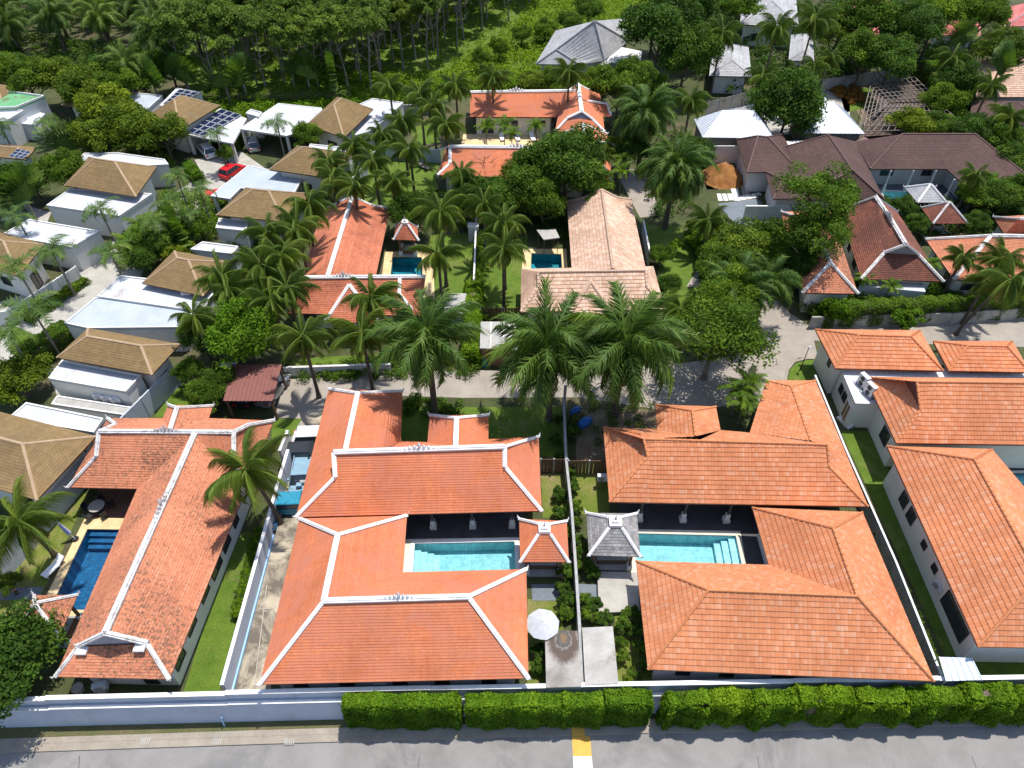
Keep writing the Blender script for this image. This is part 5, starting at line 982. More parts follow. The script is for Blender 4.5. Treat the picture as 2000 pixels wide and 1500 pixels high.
b = [e(1699, 330), e(1849, 330), e(1905, 380), e(2010, 352), e(1906, 262), e(1762, 262), e(1669, 278)]
def RS(u, v, ev, s):
    for i in range(200):
        z = Z+.5+i*.03; p = G(u, v, z)
        if (z-Z)/(p.y-ev.y) >= s: break
    return p
rL = RS(1762, 262, b[0], .42); rR = e(1905, 262, rL.z); bl_ = e(1669, 276); bk = Vector((rR.x+3, rR.y+4, Z)); bk2 = Vector((rL.x-3, rL.y+4, Z)); ro = e(2015, 350, Z+1.2)
roof(t, [[b[0], b[1], rR, rL], [bl_, b[0], rL], [b[1], b[2], ro, rR], [bk2, bk, rR, rL]], caps=[(rL, rR), (rL, b[0]), (rR, ro)], **BR)
eave_slab(t, [b[0], b[1], b[2], b[3], bk, bk2, bl_], Z, 'brown_cap'); walls(t, [b[0], b[1], b[2], b[3], bk, bk2, bl_], [1.8, 1.8, .6, .8, .8, .8, .8], 0, Z-.16, 'white_wall', True, 4, 18)
columns(t, e(1722, 334)+Vector((0, .5, 0)), e(1855, 334)+Vector((0, .5, 0)), 3, 3.1, w=.3); columns(t, e(1855, 336), e(1900, 384), 2, 3.1, w=.3)
mb = MB(); q = [G(1548, 333, 3.5), G(1560, 333, 3.5), G(1586, 378, 3.5), G(1572, 380, 3.5)]; mb.prism(q, 3.0, 3.5); q = [G(1520, 283, 3.2), G(1590, 281, 3.2), G(1590, 274, 3.2), G(1520, 276, 3.2)]; mb.prism(q, 2.9, 3.2); mb.obj('parapet', 'white_wall', t)
deck('terrace', [(1690, 335), (1860, 330), (1915, 395), (1900, 420), (1730, 420)], 'grey_paving', POOLS['b'])
basin('turquoise pool behind the white ribbed gazebo', pb, 'pool_cyan', 'white_cap')
# ---- mossy villa right
t = thing('villa', 'old villa with dark mossy tiles and ornate white ridge', 'house', G(1740, 480)); Z = 3.2
a1, a2, a3, a4 = e(1682, 545), e(1842, 550), e(1752, 414), e(1640, 411); ka = e(1710, 385, 6.6); km = e(1738, 427, 6.3); kb_ = e(1769, 479, 6.6); nL, nR = on_plane(1727, 494, a1, a4, kb_), on_plane(1793, 498, a2, a3, kb_)
nL = e(1727, 494, 5.1); nR = e(1793, 498, 5.1)
roof(t, [[a1, a4, ka, km, kb_, nL], [a2, a3, ka, km, kb_, nR], [a1, a2, nR, nL], [a4, a3, ka]], 'tile_moss', [(ka, km, 1.6), (km, kb_, 1.6), (kb_, nL, 1.3), (kb_, nR, 1.3), (nL, a1, 1.2), (nR, a2, 1.2), (ka, a4, 1.1), (ka, a3, 1.1)], 'old_cap'); crest(t, ka, kb_, .45, 'old_cap', 2.6)
mb = MB(); mb.face([nL, nR, kb_-Vector((0, 0, .2))]); mb.obj('gable', 'grey_gable', t); finial(t, ka, 'old_cap', .8); finial(t, kb_, 'old_cap', .6); eave_slab(t, [a1, a2, a3, a4], Z); walls(t, [a1, a2, a3, a4], .8, 0, Z-.16, 'cream_wall', True, 3, 19)
b1, b2, b3, b4 = e(1567, 572), e(1676, 574), e(1640, 470), e(1560, 462); hpk = e(1622, 514, 5.2); hp2 = e(1600, 470, 5.2)
roof(t, [[b1, b2, hpk], [b2, b3, hp2, hpk], [b1, b4, hp2, hpk], [b3, b4, hp2]], 'tile_left', [(hpk, b2, 1.2), (hpk, b1, 1.2), (hpk, hp2, 1.4)], 'old_cap'); eave_slab(t, [b1, b2, b3, b4], Z); walls(t, [b1, b2, b3, b4], .7, 0, Z-.16, 'cream_wall', False)
b1, b2, b3, b4 = e(1536, 470), e(1640, 470), e(1630, 412), e(1526, 414); roof(t, [[b1, b2, e(1610, 425, 5), e(1560, 425, 5)], [b3, b4, e(1560, 425, 5), e(1610, 425, 5)], [b1, b4, e(1560, 425, 5)]], 'tile_left', [(e(1560, 425, 5), b4), (e(1560, 425, 5), e(1610, 425, 5), 1.3)], 'old_cap'); walls(t, [b1, b2, b3, b4], .7, 0, Z-.16, 'cream_wall', False)
mb = MB(); mb.prism([G(1678, 558, 2.4), G(1808, 570, 2.4), G(1800, 548, 2.4), G(1690, 545, 2.4)], 0, 2.4); mb.obj('flat_roof', 'flat_roof', t)
t = thing('villa', 'orange mossy roofed villa cut by the right edge above the lane', 'house', G(1950, 510))
a1, a2, a3, a4 = e(1863, 546), e(2120, 560), e(2120, 464), e(1810, 470); k1, k2 = e(1935, 461, 5.6), e(2090, 465, 5.6); zb = e(1822, 462)
roof(t, [[a1, a2, k2, k1], [a1, e(1808, 468), k1], [zb, a3, k2, k1]], 'tile_left', [(k1, k2, 1.6), (k1, a1, 1.4), (k1, e(1808, 468), 1.3)], 'old_cap'); eave_slab(t, [a1, a2, a3, e(1808, 468)], Z); walls(t, [a1, a2, a3, e(1808, 468)], .8, 0, Z-.16, 'cream_wall', True, 3, 20); finial(t, k1, 'old_cap', .7)
t = thing('villa', 'orange tiled roof corner at the right edge below the brown villa', 'house', G(1990, 440))
a1, a2, a3, a4 = e(1962, 458), e(2100, 462), e(2100, 415), e(1940, 424); roof(t, [[a1, a2, e(2100, 425, 5), e(1990, 428, 5)], [a1, a4, e(1990, 428, 5)], [a4, a3, e(2100, 425, 5), e(1990, 428, 5)]], 'tile_left', [(a4, e(1990, 428, 5)), (e(1990, 428, 5), e(2100, 425, 5), 1.4)], 'old_cap'); walls(t, [a1, a2, a3, a4], .7, 0, Z-.16, 'cream_wall', False); eave_slab(t, [a1, a2, a3, a4], Z)
# ================================================================== PAVILIONS
def pavilion(label, px, ze, rise, mat, cap, block=True, posts='wood', bench=True, base=.25, capw=.24, deckmat='pale_concrete'):
    C = [G(u, v, ze) for u, v in px]; cen = sum(C, Vector((0, 0, 0)))/4; t = thing('pavilion', label, 'pavilion', (cen.x, cen.y, 0)); ap = Vector((cen.x, cen.y, ze+rise))
    k = .24 if block else .02; R = [ap.lerp(p, k) for p in C]
    if block:
        for r_ in R: r_.z = ze+rise*(1-k)
    roof(t, [[C[i], C[(i+1) % 4], R[(i+1) % 4], R[i]] for i in range(4)], mat, [(C[i], R[i]) for i in range(4)], cap, 'thai', capw, .14)
    if block:
        mb = MB(); mb.prism([(r_.x, r_.y) for r_ in R], R[0].z-.05, R[0].z+.28); q = [cen.lerp(r_, .55) for r_ in R]; mb.prism([(r_.x, r_.y) for r_ in q], R[0].z+.28, R[0].z+.46); mb.obj('roof_block', 'white_cap', t)
        finial(t, cen*1.0+Vector((0, 0, R[0].z+.42-cen.z)), 'old_cap', .7)
    eave_slab(t, C, ze, 'wood', .1); I = offset([(p.x, p.y) for p in C], .55); mb = MB(); mb.prism(offset([(p.x, p.y) for p in C], .35), 0, base); mb.obj('platform', deckmat, t)
    for q in I:
        mb = MB(); mb.box((-.09, -.09, base+.5), (.09, .09, ze), 0, (q.x, q.y, 0)); mb.obj('post', posts, t); mb = MB(); mb.box((-.2, -.2, base), (.2, .2, base+.5), 0, (q.x, q.y, 0)); mb.obj('post_base', 'white_wall', t)
    if bench:
        mb = MB(); a, b = I[0], I[1]; n = len(I); lo = [min(p.x for p in I), min(p.y for p in I)]; hi = [max(p.x for p in I), max(p.y for p in I)]; mb.box((lo[0]+.2, lo[1]+.35, base), (hi[0]-.2, hi[1]-.2, base+.4)); mb.obj('day_bed', 'wood', t)
        m2 = MB(); m2.box((lo[0]+.3, lo[1]+.45, base+.4), (hi[0]-.3, hi[1]-.3, base+.52)); m2.obj('mattress', 'pale_concrete', t)
    return t
pavilion('small orange pavilion beside the central pool with white block on top', [(1016, 1098), (1111, 1098), (1107, 1018), (1014, 1014)], 2.8, 2.1, 'tile_centre', 'white_cap')
pavilion('grey shingled pavilion with white hips between the two pool gardens', [(1150, 1085), (1251, 1088), (1244, 1003), (1145, 1002)], 2.8, 2.1, 'tile_darkgrey', 'white_cap')
pavilion('small mossy orange pavilion at the foot of the deep blue pool', [(24, 1240), (116, 1243), (152, 1162), (67, 1163)], 2.7, 1.7, 'tile_left', 'old_cap', block=False)
p_ = pavilion('small old red pavilion above the teal pool with an outdoor bed', [(769, 468), (818, 470), (815, 445), (773, 443)], 2.7, 1.9, 'tile_old', 'white_cap')
pavilion('dark mossy hipped pavilion between the brown and mossy villas', [(1822, 437), (1890, 437), (1856, 406), (1799, 406)], 2.8, 1.9, 'tile_moss', 'old_cap', block=False)
pavilion('white ribbed gazebo beside the turquoise pool of the brown villa', [(1792, 396), (1848, 395), (1827, 366), (1766, 366)], 2.8, 1.5, 'tile_grey', 'white_cap', block=False)
# garden canopy (flat beige fabric on posts) with a table beneath
C = [G(1062, 468, 2.4), G(1093, 464, 2.4), G(1085, 447, 2.4), G(1048, 449, 2.4)]; t = thing('garden_canopy', 'flat beige square canopy over a table by the small pool', 'canopy', (C[0].x, C[0].y, 0))
mb = MB(); cc = sum(C, Vector((0, 0, 0)))/4+Vector((0, 0, .35))
for i in range(4): mb.face([C[i], C[(i+1) % 4], cc]); mb.face([C[i]-Vector((0, 0, .12)), C[(i+1) % 4]-Vector((0, 0, .12)), C[(i+1) % 4], C[i]])
mb.obj('fabric_roof', 'pale_concrete', t)
for q in offset([(p.x, p.y) for p in C], .15): mb = MB(); mb.tube([(q.x, q.y, 0), (q.x, q.y, 2.35)], [.04, .04], 6); mb.obj('post', 'wood', t)
# slabs, pump rooms, little roofs
def slabroof(label, px, z, mat='slab', wall='white_wall', th=.14, z0=0.0, cat='roof', name='flat_roofed_shed', rim=None, inset=.06, opened=False):
    C = [G(u, v, z) for u, v in px]; cen = sum(C, Vector((0, 0, 0)))/len(C); t = thing(name, label, cat, (cen.x, cen.y, z0))
    mb = MB()
    if opened:
        q = offset([(p.x, p.y) for p in C], .3)
        for p in q: mb.box((-.2, -.2, z0), (.2, .2, z-th), 0, (p.x, p.y, 0)); mb.obj('pillar', wall, t); mb = MB()
        far = sorted(range(len(q)), key=lambda i: -(q[i][1]+q[(i+1) % len(q)][1]))[0]; mb.beam(Vector((q[far][0], q[far][1], 0)), Vector((q[(far+1) % len(q)][0], q[(far+1) % len(q)][1], 0)), .15, z-th-.02); mb.obj('wall', wall, t)
    else: mb.prism(offset([(p.x, p.y) for p in C], inset), z0, z-th, bottom=False); mb.obj('wall', wall, t)
    mb = MB(); mb.prism([(p.x, p.y) for p in C], z-th, z); mb.obj('roof_slab', mat, t)
    if rim:
        q = [(p.x, p.y) for p in C]; r = offset(q, .16); m2 = MB()
        for i in range(len(q)):
            j = (i+1) % len(q); m2.prism([q[i], q[j], r[j], r[i]], z-.02, z+rim)
        m2.obj('parapet', wall, t)
    return t, C
slabroof('stained concrete shed roof with a dark round stain beside the umbrella', [(1064, 1230), (1128, 1232), (1136, 1341), (1067, 1343)], 2.2, 'stained_slab', 'fence_wall', cat='shed')
slabroof('plain pale concrete shed roof right of the stained one', [(1137, 1226), (1197, 1223), (1208, 1335), (1143, 1338)], 2.2, 'slab', 'fence_wall', cat='shed')
slabroof('raised pale concrete terrace in front of the grey pavilion', [(1167, 1116), (1245, 1118), (1250, 1193), (1169, 1197)], .45, 'pale_concrete', 'concrete', th=.1, name='terrace_platform', cat='terrace')
slabroof('small white concrete roof box left of the bright leafy hedge', [(866, 612), (908, 612), (911, 573), (872, 572)], 2.4, 'slab', 'fence_wall', cat='shed')
slabroof('grey seamed metal roof over a shed between the big palms', [(937, 680), (1020, 683), (1008, 628), (939, 628)], 2.5, 'slab', 'wood', cat='shed')
for u in (958, 983): mb = MB(); mb.beam(G(u, 681, 2.52), G(u+1, 629, 2.52), .08, .05); mb.obj('seam', 'white_cap', bpy.data.objects['flat_roofed_shed.003'] if 'flat_roofed_shed.003' in bpy.data.objects else None)
slabroof('small pale green pump house with white roof by the thin wall', [(913, 442), (934, 443), (936, 435), (914, 434)], 2.3, 'white_cap', 'fence_wall', cat='shed')
# ribbed sheet roofs
def ribbed(label, C, mat, ribs=.5, hipr=None, name='metal_roofed_shed', wall=None, z0=0.0, cat='shed'):
    cen = sum(C, Vector((0, 0, 0)))/len(C); t = thing(name, label, cat, (cen.x, cen.y, z0)); mb = MB(); mb.face(C); mb.face([p-Vector((0, 0, .06)) for p in C][::-1]); n = max(2, int((C[1]-C[0]).length/ribs))
    for i in range(4): mb.face([C[i]-Vector((0, 0, .06)), C[(i+1) % 4]-Vector((0, 0, .06)), C[(i+1) % 4], C[i]])
    mb.obj('sheet_roof', mat, t); m2 = MB()
    for i in range(n+1): m2.beam(C[0].lerp(C[1], i/n), C[3].lerp(C[2], i/n), .07, .05)
    o = m2.obj('rib', mat, t); o['kind'] = 'stuff'
    return t
C = [G(1848, 1330, 2.4), G(1918, 1328, 2.4), G(1897, 1285, 2.6), G(1834, 1283, 2.6)]; t = ribbed('small white ribbed lean-to roof at the corner of the road wall', C, 'metal_roof_blue', .42)
for p in C[:2]+C[2:]: mb = MB(); mb.tube([(p.x, p.y, 0), (p.x, p.y, p.z)], [.04, .04], 6); mb.obj('post', 'grey_metal', t)
C = [G(437, 783, 2.7), G(532, 783, 2.7), G(550, 712, 3.1), G(455, 712, 3.1)]; t = ribbed('red-brown ribbed carport roof with cars parked beneath', C, 'carport_red', .35, name='carport', cat='carport')
for p in C: q = p.lerp(sum(C, Vector((0, 0, 0)))/4, .08); mb = MB(); mb.box((-.09, -.09, 0), (.09, .09, q.z-.05), 0, (q.x, q.y, 0)); mb.obj('post', 'wood', t)
slabroof('grey flat roof peeking out behind the red-brown carport', [(420, 735), (455, 735), (462, 707), (432, 708)], 2.6, 'fence_wall', 'fence_wall', cat='shed')
# white metal hipped roofs
def metal_hip(label, C, r0, r1, sides=('metal_roof', 'metal_roof_blue'), ze=3.2):
    cen = sum(C, Vector((0, 0, 0)))/4; t = thing('metal_roofed_house', label, 'house', (cen.x, cen.y, 0))
    for f in ([C[0], C[1], r1, r0], [C[1], C[2], r1], [C[2], C[3], r0, r1], [C[3], C[0], r0]):
        mb = MB(); mb.face(f); L = (f[1]-f[0]).length; n = max(1, int(L/.55)); d = (f[1]-f[0])/L; nn = (f[1]-f[0]).cross(f[2]-f[0]).normalized(); up = nn.cross(d); up = up if up.z > 0 else -up
        for i in range(1, n):
            p = f[0]+d*(L*i/n); s = L*i/n
            # rib runs up until it meets a hip
            def hit(a, b):
                da = (a-p).dot(d); db = (b-p).dot(d)
                if da*db > 0 or abs(da-db) < 1e-6: return None
                q = a.lerp(b, da/(da-db)); return (q-p).dot(up)
            hs = [h for h in (hit(f[k], f[(k+1) % len(f)]) for k in range(1, len(f))) if h and h > .05]
            if hs: mb.beam(p, p+up*min(hs), .05, .05, up=0)
        mb.obj('sheet_roof', 'metal_roof', t)
    mb = MB(); mb.prism(offset([(p.x, p.y) for p in C], .4), 0, C[0].z-.05, bottom=False); mb.obj('wall', 'pale_wood', t); eave_slab(t, C, C[0].z, 'metal_roof_blue', .1)
    return t
metal_hip('left white ribbed metal roof beside the round green tree', [G(1372, 268, 3.2), G(1512, 270, 3.2), G(1482, 216, 3.2), G(1356, 233, 3.2)], G(1411, 215, 5.6), G(1472, 215, 5.6))
metal_hip('right white ribbed metal roof below the wooden roof frame', [G(1572, 260, 3.2), G(1689, 261, 3.2), G(1650, 215, 3.2), G(1545, 215, 3.2)], G(1585, 198, 5.6), G(1628, 199, 5.6))
metal_hip('small blue-white metal roof peak behind the round green tree', [G(1560, 196, 3.2), G(1616, 195, 3.2), G(1590, 172, 3.2), G(1552, 172, 3.2)], G(1570, 162, 5.0), G(1574, 162, 5.0))
# open timber frame of an unfinished roof
t = thing('timber_roof_frame', 'open wooden roof frame without covering beside the white metal roofs', 'roof frame', G(1770, 230)); Zf = 3.0
A, B, Cc, D = G(1676, 258, Zf), G(1885, 254, Zf), G(1786, 152, Zf), G(1700, 168, Zf); R0, R1 = G(1735, 203, 4.0), G(1835, 200, 4.0)
q = [G(1672, 218, Zf), G(1700, 256, Zf)]
def raft(f0, f1, r0, r1, n):
    for i in range(n+1): mb = MB(); mb.beam(f0.lerp(f1, i/n), r0.lerp(r1, i/n), .10, .09); mb.obj('rafter', 'pale_wood', t)
    for s in (0, .17, .33, .5, .67, .83, 1): mb = MB(); mb.beam(f0.lerp(r0, s)+Vector((0, 0, .1)), f1.lerp(r1, s)+Vector((0, 0, .1)), .11, .09); mb.obj('batten', 'pale_wood', t)
raft(A, B, R0, R1, 15); raft(D, Cc, R0, R1, 10); raft(B, Cc, R1, R1, 8); raft(A, D, R0, R0, 8)
mb = MB(); mb.face([A-Vector((0, 0, .9)), B-Vector((0, 0, .9)), R1-Vector((0, 0, 1.2)), R0-Vector((0, 0, 1.2))]); mb.face([D-Vector((0, 0, .9)), Cc-Vector((0, 0, .9)), R1-Vector((0, 0, 1.2)), R0-Vector((0, 0, 1.2))]); mb.obj('old_thatch', 'rotten_thatch', t)
for p in (A, B, Cc, D, A.lerp(B, .5), D.lerp(Cc, .5)): mb = MB(); mb.tube([(p.x, p.y, 0), (p.x, p.y, Zf)], [.1, .1], 6); mb.obj('post', 'wood', t)
# heap of earth
t = None; mb = MB(); hc = G(1412, 347); nn_ = 22; rr = random.Random(5); H_ = {}
for i in range(nn_+1):
    for j in range(nn_+1):
        x, y = (i/nn_-.5)*2, (j/nn_-.5)*2; r_ = math.hypot(x, y); h = max(0, 1-r_**2.0)*1.7*(1+.3*math.sin(5*x+2)*math.cos(4*y))+(rr.uniform(-.2, .2) if r_ < .95 else 0); H_[i, j] = (hc.x+x*2.9+rr.uniform(-.05, .05), hc.y+y*3.2, max(-.02, h))
for i in range(nn_):
    for j in range(nn_): mb.face([H_[i, j], H_[i+1, j], H_[i+1, j+1], H_[i, j+1]])
o = mb.obj('earth_heap', 'orange_soil', smooth=True, weld=True); tag(o, 'heap of bright orange earth beside the brown villa', 'earth heap')
# ================================================================== TAN ROOFED HOUSES
def tan(label, px, ze=4.0, rise=.5, wings=(), **k): return hip(label, px, ze, rise, 'tile_tan', 'tan_cap', style='thai', w=.24, h=.06, tips=False, inset=1.0, **k)
def ext4(L, B, R): return [L, B, R, (L[0]+R[0]-B[0], L[1]+R[1]-B[1])]
def tanW(label, L, B, R, ze=4.0, rise=.5, **k):
    a, b, c = G(*L, ze), G(*B, ze), G(*R, ze); d = a+c-b; return tan(label, None, ze, rise, world=[a, b, c, d], **k)
tanW('largest tan roofed house cut by the left edge, nearest the mossy villa', (-150, 915), (72, 977), (188, 852), 4.0, .52)
tanW('tan roofed house with white flat annexe and three air conditioners', (110, 698), (297, 732), (352, 672), 4.2, .58)
tanW('tan roofed house half hidden by the coconut row, above the white roof', (277, 553), (397, 578), (455, 512), 4.2, .58)
tanW('tan roofed house in the middle of the coconut row', (422, 420), (556, 433), (608, 378), 4.2, .58)
tanW('tan roofed house directly above the red and white carport roof', (525, 331), (640, 347), (690, 300), 4.2, .58)
tanW('tan roofed house between two white flat roofs at the palms', (598, 243), (672, 269), (729, 213), 4.2, .62)
tanW('tan roofed house next to the dark solar panels', (278, 232), (352, 254), (430, 206), 4.2, .58)
tanW('tan roofed house left of the cul-de-sac, over a white annexe', (126, 362), (266, 384), (306, 326), 4.2, .6)
tanW('tan roofed house at the left edge behind foxtail palms', (-80, 505), (36, 540), (86, 477), 4.2, .56)
tanW('small tan roof corner at the upper left edge', (-60, 180), (2, 193), (37, 171), 4.4, .5)
tanW('tan roof tip showing among the yellowish trees', (120, 205), (168, 212), (190, 190), 3.8, .5)
tanW('tan roof corner with solar panels at the left edge', (-70, 300), (50, 312), (72, 288), 3.6, .4)
hip('long tan brown roof at the upper right edge', [(1905, 190), (2060, 190), (2060, 118), (1912, 118)], 3.6, .4, 'tile_pink', 'tan_cap', w=.2, tips=False)
for i, (lab, px) in enumerate([('red tiled roof under the trees at the top right', [(1650, 88), (1720, 92), (1718, 50), (1652, 48)]), ('faded red roof among palms at the top edge', [(1660, 30), (1745, 30), (1740, 0), (1665, -5)]), ('long thin red roof near the top right trees', [(1820, 68), (1915, 70), (1915, 45), (1822, 42)]), ('red roof corner at the top right edge', [(1960, 52), (2060, 50), (2060, 10), (1975, 12)]), ('red roof piece in the shade of the right trees', [(1740, 95), (1790, 96), (1788, 75), (1742, 74)])]):
    hip(lab, px, 3.6, .5, 'tile_red', 'grey_cap', w=.2, tips=False, wins=False)
hip('grey roofed house among tall palms at the top', [(1445, 48), (1560, 52), (1555, -2), (1450, -10)], 4.0, .5, 'tile_grey', 'grey_cap', w=.2, tips=False)
hip('pale gabled house behind the drooping palm at the top', [(1385, 148), (1468, 150), (1462, 92), (1392, 88)], 3.2, .45, 'tile_grey', 'grey_cap', w=.2, tips=False, wall='white_wall', wins=False)
hip('grey roof behind the second tall palm at the top', [(1540, 118), (1590, 120), (1588, 70), (1545, 68)], 3.6, .5, 'tile_grey', 'grey_cap', w=.2, tips=False, wins=False)
hip('brown roofed outbuilding in the jungle at the right edge', [(1890, 240), (2040, 245), (2040, 200), (1900, 195)], 3.0, .35, 'tile_brown', 'brown_cap', w=.2, tips=False, wins=False)
# ---- white flat roofs
def flat(label, px, z=3.3, mat='flat_roof', **k): return slabroof(label, px, z, mat, k.pop('wall', 'white_wall'), name='flat_roofed_annexe', cat='annexe', rim=k.pop('rim', .12), th=.2, **k)
flat('white flat roofed annexe in front of the cul-de-sac tan house', [(91, 402), (233, 423), (298, 379), (138, 369)])
flat('white flat roof above the left foxtail palms', [(2, 460), (140, 484), (196, 452), (58, 429)])
flat('pale blue-white flat roof joined below the largest white roof', [(126, 632), (172, 642), (352, 640), (400, 592), (250, 572), (185, 583)], 3.3, 'blue_roof')
flat('brightest white flat roof beside the pale lane', [(190, 580), (395, 610), (430, 560), (350, 552), (236, 539)], 3.45)
flat('white box annexe with three air conditioners on its side', [(95, 740), (246, 766), (277, 733), (122, 704)], 3.2, wall='cream_wall')
flat('white flat roof between the concrete strip and the left tan roof', [(16, 818), (184, 846), (203, 818), (52, 787)], 3.0)
flat('low concrete strip roof behind the white annexe', [(100, 790), (247, 812), (262, 796), (112, 773)], 1.6, 'slab', rim=.08)
flat('pale blue flat carport roof beside the red car', [(411, 383), (449, 389), (470, 368), (520, 372), (575, 378), (592, 345), (485, 323)], 2.9, 'blue_roof', rim=.06, opened=True)
flat('white flat carport roof with stain at the palms', [(467, 252), (560, 266), (640, 240), (628, 211), (544, 202)], 3.2, rim=.06, opened=True)
flat('white strip roof on the far side of the upper tan roof', [(678, 270), (730, 255), (788, 201), (728, 193), (700, 205)], 3.2)
flat('small white flat roof below the middle tan roof', [(421, 446), (480, 452), (488, 432), (428, 427)], 3.0)
flat('short white roof piece above the palm hidden tan house', [(372, 488), (455, 497), (466, 482), (396, 473)], 3.4)
flat('small white roof piece behind the fourth tan roof', [(600, 296), (680, 302), (686, 290), (606, 282)], 3.4)
flat('green flat roof with white parapet at the upper left', [(-60, 215), (33, 211), (88, 189), (30, 181), (-60, 178)], 4.4, 'green_roof', rim=.25)
flat('stepped white flat roof below the green one at the left edge', [(-60, 240), (10, 238), (47, 216), (-60, 212)], 4.0)
flat('slanted pale canopy roof in front of the green flat roof', [(30, 240), (68, 244), (88, 222), (60, 215)], 2.6, 'metal_roof_blue', rim=.02)
flat('stained white flat roof behind the cul-de-sac tan house', [(145, 318), (200, 330), (330, 322), (322, 312), (230, 299), (165, 300)], 3.2)
flat('light grey flat roof partly shaded by trees near the solar panels', [(243, 222), (275, 226), (318, 187), (256, 181)], 3.4, 'blue_roof')
flat('small white roof behind the foxtail palms by the carport', [(480, 222), (505, 229), (512, 220), (490, 214)], 3.4)
flat('white garage wall block with the solar panels on top', [(362, 262), (455, 281), (482, 232), (430, 212)], 3.1, rim=.06, opened=True)
flat('white roof under the rear solar panels', [(312, 206), (330, 212), (394, 180), (345, 172)], 3.6, rim=.05)
# solar panels
def solar(label, a, b, c, d, nx, ny):
    t = thing('solar_array', label, 'solar panels', a); A, B, Cc_, D = a, b, c, d
    for i in range(nx):
        for j in range(ny):
            f = lambda s, r: (A.lerp(B, s)).lerp(D.lerp(Cc_, s), r); e_ = .04
            q = [f((i+e_)/nx, (j+e_)/ny), f((i+1-e_)/nx, (j+e_)/ny), f((i+1-e_)/nx, (j+1-e_)/ny), f((i+e_)/nx, (j+1-e_)/ny)]; m_ = MB(); m_.prism([(p.x, p.y) for p in q], q[0].z-.04, q[0].z); o = m_.obj('panel', 'solar_frame', t)
            ce = sum(q, Vector((0, 0, 0)))/4; m2 = MB(); m2.face([ce.lerp(p, .92)+Vector((0, 0, .006)) for p in q]); m2.obj('cell', 'solar', o)
solar('front solar panel field on the white garage beside the parked car', G(365, 258, 3.35), G(398, 266, 3.35), G(472, 224, 3.35), G(432, 212, 3.35), 3, 6)
solar('rear solar panel field behind the tan roof', G(318, 203, 3.8), G(334, 208, 3.8), G(390, 181, 3.8), G(350, 174, 3.8), 3, 5)
solar('small solar panel field at the left edge', G(16, 306, 4.5), G(44, 310, 4.5), G(62, 296, 4.5), G(34, 290, 4.5), 3, 3)
# ================================================================== SMALL THINGS
def ac(label, loc, rot=0, group=None):
    t = thing('air_conditioner', label, 'air conditioner', loc, group); ca = Vector(loc); mb = MB(); mb.box((-.45, -.18, .08), (.45, .18, .72), rot, ca); mb.obj('casing', 'ac_white', t)
    m2 = MB(); m2.tube([ca+Vector((-.12*math.cos(rot)+.185*math.sin(rot), -.12*math.sin(rot)-.185*math.cos(rot), .4)), ca+Vector((-.12*math.cos(rot)+.21*math.sin(rot), -.12*math.sin(rot)-.21*math.cos(rot), .4))], [.26, .26], 14); m2.obj('fan_grille', 'grey_metal', t); m3 = MB(); m3.box((-.42, -.16, 0), (-.34, .16, .08), rot, ca); m3.box((.34, -.16, 0), (.42, .16, .08), rot, ca); m3.obj('foot', 'grey_metal', t); return t
def big_ac(label, loc, rot):
    t = thing('air_conditioner', label, 'air conditioner', loc); ca = Vector(loc); mb = MB(); mb.box((-.5, -.22, .1), (.5, .22, 1.3), rot, ca); mb.obj('casing', 'ac_white', t); mm = MB(); mm.box((-.7, -.45, 0), (.7, .45, .1), rot, ca); mm.obj('base_plate', 'grey_metal', t)
    for z in (.4, .95): m2 = MB(); n = Vector((math.sin(rot), -math.cos(rot), 0)); m2.tube([ca+n*.22+Vector((0, 0, z)), ca+n*.25+Vector((0, 0, z))], [.24, .24], 14); m2.obj('fan_grille', 'black', t)
big_ac('rear tall white air conditioner on the flat white roof', G(1682, 753, 3.32), -1.2); big_ac('front tall white air conditioner on the flat white roof', G(1695, 771, 3.32), -1.2)
for i, u in enumerate((198, 214, 231)): ac(('left', 'middle', 'right')[i]+' one of three air conditioners on the white annexe wall', G(u, 779+i*3, 1.5)+Vector((0, -.1, 0)), .05)
ac('air conditioner on the white roof by the palm hidden tan house', G(365, 576, 3.5), .1)
ac('wall hung air conditioner on the cream villa side in the right alley', G(1829, 1150, 1.2), -1.2); ac('air conditioner at the front wall of the central villa', G(745, 1340, .6), 0); ac('air conditioner behind the left villa by the road wall', G(200, 1345, .5), .3); ac('air conditioner at the grey slatted wall of the right villa', G(1176, 938, .8), 0)
# umbrellas
t = thing('garden_umbrella', 'open white eight sided umbrella beside the stained shed roof', 'umbrella', G(1062, 1236)); c = G(1060, 1219, 2.35); mb = MB(); R_ = 1.2
for i in range(8):
    a, b = i*math.pi/4+.2, (i+1)*math.pi/4+.2; m_ = MB(); m_.face([c+Vector((math.cos(a)*R_, math.sin(a)*R_, 0)), c+Vector((math.cos((a+b)/2)*R_*.95, math.sin((a+b)/2)*R_*.95, .0)), c+Vector((math.cos(b)*R_, math.sin(b)*R_, 0)), c+Vector((0, 0, .5))]); m_.obj('canopy_panel', 'white_fabric', t)
mb.tube([(c.x, c.y, 0), (c.x, c.y, c.z+.6)], [.035, .03], 8); mb.obj('pole', 'white_paint', t)
t = thing('closed_umbrella', 'closed white and blue umbrella on a round base by the deep blue pool', 'umbrella', G(147, 1053)); c = G(147, 1053, .05); k = Vector((-.5, .1, 2.3)); mb = MB(); mb.tube([c+Vector((0, 0, 0)), c+Vector((0, 0, .12))], [.3, .26], 12); mb.obj('base', 'black', t); mb = MB(); mb.tube([c+Vector((0, 0, .1)), c+k*.45], [.03, .03], 6); mb.obj('pole', 'white_paint', t)
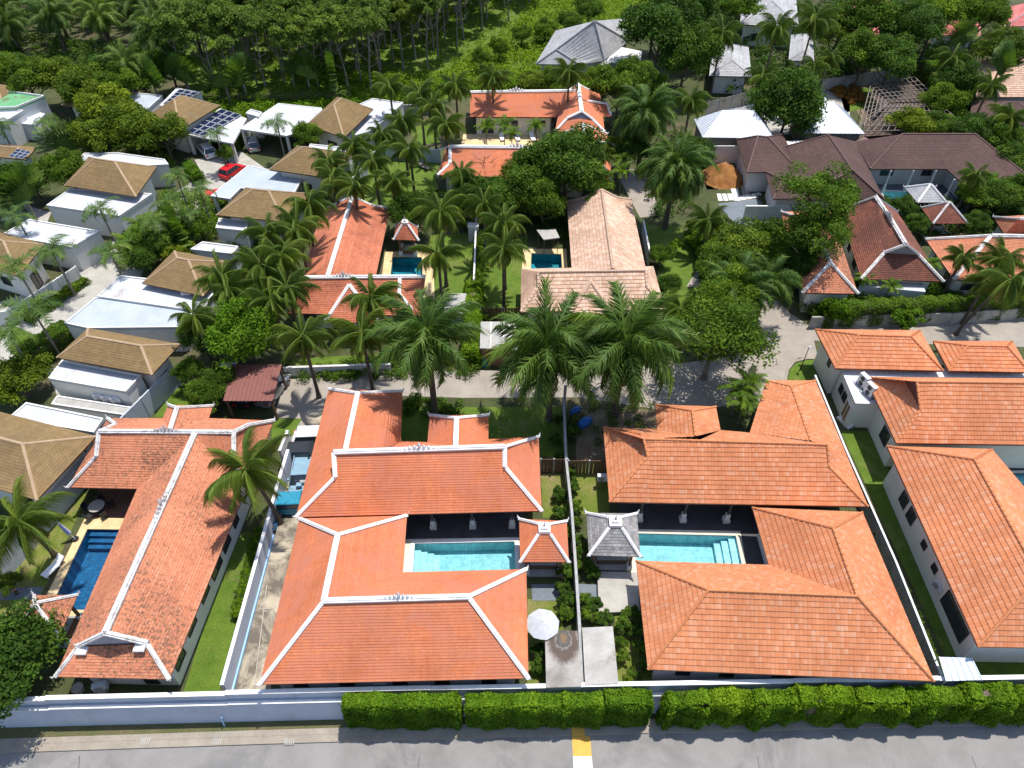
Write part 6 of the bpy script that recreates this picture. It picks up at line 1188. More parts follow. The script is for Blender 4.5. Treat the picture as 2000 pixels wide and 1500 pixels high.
mb = MB(); mb.tube([c+k*.35, c+k*.55, c+k*.9, c+k*1.05], [.2, .17, .1, .02], 8); mb.obj('folded_canopy', 'white_fabric', t); mb = MB(); mb.tube([c+k*.36+Vector((.06, -.05, 0)), c+k*.9+Vector((.03, -.03, 0))], [.14, .08], 6); mb.obj('blue_stripe', 'blue_fabric', t)
def lounger(label, p, rot, mat='white_paint'):
    t = thing('sun_lounger', label, 'sun lounger', p); o = Vector(p); mb = MB(); mb.box((-.33, -.95, .26), (.33, .35, .34), rot, o); mb.obj('seat', mat, t)
    d = Vector((-math.sin(rot), math.cos(rot), 0)); m2 = MB(); a = o+d*.36+Vector((0, 0, .3)); m2.beam(a, a+d*.6+Vector((0, 0, .35)), .64, .07); m2.obj('backrest', mat, t)
    for x, y in ((-.3, -.85), (.3, -.85), (-.3, .3), (.3, .3)): m3 = MB(); m3.box((x-.03, y-.03, 0), (x+.03, y+.03, .26), rot, o); m3.obj('leg', mat, t)
lounger('white slatted sun lounger on the sand deck by the deep blue pool', G(108, 1111), -.45); lounger('white sun lounger on the lawn near the grey garden wall', G(829, 329), .9, 'pale_wood')
for i, u in enumerate((980, 1010, 1040)): lounger(('left', 'middle', 'right')[i]+' pale sun lounger on the terrace between the parallel orange wings', G(u, 272), .2)
t = thing('dining_table', 'round table under the dark terrace of the weathered villa', 'table', G(193, 1000)); c = G(195, 998, .04); mb = MB(); mb.tube([c+Vector((0, 0, .7)), c+Vector((0, 0, .76))], [.65, .65], 20); mb.obj('tabletop', 'pale_concrete', t); mb = MB(); mb.tube([c, c+Vector((0, 0, .7))], [.2, .1], 8); mb.obj('pedestal', 'black', t)
for i in range(5):
    a = i*1.26+.5; p = c+Vector((math.cos(a)*1.0, math.sin(a)*.95, 0)); t = thing('dining_chair', 'black wicker chair around the round terrace table', 'chair', p, 'wicker chairs around the round terrace table')
    mb = MB(); mb.box((-.24, -.24, .38), (.24, .24, .46), a, p); mb.obj('seat', 'black', t); mb = MB(); mb.box((.2, -.24, .46), (.26, .24, .9), a, p); mb.obj('backrest', 'black', t)
    for x, y in ((-.2, -.2), (.2, -.2), (-.2, .2), (.2, .2)): mb = MB(); mb.box((x-.02, y-.02, 0), (x+.02, y+.02, .38), a, p); mb.obj('leg', 'black', t)
# street lamp
t = thing('street_lamp', 'slim black street lamp on the small corner lawn', 'street lamp', G(1563, 722)); b = G(1563, 722, .06); mb = MB(); mb.tube([b, b+Vector((0, 0, .4)), b+Vector((0, 0, 3.0))], [.09, .05, .035], 8); mb.obj('pole', 'black', t); mb = MB(); mb.beam(b+Vector((0, 0, 2.95)), b+Vector((.35, 0, 3.05)), .04, .04); mb.obj('arm', 'black', t); mb = MB(); mb.tube([b+Vector((.1, 0, 3.02)), b+Vector((.1, 0, 3.1)), b+Vector((.1, 0, 3.22))], [.14, .15, .03], 8); mb.obj('lantern', 'white_paint', t)
# utility post in the centre hedge
t = thing('utility_pole', 'square concrete post at the top end of the thin grey wall', 'post', G(1101, 800)); b = G(1101, 800); mb = MB(); mb.box((-.13, -.13, 0), (.13, .13, 3.2), 0, b); mb.obj('post', 'garden_wall', t)
# covered bundles
for lab, (u, v), s in (('deep blue tarpaulin bundle left lying under the third big palm', (1142, 830), 1.0), ('smaller blue tarpaulin bundle by the thin grey wall', (1124, 806), .7)):
    c = G(u, v); mb = MB(); rr = random.Random(u); d = Vector((.75, .65, 0)); ring = []
    mb.tube([c-d*s+Vector((0, 0, .15)), c-d*.6*s+Vector((0, 0, .35)), c+Vector((.05, 0, .45)), c+d*.6*s+Vector((0, 0, .3)), c+d*s+Vector((0, 0, .12))], [.1, .4*s, .5*s, .34*s, .08], 9); tag(mb.obj('tarpaulin_bundle', 'blue_tarp'), lab, 'bundle')
c = G(945, 713, 0); mb = MB(); mb.tube([c+Vector((0, 0, z)) for z in (0, .1, .8, 1.0, 1.1)], [.42, .45, .45, .3, .05], 12); tag(mb.obj('water_barrel', 'green_plastic'), 'round green plastic water barrel by the lane below the palms', 'barrel')
for lab, (u, v) in (('grey stone planter with a dry plant by the road wall, left one', (158, 1350)), ('grey stone planter beside the first one', (205, 1350)), ('white round lantern bollard on the lawn left of the lounger', (33, 1139))):
    c = G(u, v); mb = MB(); mb.tube([c+Vector((0, 0, z)) for z in (0, .08, .5, .62)], [.2, .3, .36, .4], 10); tag(mb.obj('planter', 'white_cap' if 'lantern' in lab else 'garden_wall'), lab, 'planter')
c = G(1495, 448); t = thing('stone_lantern', 'small white stone lantern in the shrubs by the grey paving', 'stone lantern', c); mb = MB(); mb.tube([c+Vector((0, 0, z)) for z in (0, .5)], [.3, .2], 8); mb.obj('base', 'white_cap', t); mb = MB(); mb.tube([c+Vector((0, 0, z)) for z in (.5, .8, .85, 1.15)], [.22, .22, .45, .05], 8); mb.obj('hood', 'pale_wood', t)
# ================================================================== VEHICLES
def car(label, u, v, yaw, paint='car_white', L=4.4, W=1.8, Hh=1.5, kind='hatch', z=0.0, name='parked_car', cat='car'):
    g = G(u, v, z); t = thing(name, label, cat, g); ca, sa = math.cos(yaw), math.sin(yaw)
    T = lambda x, y, zz: Vector((g.x+x*ca-y*sa, g.y+x*sa+y*ca, g.z+zz)); h = L/2
    prof = [(-h, .35, .84), (-h+.05, .75, .90), (-h+.5, .92, .97), (-.1*L, .98, 1.0), (.22*L, .96, 1.0), (h-.35, .80, .95), (h-.04, .6, .86), (h, .35, .82)]
    mb = MB(); secs = []
    for x, zt, wf in prof:
        w = W/2*wf; secs.append([T(x, -w*.95, .25), T(x, -w, .5 if zt > .5 else zt*.8), T(x, -w*.93, zt-.06), T(x, -w*.75, zt), T(x, w*.75, zt), T(x, w*.93, zt-.06), T(x, w, .5 if zt > .5 else zt*.8), T(x, w*.95, .25)])
    for a, b in zip(secs[:-1], secs[1:]):
        for i in range(7): mb.face([a[i], a[i+1], b[i+1], b[i]])
        mb.face([a[7], a[0], b[0], b[7]])
    mb.face(secs[0][::-1]); mb.face(secs[-1]); mb.obj('body', paint, t, smooth=False, weld=True)
    if kind == 'pickup': cab = (-.1*L, .2*L, .05, .62)
    else: cab = (-.44*L, .24*L, .1, .78)
    x0, x1 = cab[0], cab[1]; zb = .93; zt = Hh; xt0, xt1 = x0+.28, x1-.62; w0, w1 = W*.46, W*.36
    Bp = [T(x0, -w0, zb), T(x1, -w0, zb), T(x1, w0, zb), T(x0, w0, zb)]; Tp = [T(xt0, -w1, zt-.04), T(xt1, -w1, zt-.04), T(xt1, w1, zt-.04), T(xt0, w1, zt-.04)]
    m2 = MB()
    for i in range(4): m2.face([Bp[i], Bp[(i+1) % 4], Tp[(i+1) % 4], Tp[i]])
    m2.obj('window_band', 'glass_pane', t); m3 = MB(); R = [T(xt0-.05, -w1-.03, zt-.05), T(xt1+.05, -w1-.03, zt-.05), T(xt1+.05, w1+.03, zt-.05), T(xt0-.05, w1+.03, zt-.05)]; R2 = [p+(g-p)*0+Vector((0, 0, .06)) for p in [R[0].lerp(R[2], .04), R[1].lerp(R[3], .04), R[2].lerp(R[0], .04), R[3].lerp(R[1], .04)]]
    for i in range(4): m3.face([R[i], R[(i+1) % 4], R2[(i+1) % 4], R2[i]])
    m3.face(R2); m3.obj('roof', paint, t)
    for i in range(4):
        for s in (0,): mp = MB(); mp.beam(Bp[i], Tp[i], .06, .05, up=-.02); mp.obj('pillar', paint, t)
    for x in (-.31*L, .31*L):
        for y in (-W*.46, W*.46):
            mw = MB(); mw.tube([T(x, y-.1, .32), T(x, y+.1, .32)], [.32, .32], 14); o = mw.obj('tyre', 'rubber', t); mr = MB(); sg = -1 if y < 0 else 1; mr.tube([T(x, y+sg*.1, .32), T(x, y+sg*.115, .32)], [.19, .17], 10); mr.obj('rim', 'grey_metal', o)
    for y in (-.62, .62):
        ml = MB(); ml.box((h-.1, y-.2, .55), (h+.005, y+.2, .7), yaw, g); ml.obj('headlight', 'white_paint', t); ml = MB(); ml.box((-h-.005, y-.17, .6), (-h+.06, y+.17, .8), yaw, g); ml.obj('tail_light', 'red_paint', t)
    for y in (-W/2-.06, W/2+.06): ml = MB(); ml.box((x1-.75, y-.07, .95), (x1-.55, y+.07, 1.1), yaw, g); ml.obj('mirror', paint, t)
    if kind == 'pickup':
        mbd = MB(); mbd.box((-h+.1, -W*.42, .965), (x0-.05, W*.42, 1.0), yaw, g); mbd.obj('load_bed', 'light_blue', t)
        for y in (-W*.45, W*.42): mq = MB(); mq.box((-h+.05, y, .9), (x0, y+.06, 1.2), yaw, g); mq.obj('side_board', 'light_blue', t)
        mq = MB(); mq.box((-h+.03, -W*.42, .9), (-h+.09, W*.42, 1.2), yaw, g); mq.obj('tailgate', 'light_blue', t)
    return t
car('white hatchback backed in under the solar panel garage', 406, 300, 2.2, 'car_white'); car('pale car half hidden under the white carport by the palms', 497, 287, 1.9, 'car_silver')
car('bright red car on the pale cul-de-sac', 456, 341, 1.1, 'red_paint', 4.0); car('red car under the pale blue carport roof', 432, 393, .2, 'red_paint')
car('black car with silver bonnet second in the driveway row', 603, 893, 0.05, 'car_black', 4.2); car('white delivery pickup at the top of the driveway row', 622, 862, 0.05, 'car_white', 4.4)
car('light blue open truck loaded with odds and ends in the driveway', 592, 944, -1.5, 'light_blue', 4.8, 1.9, 1.7, 'pickup', name='pickup_truck', cat='truck'); car('teal blue car at the lower end of the driveway row', 583, 992, 0.05, 'car_teal', 4.3)
car('silver car nose showing beside the red-brown carport', 535, 768, 1.3, 'car_silver'); car('dark car in shade under the red-brown carport', 488, 770, 1.5, 'car_black')
rr = random.Random(4)
for i, (u, v, m_) in enumerate([(578, 925, 'cardboard'), (590, 930, 'white_paint'), (582, 938, 'cardboard'), (592, 943, 'grey_metal'), (585, 950, 'light_blue')]):
    p = G(u, v, 1.0); mb = MB(); mb.box((-.22, -.2, 0), (.22, .2, .3), rr.uniform(0, 1.5), p); tag(mb.obj('load_crate', m_), ['brown box at the head of the light blue truck', 'white box on the light blue truck', 'second brown box on the light blue truck', 'grey metal box on the light blue truck', 'light blue crate on the truck near its tail'][i], 'crate')
t = thing('motor_scooter', 'blue motor scooter parked against the white wall by the driveway', 'scooter', G(541, 1030)); g = G(541, 1030)
mb = MB(); mb.tube([g+Vector((0, -.7, .6)), g+Vector((0, -.2, .72)), g+Vector((0, .25, .45)), g+Vector((0, .55, .5)), g+Vector((0, .65, .95))], [.12, .17, .12, .14, .06], 8); mb.obj('body', 'car_blue', t); mb = MB(); mb.beam(g+Vector((-.3, .6, 1.0)), g+Vector((.3, .6, 1.0)), .04, .04); mb.obj('handlebar', 'black', t)
for y in (-.6, .65): mb = MB(); mb.tube([g+Vector((-.06, y, .26)), g+Vector((.06, y, .26))], [.26, .26], 12); mb.obj('tyre', 'rubber', t)
mb = MB(); mb.beam(g+Vector((0, -.65, .74)), g+Vector((0, .05, .74)), .22, .08); mb.obj('seat', 'black', t)
# driveway pipes drawn as thin raised kerbs on the concrete
mb = MB(); mb.beam(G(521, 1145, .03), G(497, 1340, .03), .06, .04); mb.beam(G(505, 1190, .03), G(528, 1190, .03), .05, .04); mb.beam(G(512, 1060, .03), G(505, 1140, .03), .06, .04); o = mb.obj('driveway_joint', 'pale_concrete'); o['kind'] = 'structure'
# ================================================================== HEDGES
HX = [(684, 898, 'square clipped hedge at the left end of the roadside row'), (912, 1092, 'second roadside hedge, left of the yellow crossing'), (1094, 1172, 'narrow roadside hedge right above the yellow crossing'), (1172, 1264, 'broad roadside hedge just right of the yellow crossing'), (1290, 1368, 'roadside hedge after the wide gap right of the crossing'), (1369, 1452, 'fifth roadside hedge, left part of the long run'), (1453, 1530, 'roadside hedge with ragged top in the long run'), (1531, 1640, 'tallest ragged roadside hedge in the long run'), (1645, 1738, 'rounded roadside hedge below the right villa corner'), (1740, 1842, 'roadside hedge just left of the metal lean-to'), (1850, 1938, 'roadside hedge just right of the metal lean-to'), (1936, 2040, 'roadside hedge cut by the right edge')]
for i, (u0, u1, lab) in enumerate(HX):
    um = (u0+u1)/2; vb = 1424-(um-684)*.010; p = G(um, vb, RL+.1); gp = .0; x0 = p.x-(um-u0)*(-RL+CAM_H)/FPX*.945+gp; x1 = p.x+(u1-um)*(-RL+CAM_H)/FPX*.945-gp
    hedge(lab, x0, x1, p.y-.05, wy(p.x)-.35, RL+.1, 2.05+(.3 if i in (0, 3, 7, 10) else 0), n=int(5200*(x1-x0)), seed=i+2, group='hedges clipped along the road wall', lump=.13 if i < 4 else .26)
def hedge_line(label, a, b, w, h, mat, seed, name='hedge', n=1200, z0=0):
    L = (b-a).length; t = hedge(label, -L/2, L/2, -w/2, w/2, 0, h, mat, int(n*L), seed, name); c = (a+b)/2; t.location = (c.x, c.y, z0); t.rotation_euler.z = math.atan2(b.y-a.y, b.x-a.x); return t
hedge_line('bright green hedge strip between the two middle gardens', G(921, 720), G(925, 575), 1.7, 2.2, 'leaf_hedge', 31, n=2600)
hedge_line('long dark leafy hedge on top of the grey lane wall', G(1600, 632), G(2020, 612), 1.8, 2.6, 'leaf_mid', 32, n=1500)
hedge_line('low clipped hedge strip along the pale lane on the left', G(172, 552), G(55, 632), 1.0, .9, 'leaf_mid', 33, n=900); hedge_line('clipped dark green hedge column beside the white garage wall', G(462, 296), G(474, 246), 1.4, 2.6, 'leaf_mid', 34, n=1500)
hedge_line('curved low hedge at the rim of the cul-de-sac', G(370, 335), G(392, 360), 1.4, 1.6, 'leaf_bright', 35, n=1500); hedge_line('thick dark hedge by the lane with foxtail palms', G(150, 660), G(60, 715), 2.6, 2.2, 'leaf_mid', 36, n=2200)
hedge_line('ragged boundary hedge behind the upper villas', G(400, 205), G(690, 200), 3.0, 2.2, 'leaf_mid', 37, n=900); hedge_line('tall yellow-green hedge bank at the upper right', G(1800, 150), G(1900, 240), 4.0, 3.0, 'leaf_bright', 38, n=1400)
# ================================================================== PALMS
ctr = 'oil palms along the back lane'
palm('oil', 833, 655, 10.0, 6.4, 'left of the three big oil palms along the back lane', tr=0, n=42, el1=-74); palm('oil', 1068, 680, 9.0, 7.6, 'middle one of the three big oil palms, behind the thin wall', tr=1, yaw=3.0, n=46, el1=-76); palm('oil', 1222, 665, 9.5, 7.8, 'right of the three big oil palms with hanging dead fronds', tr=0, n=48, el1=-80)
palm('oil', 1320, 325, 8.5, 6.0, 'tall oil palm with a long skirt of hanging fronds', n=80, el1=-88); palm('oil', 1262, 215, 9, 6.0, 'tall oil palm right of the top orange villa', n=56, el1=-75); palm('oil', 1440, 560, 6.5, 5.2, 'oil palm among trees left of the lane junction'); palm('oil', 1500, 545, 6.0, 4.6, 'lower oil palm beside the lane junction')
C1 = [(480, 915, 7.5, 4.7, 'coconut palm leaning over the weathered villa roof', 1), (36, 1018, 7.0, 4.1, 'coconut palm with leaning trunk on the lawn by the deep blue pool', 2), (590, 655, 8, 3.8, 'coconut palm whose shadow falls on the parking bays', 0), (706, 648, 8, 4.2, 'coconut palm right in front of the old red-orange villa', 0), (724, 578, 9, 3.8, 'coconut palm standing against the old villa gable', 0),
 (603, 395, 9, 4.0, 'coconut palm touching the left slope of the old villa ridge', 1), (578, 440, 9, 3.8, 'coconut palm left of the old villa long roof', 0), (522, 452, 9, 3.6, 'coconut palm in front of the fourth tan roof', 0), (432, 538, 8, 3.6, 'coconut palm over the palm hidden tan roof', 1), (508, 515, 8.5, 3.6, 'coconut palm in the middle of the left coconut row', 0), (548, 500, 8.5, 3.8, 'coconut palm behind the middle of the left coconut row', 0), (528, 582, 8, 3.4, 'coconut palm above the round bright green tree', 0), (560, 560, 8, 3.6, 'coconut palm beside the cross wing of the old villa', 0), (446, 562, 8, 3.2, 'coconut palm at the left end of the coconut row', 0), (378, 615, 7.5, 3.0, 'coconut palm right of the tan roof with three air conditioners', 0),
 (855, 492, 8, 3.6, 'coconut palm above the small white shed roof', 0), (860, 410, 10, 3.8, 'tall coconut palm on the lawn right of the red pavilion', 0), (985, 432, 9, 3.6, 'rear coconut palm left of the beige canopy', 0), (983, 482, 8, 3.6, 'coconut palm casting shadow on the lawn by the pink villa', 0), (945, 395, 8, 3.2, 'coconut palm behind the thin white garden wall', 0), (900, 338, 7, 3.0, 'coconut palm at the left end of the orange lower wing', 0), (768, 352, 7, 3.2, 'coconut palm on the back lawn above the old villa', 0),
 (800, 290, 8, 3.6, 'coconut palm beside the grey wall of the back lawn', 0), (870, 240, 8, 3.8, 'coconut palm on the lawn left of the top orange villa', 0), (785, 235, 8, 3.4, 'coconut palm left of the upper lawn', 0), (745, 260, 8, 3.2, 'coconut palm by the white strip roof', 0), (728, 310, 8, 3.4, 'coconut palm above the pale back garden wall', 0), (690, 280, 8, 3.3, 'coconut palm behind the fourth tan roof', 0), (650, 345, 8, 3.4, 'coconut palm above the old villa left slope', 0), (690, 360, 8, 3.2, 'coconut palm at the tip of the old villa ridge', 0), (640, 312, 8, 3.2, 'coconut palm covering the fourth tan roof edge', 0),
 (820, 180, 8, 3.6, 'coconut palm in the row behind the top orange villa, first', 0), (890, 165, 8, 3.6, 'coconut palm in the row behind the top orange villa, second', 0), (962, 150, 8, 3.6, 'coconut palm in the row behind the top orange villa, third', 0), (1112, 138, 9, 3.9, 'coconut palm in front of the grey shingle villa', 0), (760, 165, 8, 3.4, 'coconut palm at the left start of the far row', 0), (845, 205, 8, 3.2, 'coconut palm low in the far row', 0), (1180, 300, 6, 2.2, 'small palm on the orange gable of the top villa', 0),
 (1350, 195, 8, 3.6, 'coconut palm left of the metal sheet fence', 0), (1412, 62, 10, 4.6, 'drooping coconut palm before the pale gabled house', 0), (1518, 52, 11, 4.6, 'tall coconut palm between the grey roofs at the top', 0), (1592, 35, 11, 5.0, 'very tall coconut palm near the top edge', 0), (1490, 145, 8, 3.6, 'coconut palm above the round tree at the metal fence', 0), (1590, 125, 7, 3.0, 'pale green palm behind the metal fence', 0), (1620, 110, 7, 3.0, 'second pale green palm behind the metal fence', 0), (1555, 140, 7, 3.0, 'small palm above the metal fence middle', 0),
 (1385, 428, 5, 3.6, 'bushy coconut palm left of the grey paving', 0), (1330, 600, 5, 3.0, 'coconut palm at the lower edge of the right lawn', 0), (1905, 340, 6, 2.6, 'slim palm before the brown villa right wing', 0), (1978, 545, 8, 4.2, 'coconut palm with dark leaning trunk at the right edge of the lane', 2), (1882, 500, 6, 2.6, 'small palm in front of the cut mossy villa', 0), (1930, 545, 6, 3.0, 'coconut palm above the lane wall', 0), (1960, 505, 7, 3.2, 'coconut palm at the right edge behind the wall', 0), (1975, 225, 7, 3.6, 'coconut palm at the right edge in the jungle', 0), (1960, 70, 8, 4.0, 'coconut palm at the top right corner', 0), (1860, 110, 8, 3.8, 'palm between the red roofs and the jungle bank', 0), (1935, 165, 8, 3.4, 'palm in front of the long tan brown roof', 0)]
for u, v, h, L, lab, tr_ in C1: palm('coconut', u, v, h, L, lab, tr=tr_)
for u, v, h, L, lab in [(195, 408, 6, 2.7, 'foxtail palm before the cul-de-sac annexe'), (540, 238, 6, 2.6, 'foxtail palm before the stained carport roof'), (422, 262, 5.5, 2.2, 'foxtail palm beside the solar garage'), (100, 490, 6, 2.9, 'foxtail palm left of the pale lane bend'), (215, 492, 6, 2.9, 'foxtail palm standing in the pale lane kerb'), (60, 600, 6.5, 3.2, 'foxtail palm casting its shadow over the pale lane'), (18, 655, 6.5, 2.8, 'foxtail palm at the left edge below the curved wall'), (30, 520, 6, 2.6, 'foxtail palm on the left tan roof'), (345, 345, 6, 2.4, 'foxtail palm at the cul-de-sac hedge'), (390, 372, 6, 2.6, 'foxtail palm in front of the blue carport roof'), (330, 395, 6, 2.6, 'foxtail palm in the bed below the cul-de-sac'), (360, 420, 5, 2.4, 'low foxtail palm in the bed below the cul-de-sac'), (0, 245, 6, 2.4, 'foxtail palm at the left edge by the green roof'), (92, 235, 6, 2.2, 'foxtail palm beside the green flat roof'), (300, 430, 6, 2.4, 'foxtail palm left of the fourth tan roof'), (30, 420, 6, 2.6, 'foxtail palm at the far left garden')]: palm('fox', u, v, h, L, lab)
for u, v, h, L, lab in [(1445, 760, 3.4, 1.9, 'areca palm clump between the right villa rear wings, left stem'), (1462, 745, 3.8, 1.9, 'areca palm clump between the right villa rear wings, back stem'), (1455, 785, 3.0, 1.8, 'areca palm clump between the right villa rear wings, front stem'), (1710, 520, 3.5, 1.4, 'small areca palm by the mossy villa skirt'), (1690, 545, 3.0, 1.4, 'areca palm at the flat roof of the mossy villa'), (1820, 515, 3.5, 1.4, 'areca palm right of the mossy gable'), (1740, 560, 3, 1.4, 'areca palm rising from the lane hedge'), (1215, 310, 4, 1.8, 'areca palm right of the lower orange wing'), (1215, 335, 4, 1.8, 'second areca palm right of the lower orange wing'), (950, 248, 4.5, 1.9, 'areca palm on the terrace of the parallel wings, left'), (985, 245, 4.5, 2.0, 'areca palm on the terrace of the parallel wings, middle'), (1048, 245, 4.5, 1.9, 'areca palm on the terrace of the parallel wings, right'), (1000, 262, 4, 1.6, 'low areca palm on the terrace of the parallel wings'), (1935, 350, 4, 1.6, 'small areca palm right of the brown villa palm'), (830, 595, 3, 1.6, 'areca palm by the small timber gate'), (250, 470, 4, 2.0, 'banana like palm below the cul-de-sac bed'), (275, 440, 4, 2.0, 'second banana like palm below the cul-de-sac bed')]: palm('areca', u, v, h, L, lab)
for u, v, h, lab in [(300, 165, 4, 'first fan shaped travellers palm behind the solar panels'), (365, 160, 4, 'second fan shaped travellers palm at the plantation edge'), (475, 160, 4, 'fan palm pair at the field edge, left one'), (440, 165, 4, 'fan palm pair at the field edge, right one'), (600, 150, 4, 'fan palm against the rubber trees, left one'), (650, 155, 4, 'fan palm against the rubber trees, right one'), (50, 390, 3, 'fan palm at the left garden wall'), (135, 290, 3, 'fan palm below the green flat roof'), (350, 470, 2.5, 'fan palm in the cul-de-sac bed'), (1865, 90, 6, 'tall fan palm over the jungle at the upper right'), (1950, 140, 6, 'tall fan palm near the tan brown roof')]: palm('traveller', u, v, h, 4.2, lab)
# oil palm plantation beyond the houses
OPG = 'oil palms of the plantation at the upper left'; k = 0; rr = random.Random(12)
y = 100.0; row = 0
while y < 215:
    x = -170+(row % 2)*4.2
    while x < -36:
        u = 1000+x*FPX/(y*math.cos(PITCH)+CAM_H*math.sin(PITCH)); lim = -62+(y-100)*.22 if y < 150 else -52+(y-150)*.1
        if y < 134 and x < -64: x += 8.4; continue
        if u > -140 and x < lim and not (y < 112 and x < -96+(y-100)*1.0): far_palm('oil', (x+rr.uniform(-.8, .8), y+rr.uniform(-.8, .8)), rr.uniform(5.5, 7.5), rr.uniform(4.3, 5.1), 'oil palm standing in the plantation rows at the upper left', OPG); k += 1
        x += 8.4
    y += 7.2; row += 1
# rubber trees: slim pale trunks, thin crowns
RBG = 'rubber trees in rows at the edge of the field'; y = 118.0; row = 0
while y < 215:
    x = -62+(row % 2)*1.4
    while x < 30+(y-118)*.35:
        edge = G(480+(640-480), 150).x if False else None
        p = Vector((x+rr.uniform(-.5, .5), y+rr.uniform(-.6, .6), 0)); xl = -54+(y-118)*.02; xr = -16+(y-118)*.42
        if y < 126: xr -= 4
        if xl < p.x < xr:
            cm, tm, th, rx, rz = random.choice(TREES['rubber']); t = thing('rubber_tree', 'slim pale trunked rubber tree in the dense row behind the meadow', 'tree', p, RBG); t.rotation_euler.z = rr.uniform(0, 6.28); h = rr.uniform(8.5, 10.5)
            o = bpy.data.objects.new('trunk', tm); link(o, t); o.scale = (1, 1, h/th); c = bpy.data.objects.new('crown', cm); link(c, t); s = rr.uniform(.85, 1.1); c.scale = (s, s, s*1.05); c.location = (.8, 0, h+.4)
        x += 4.3
    y += 5.2; row += 1
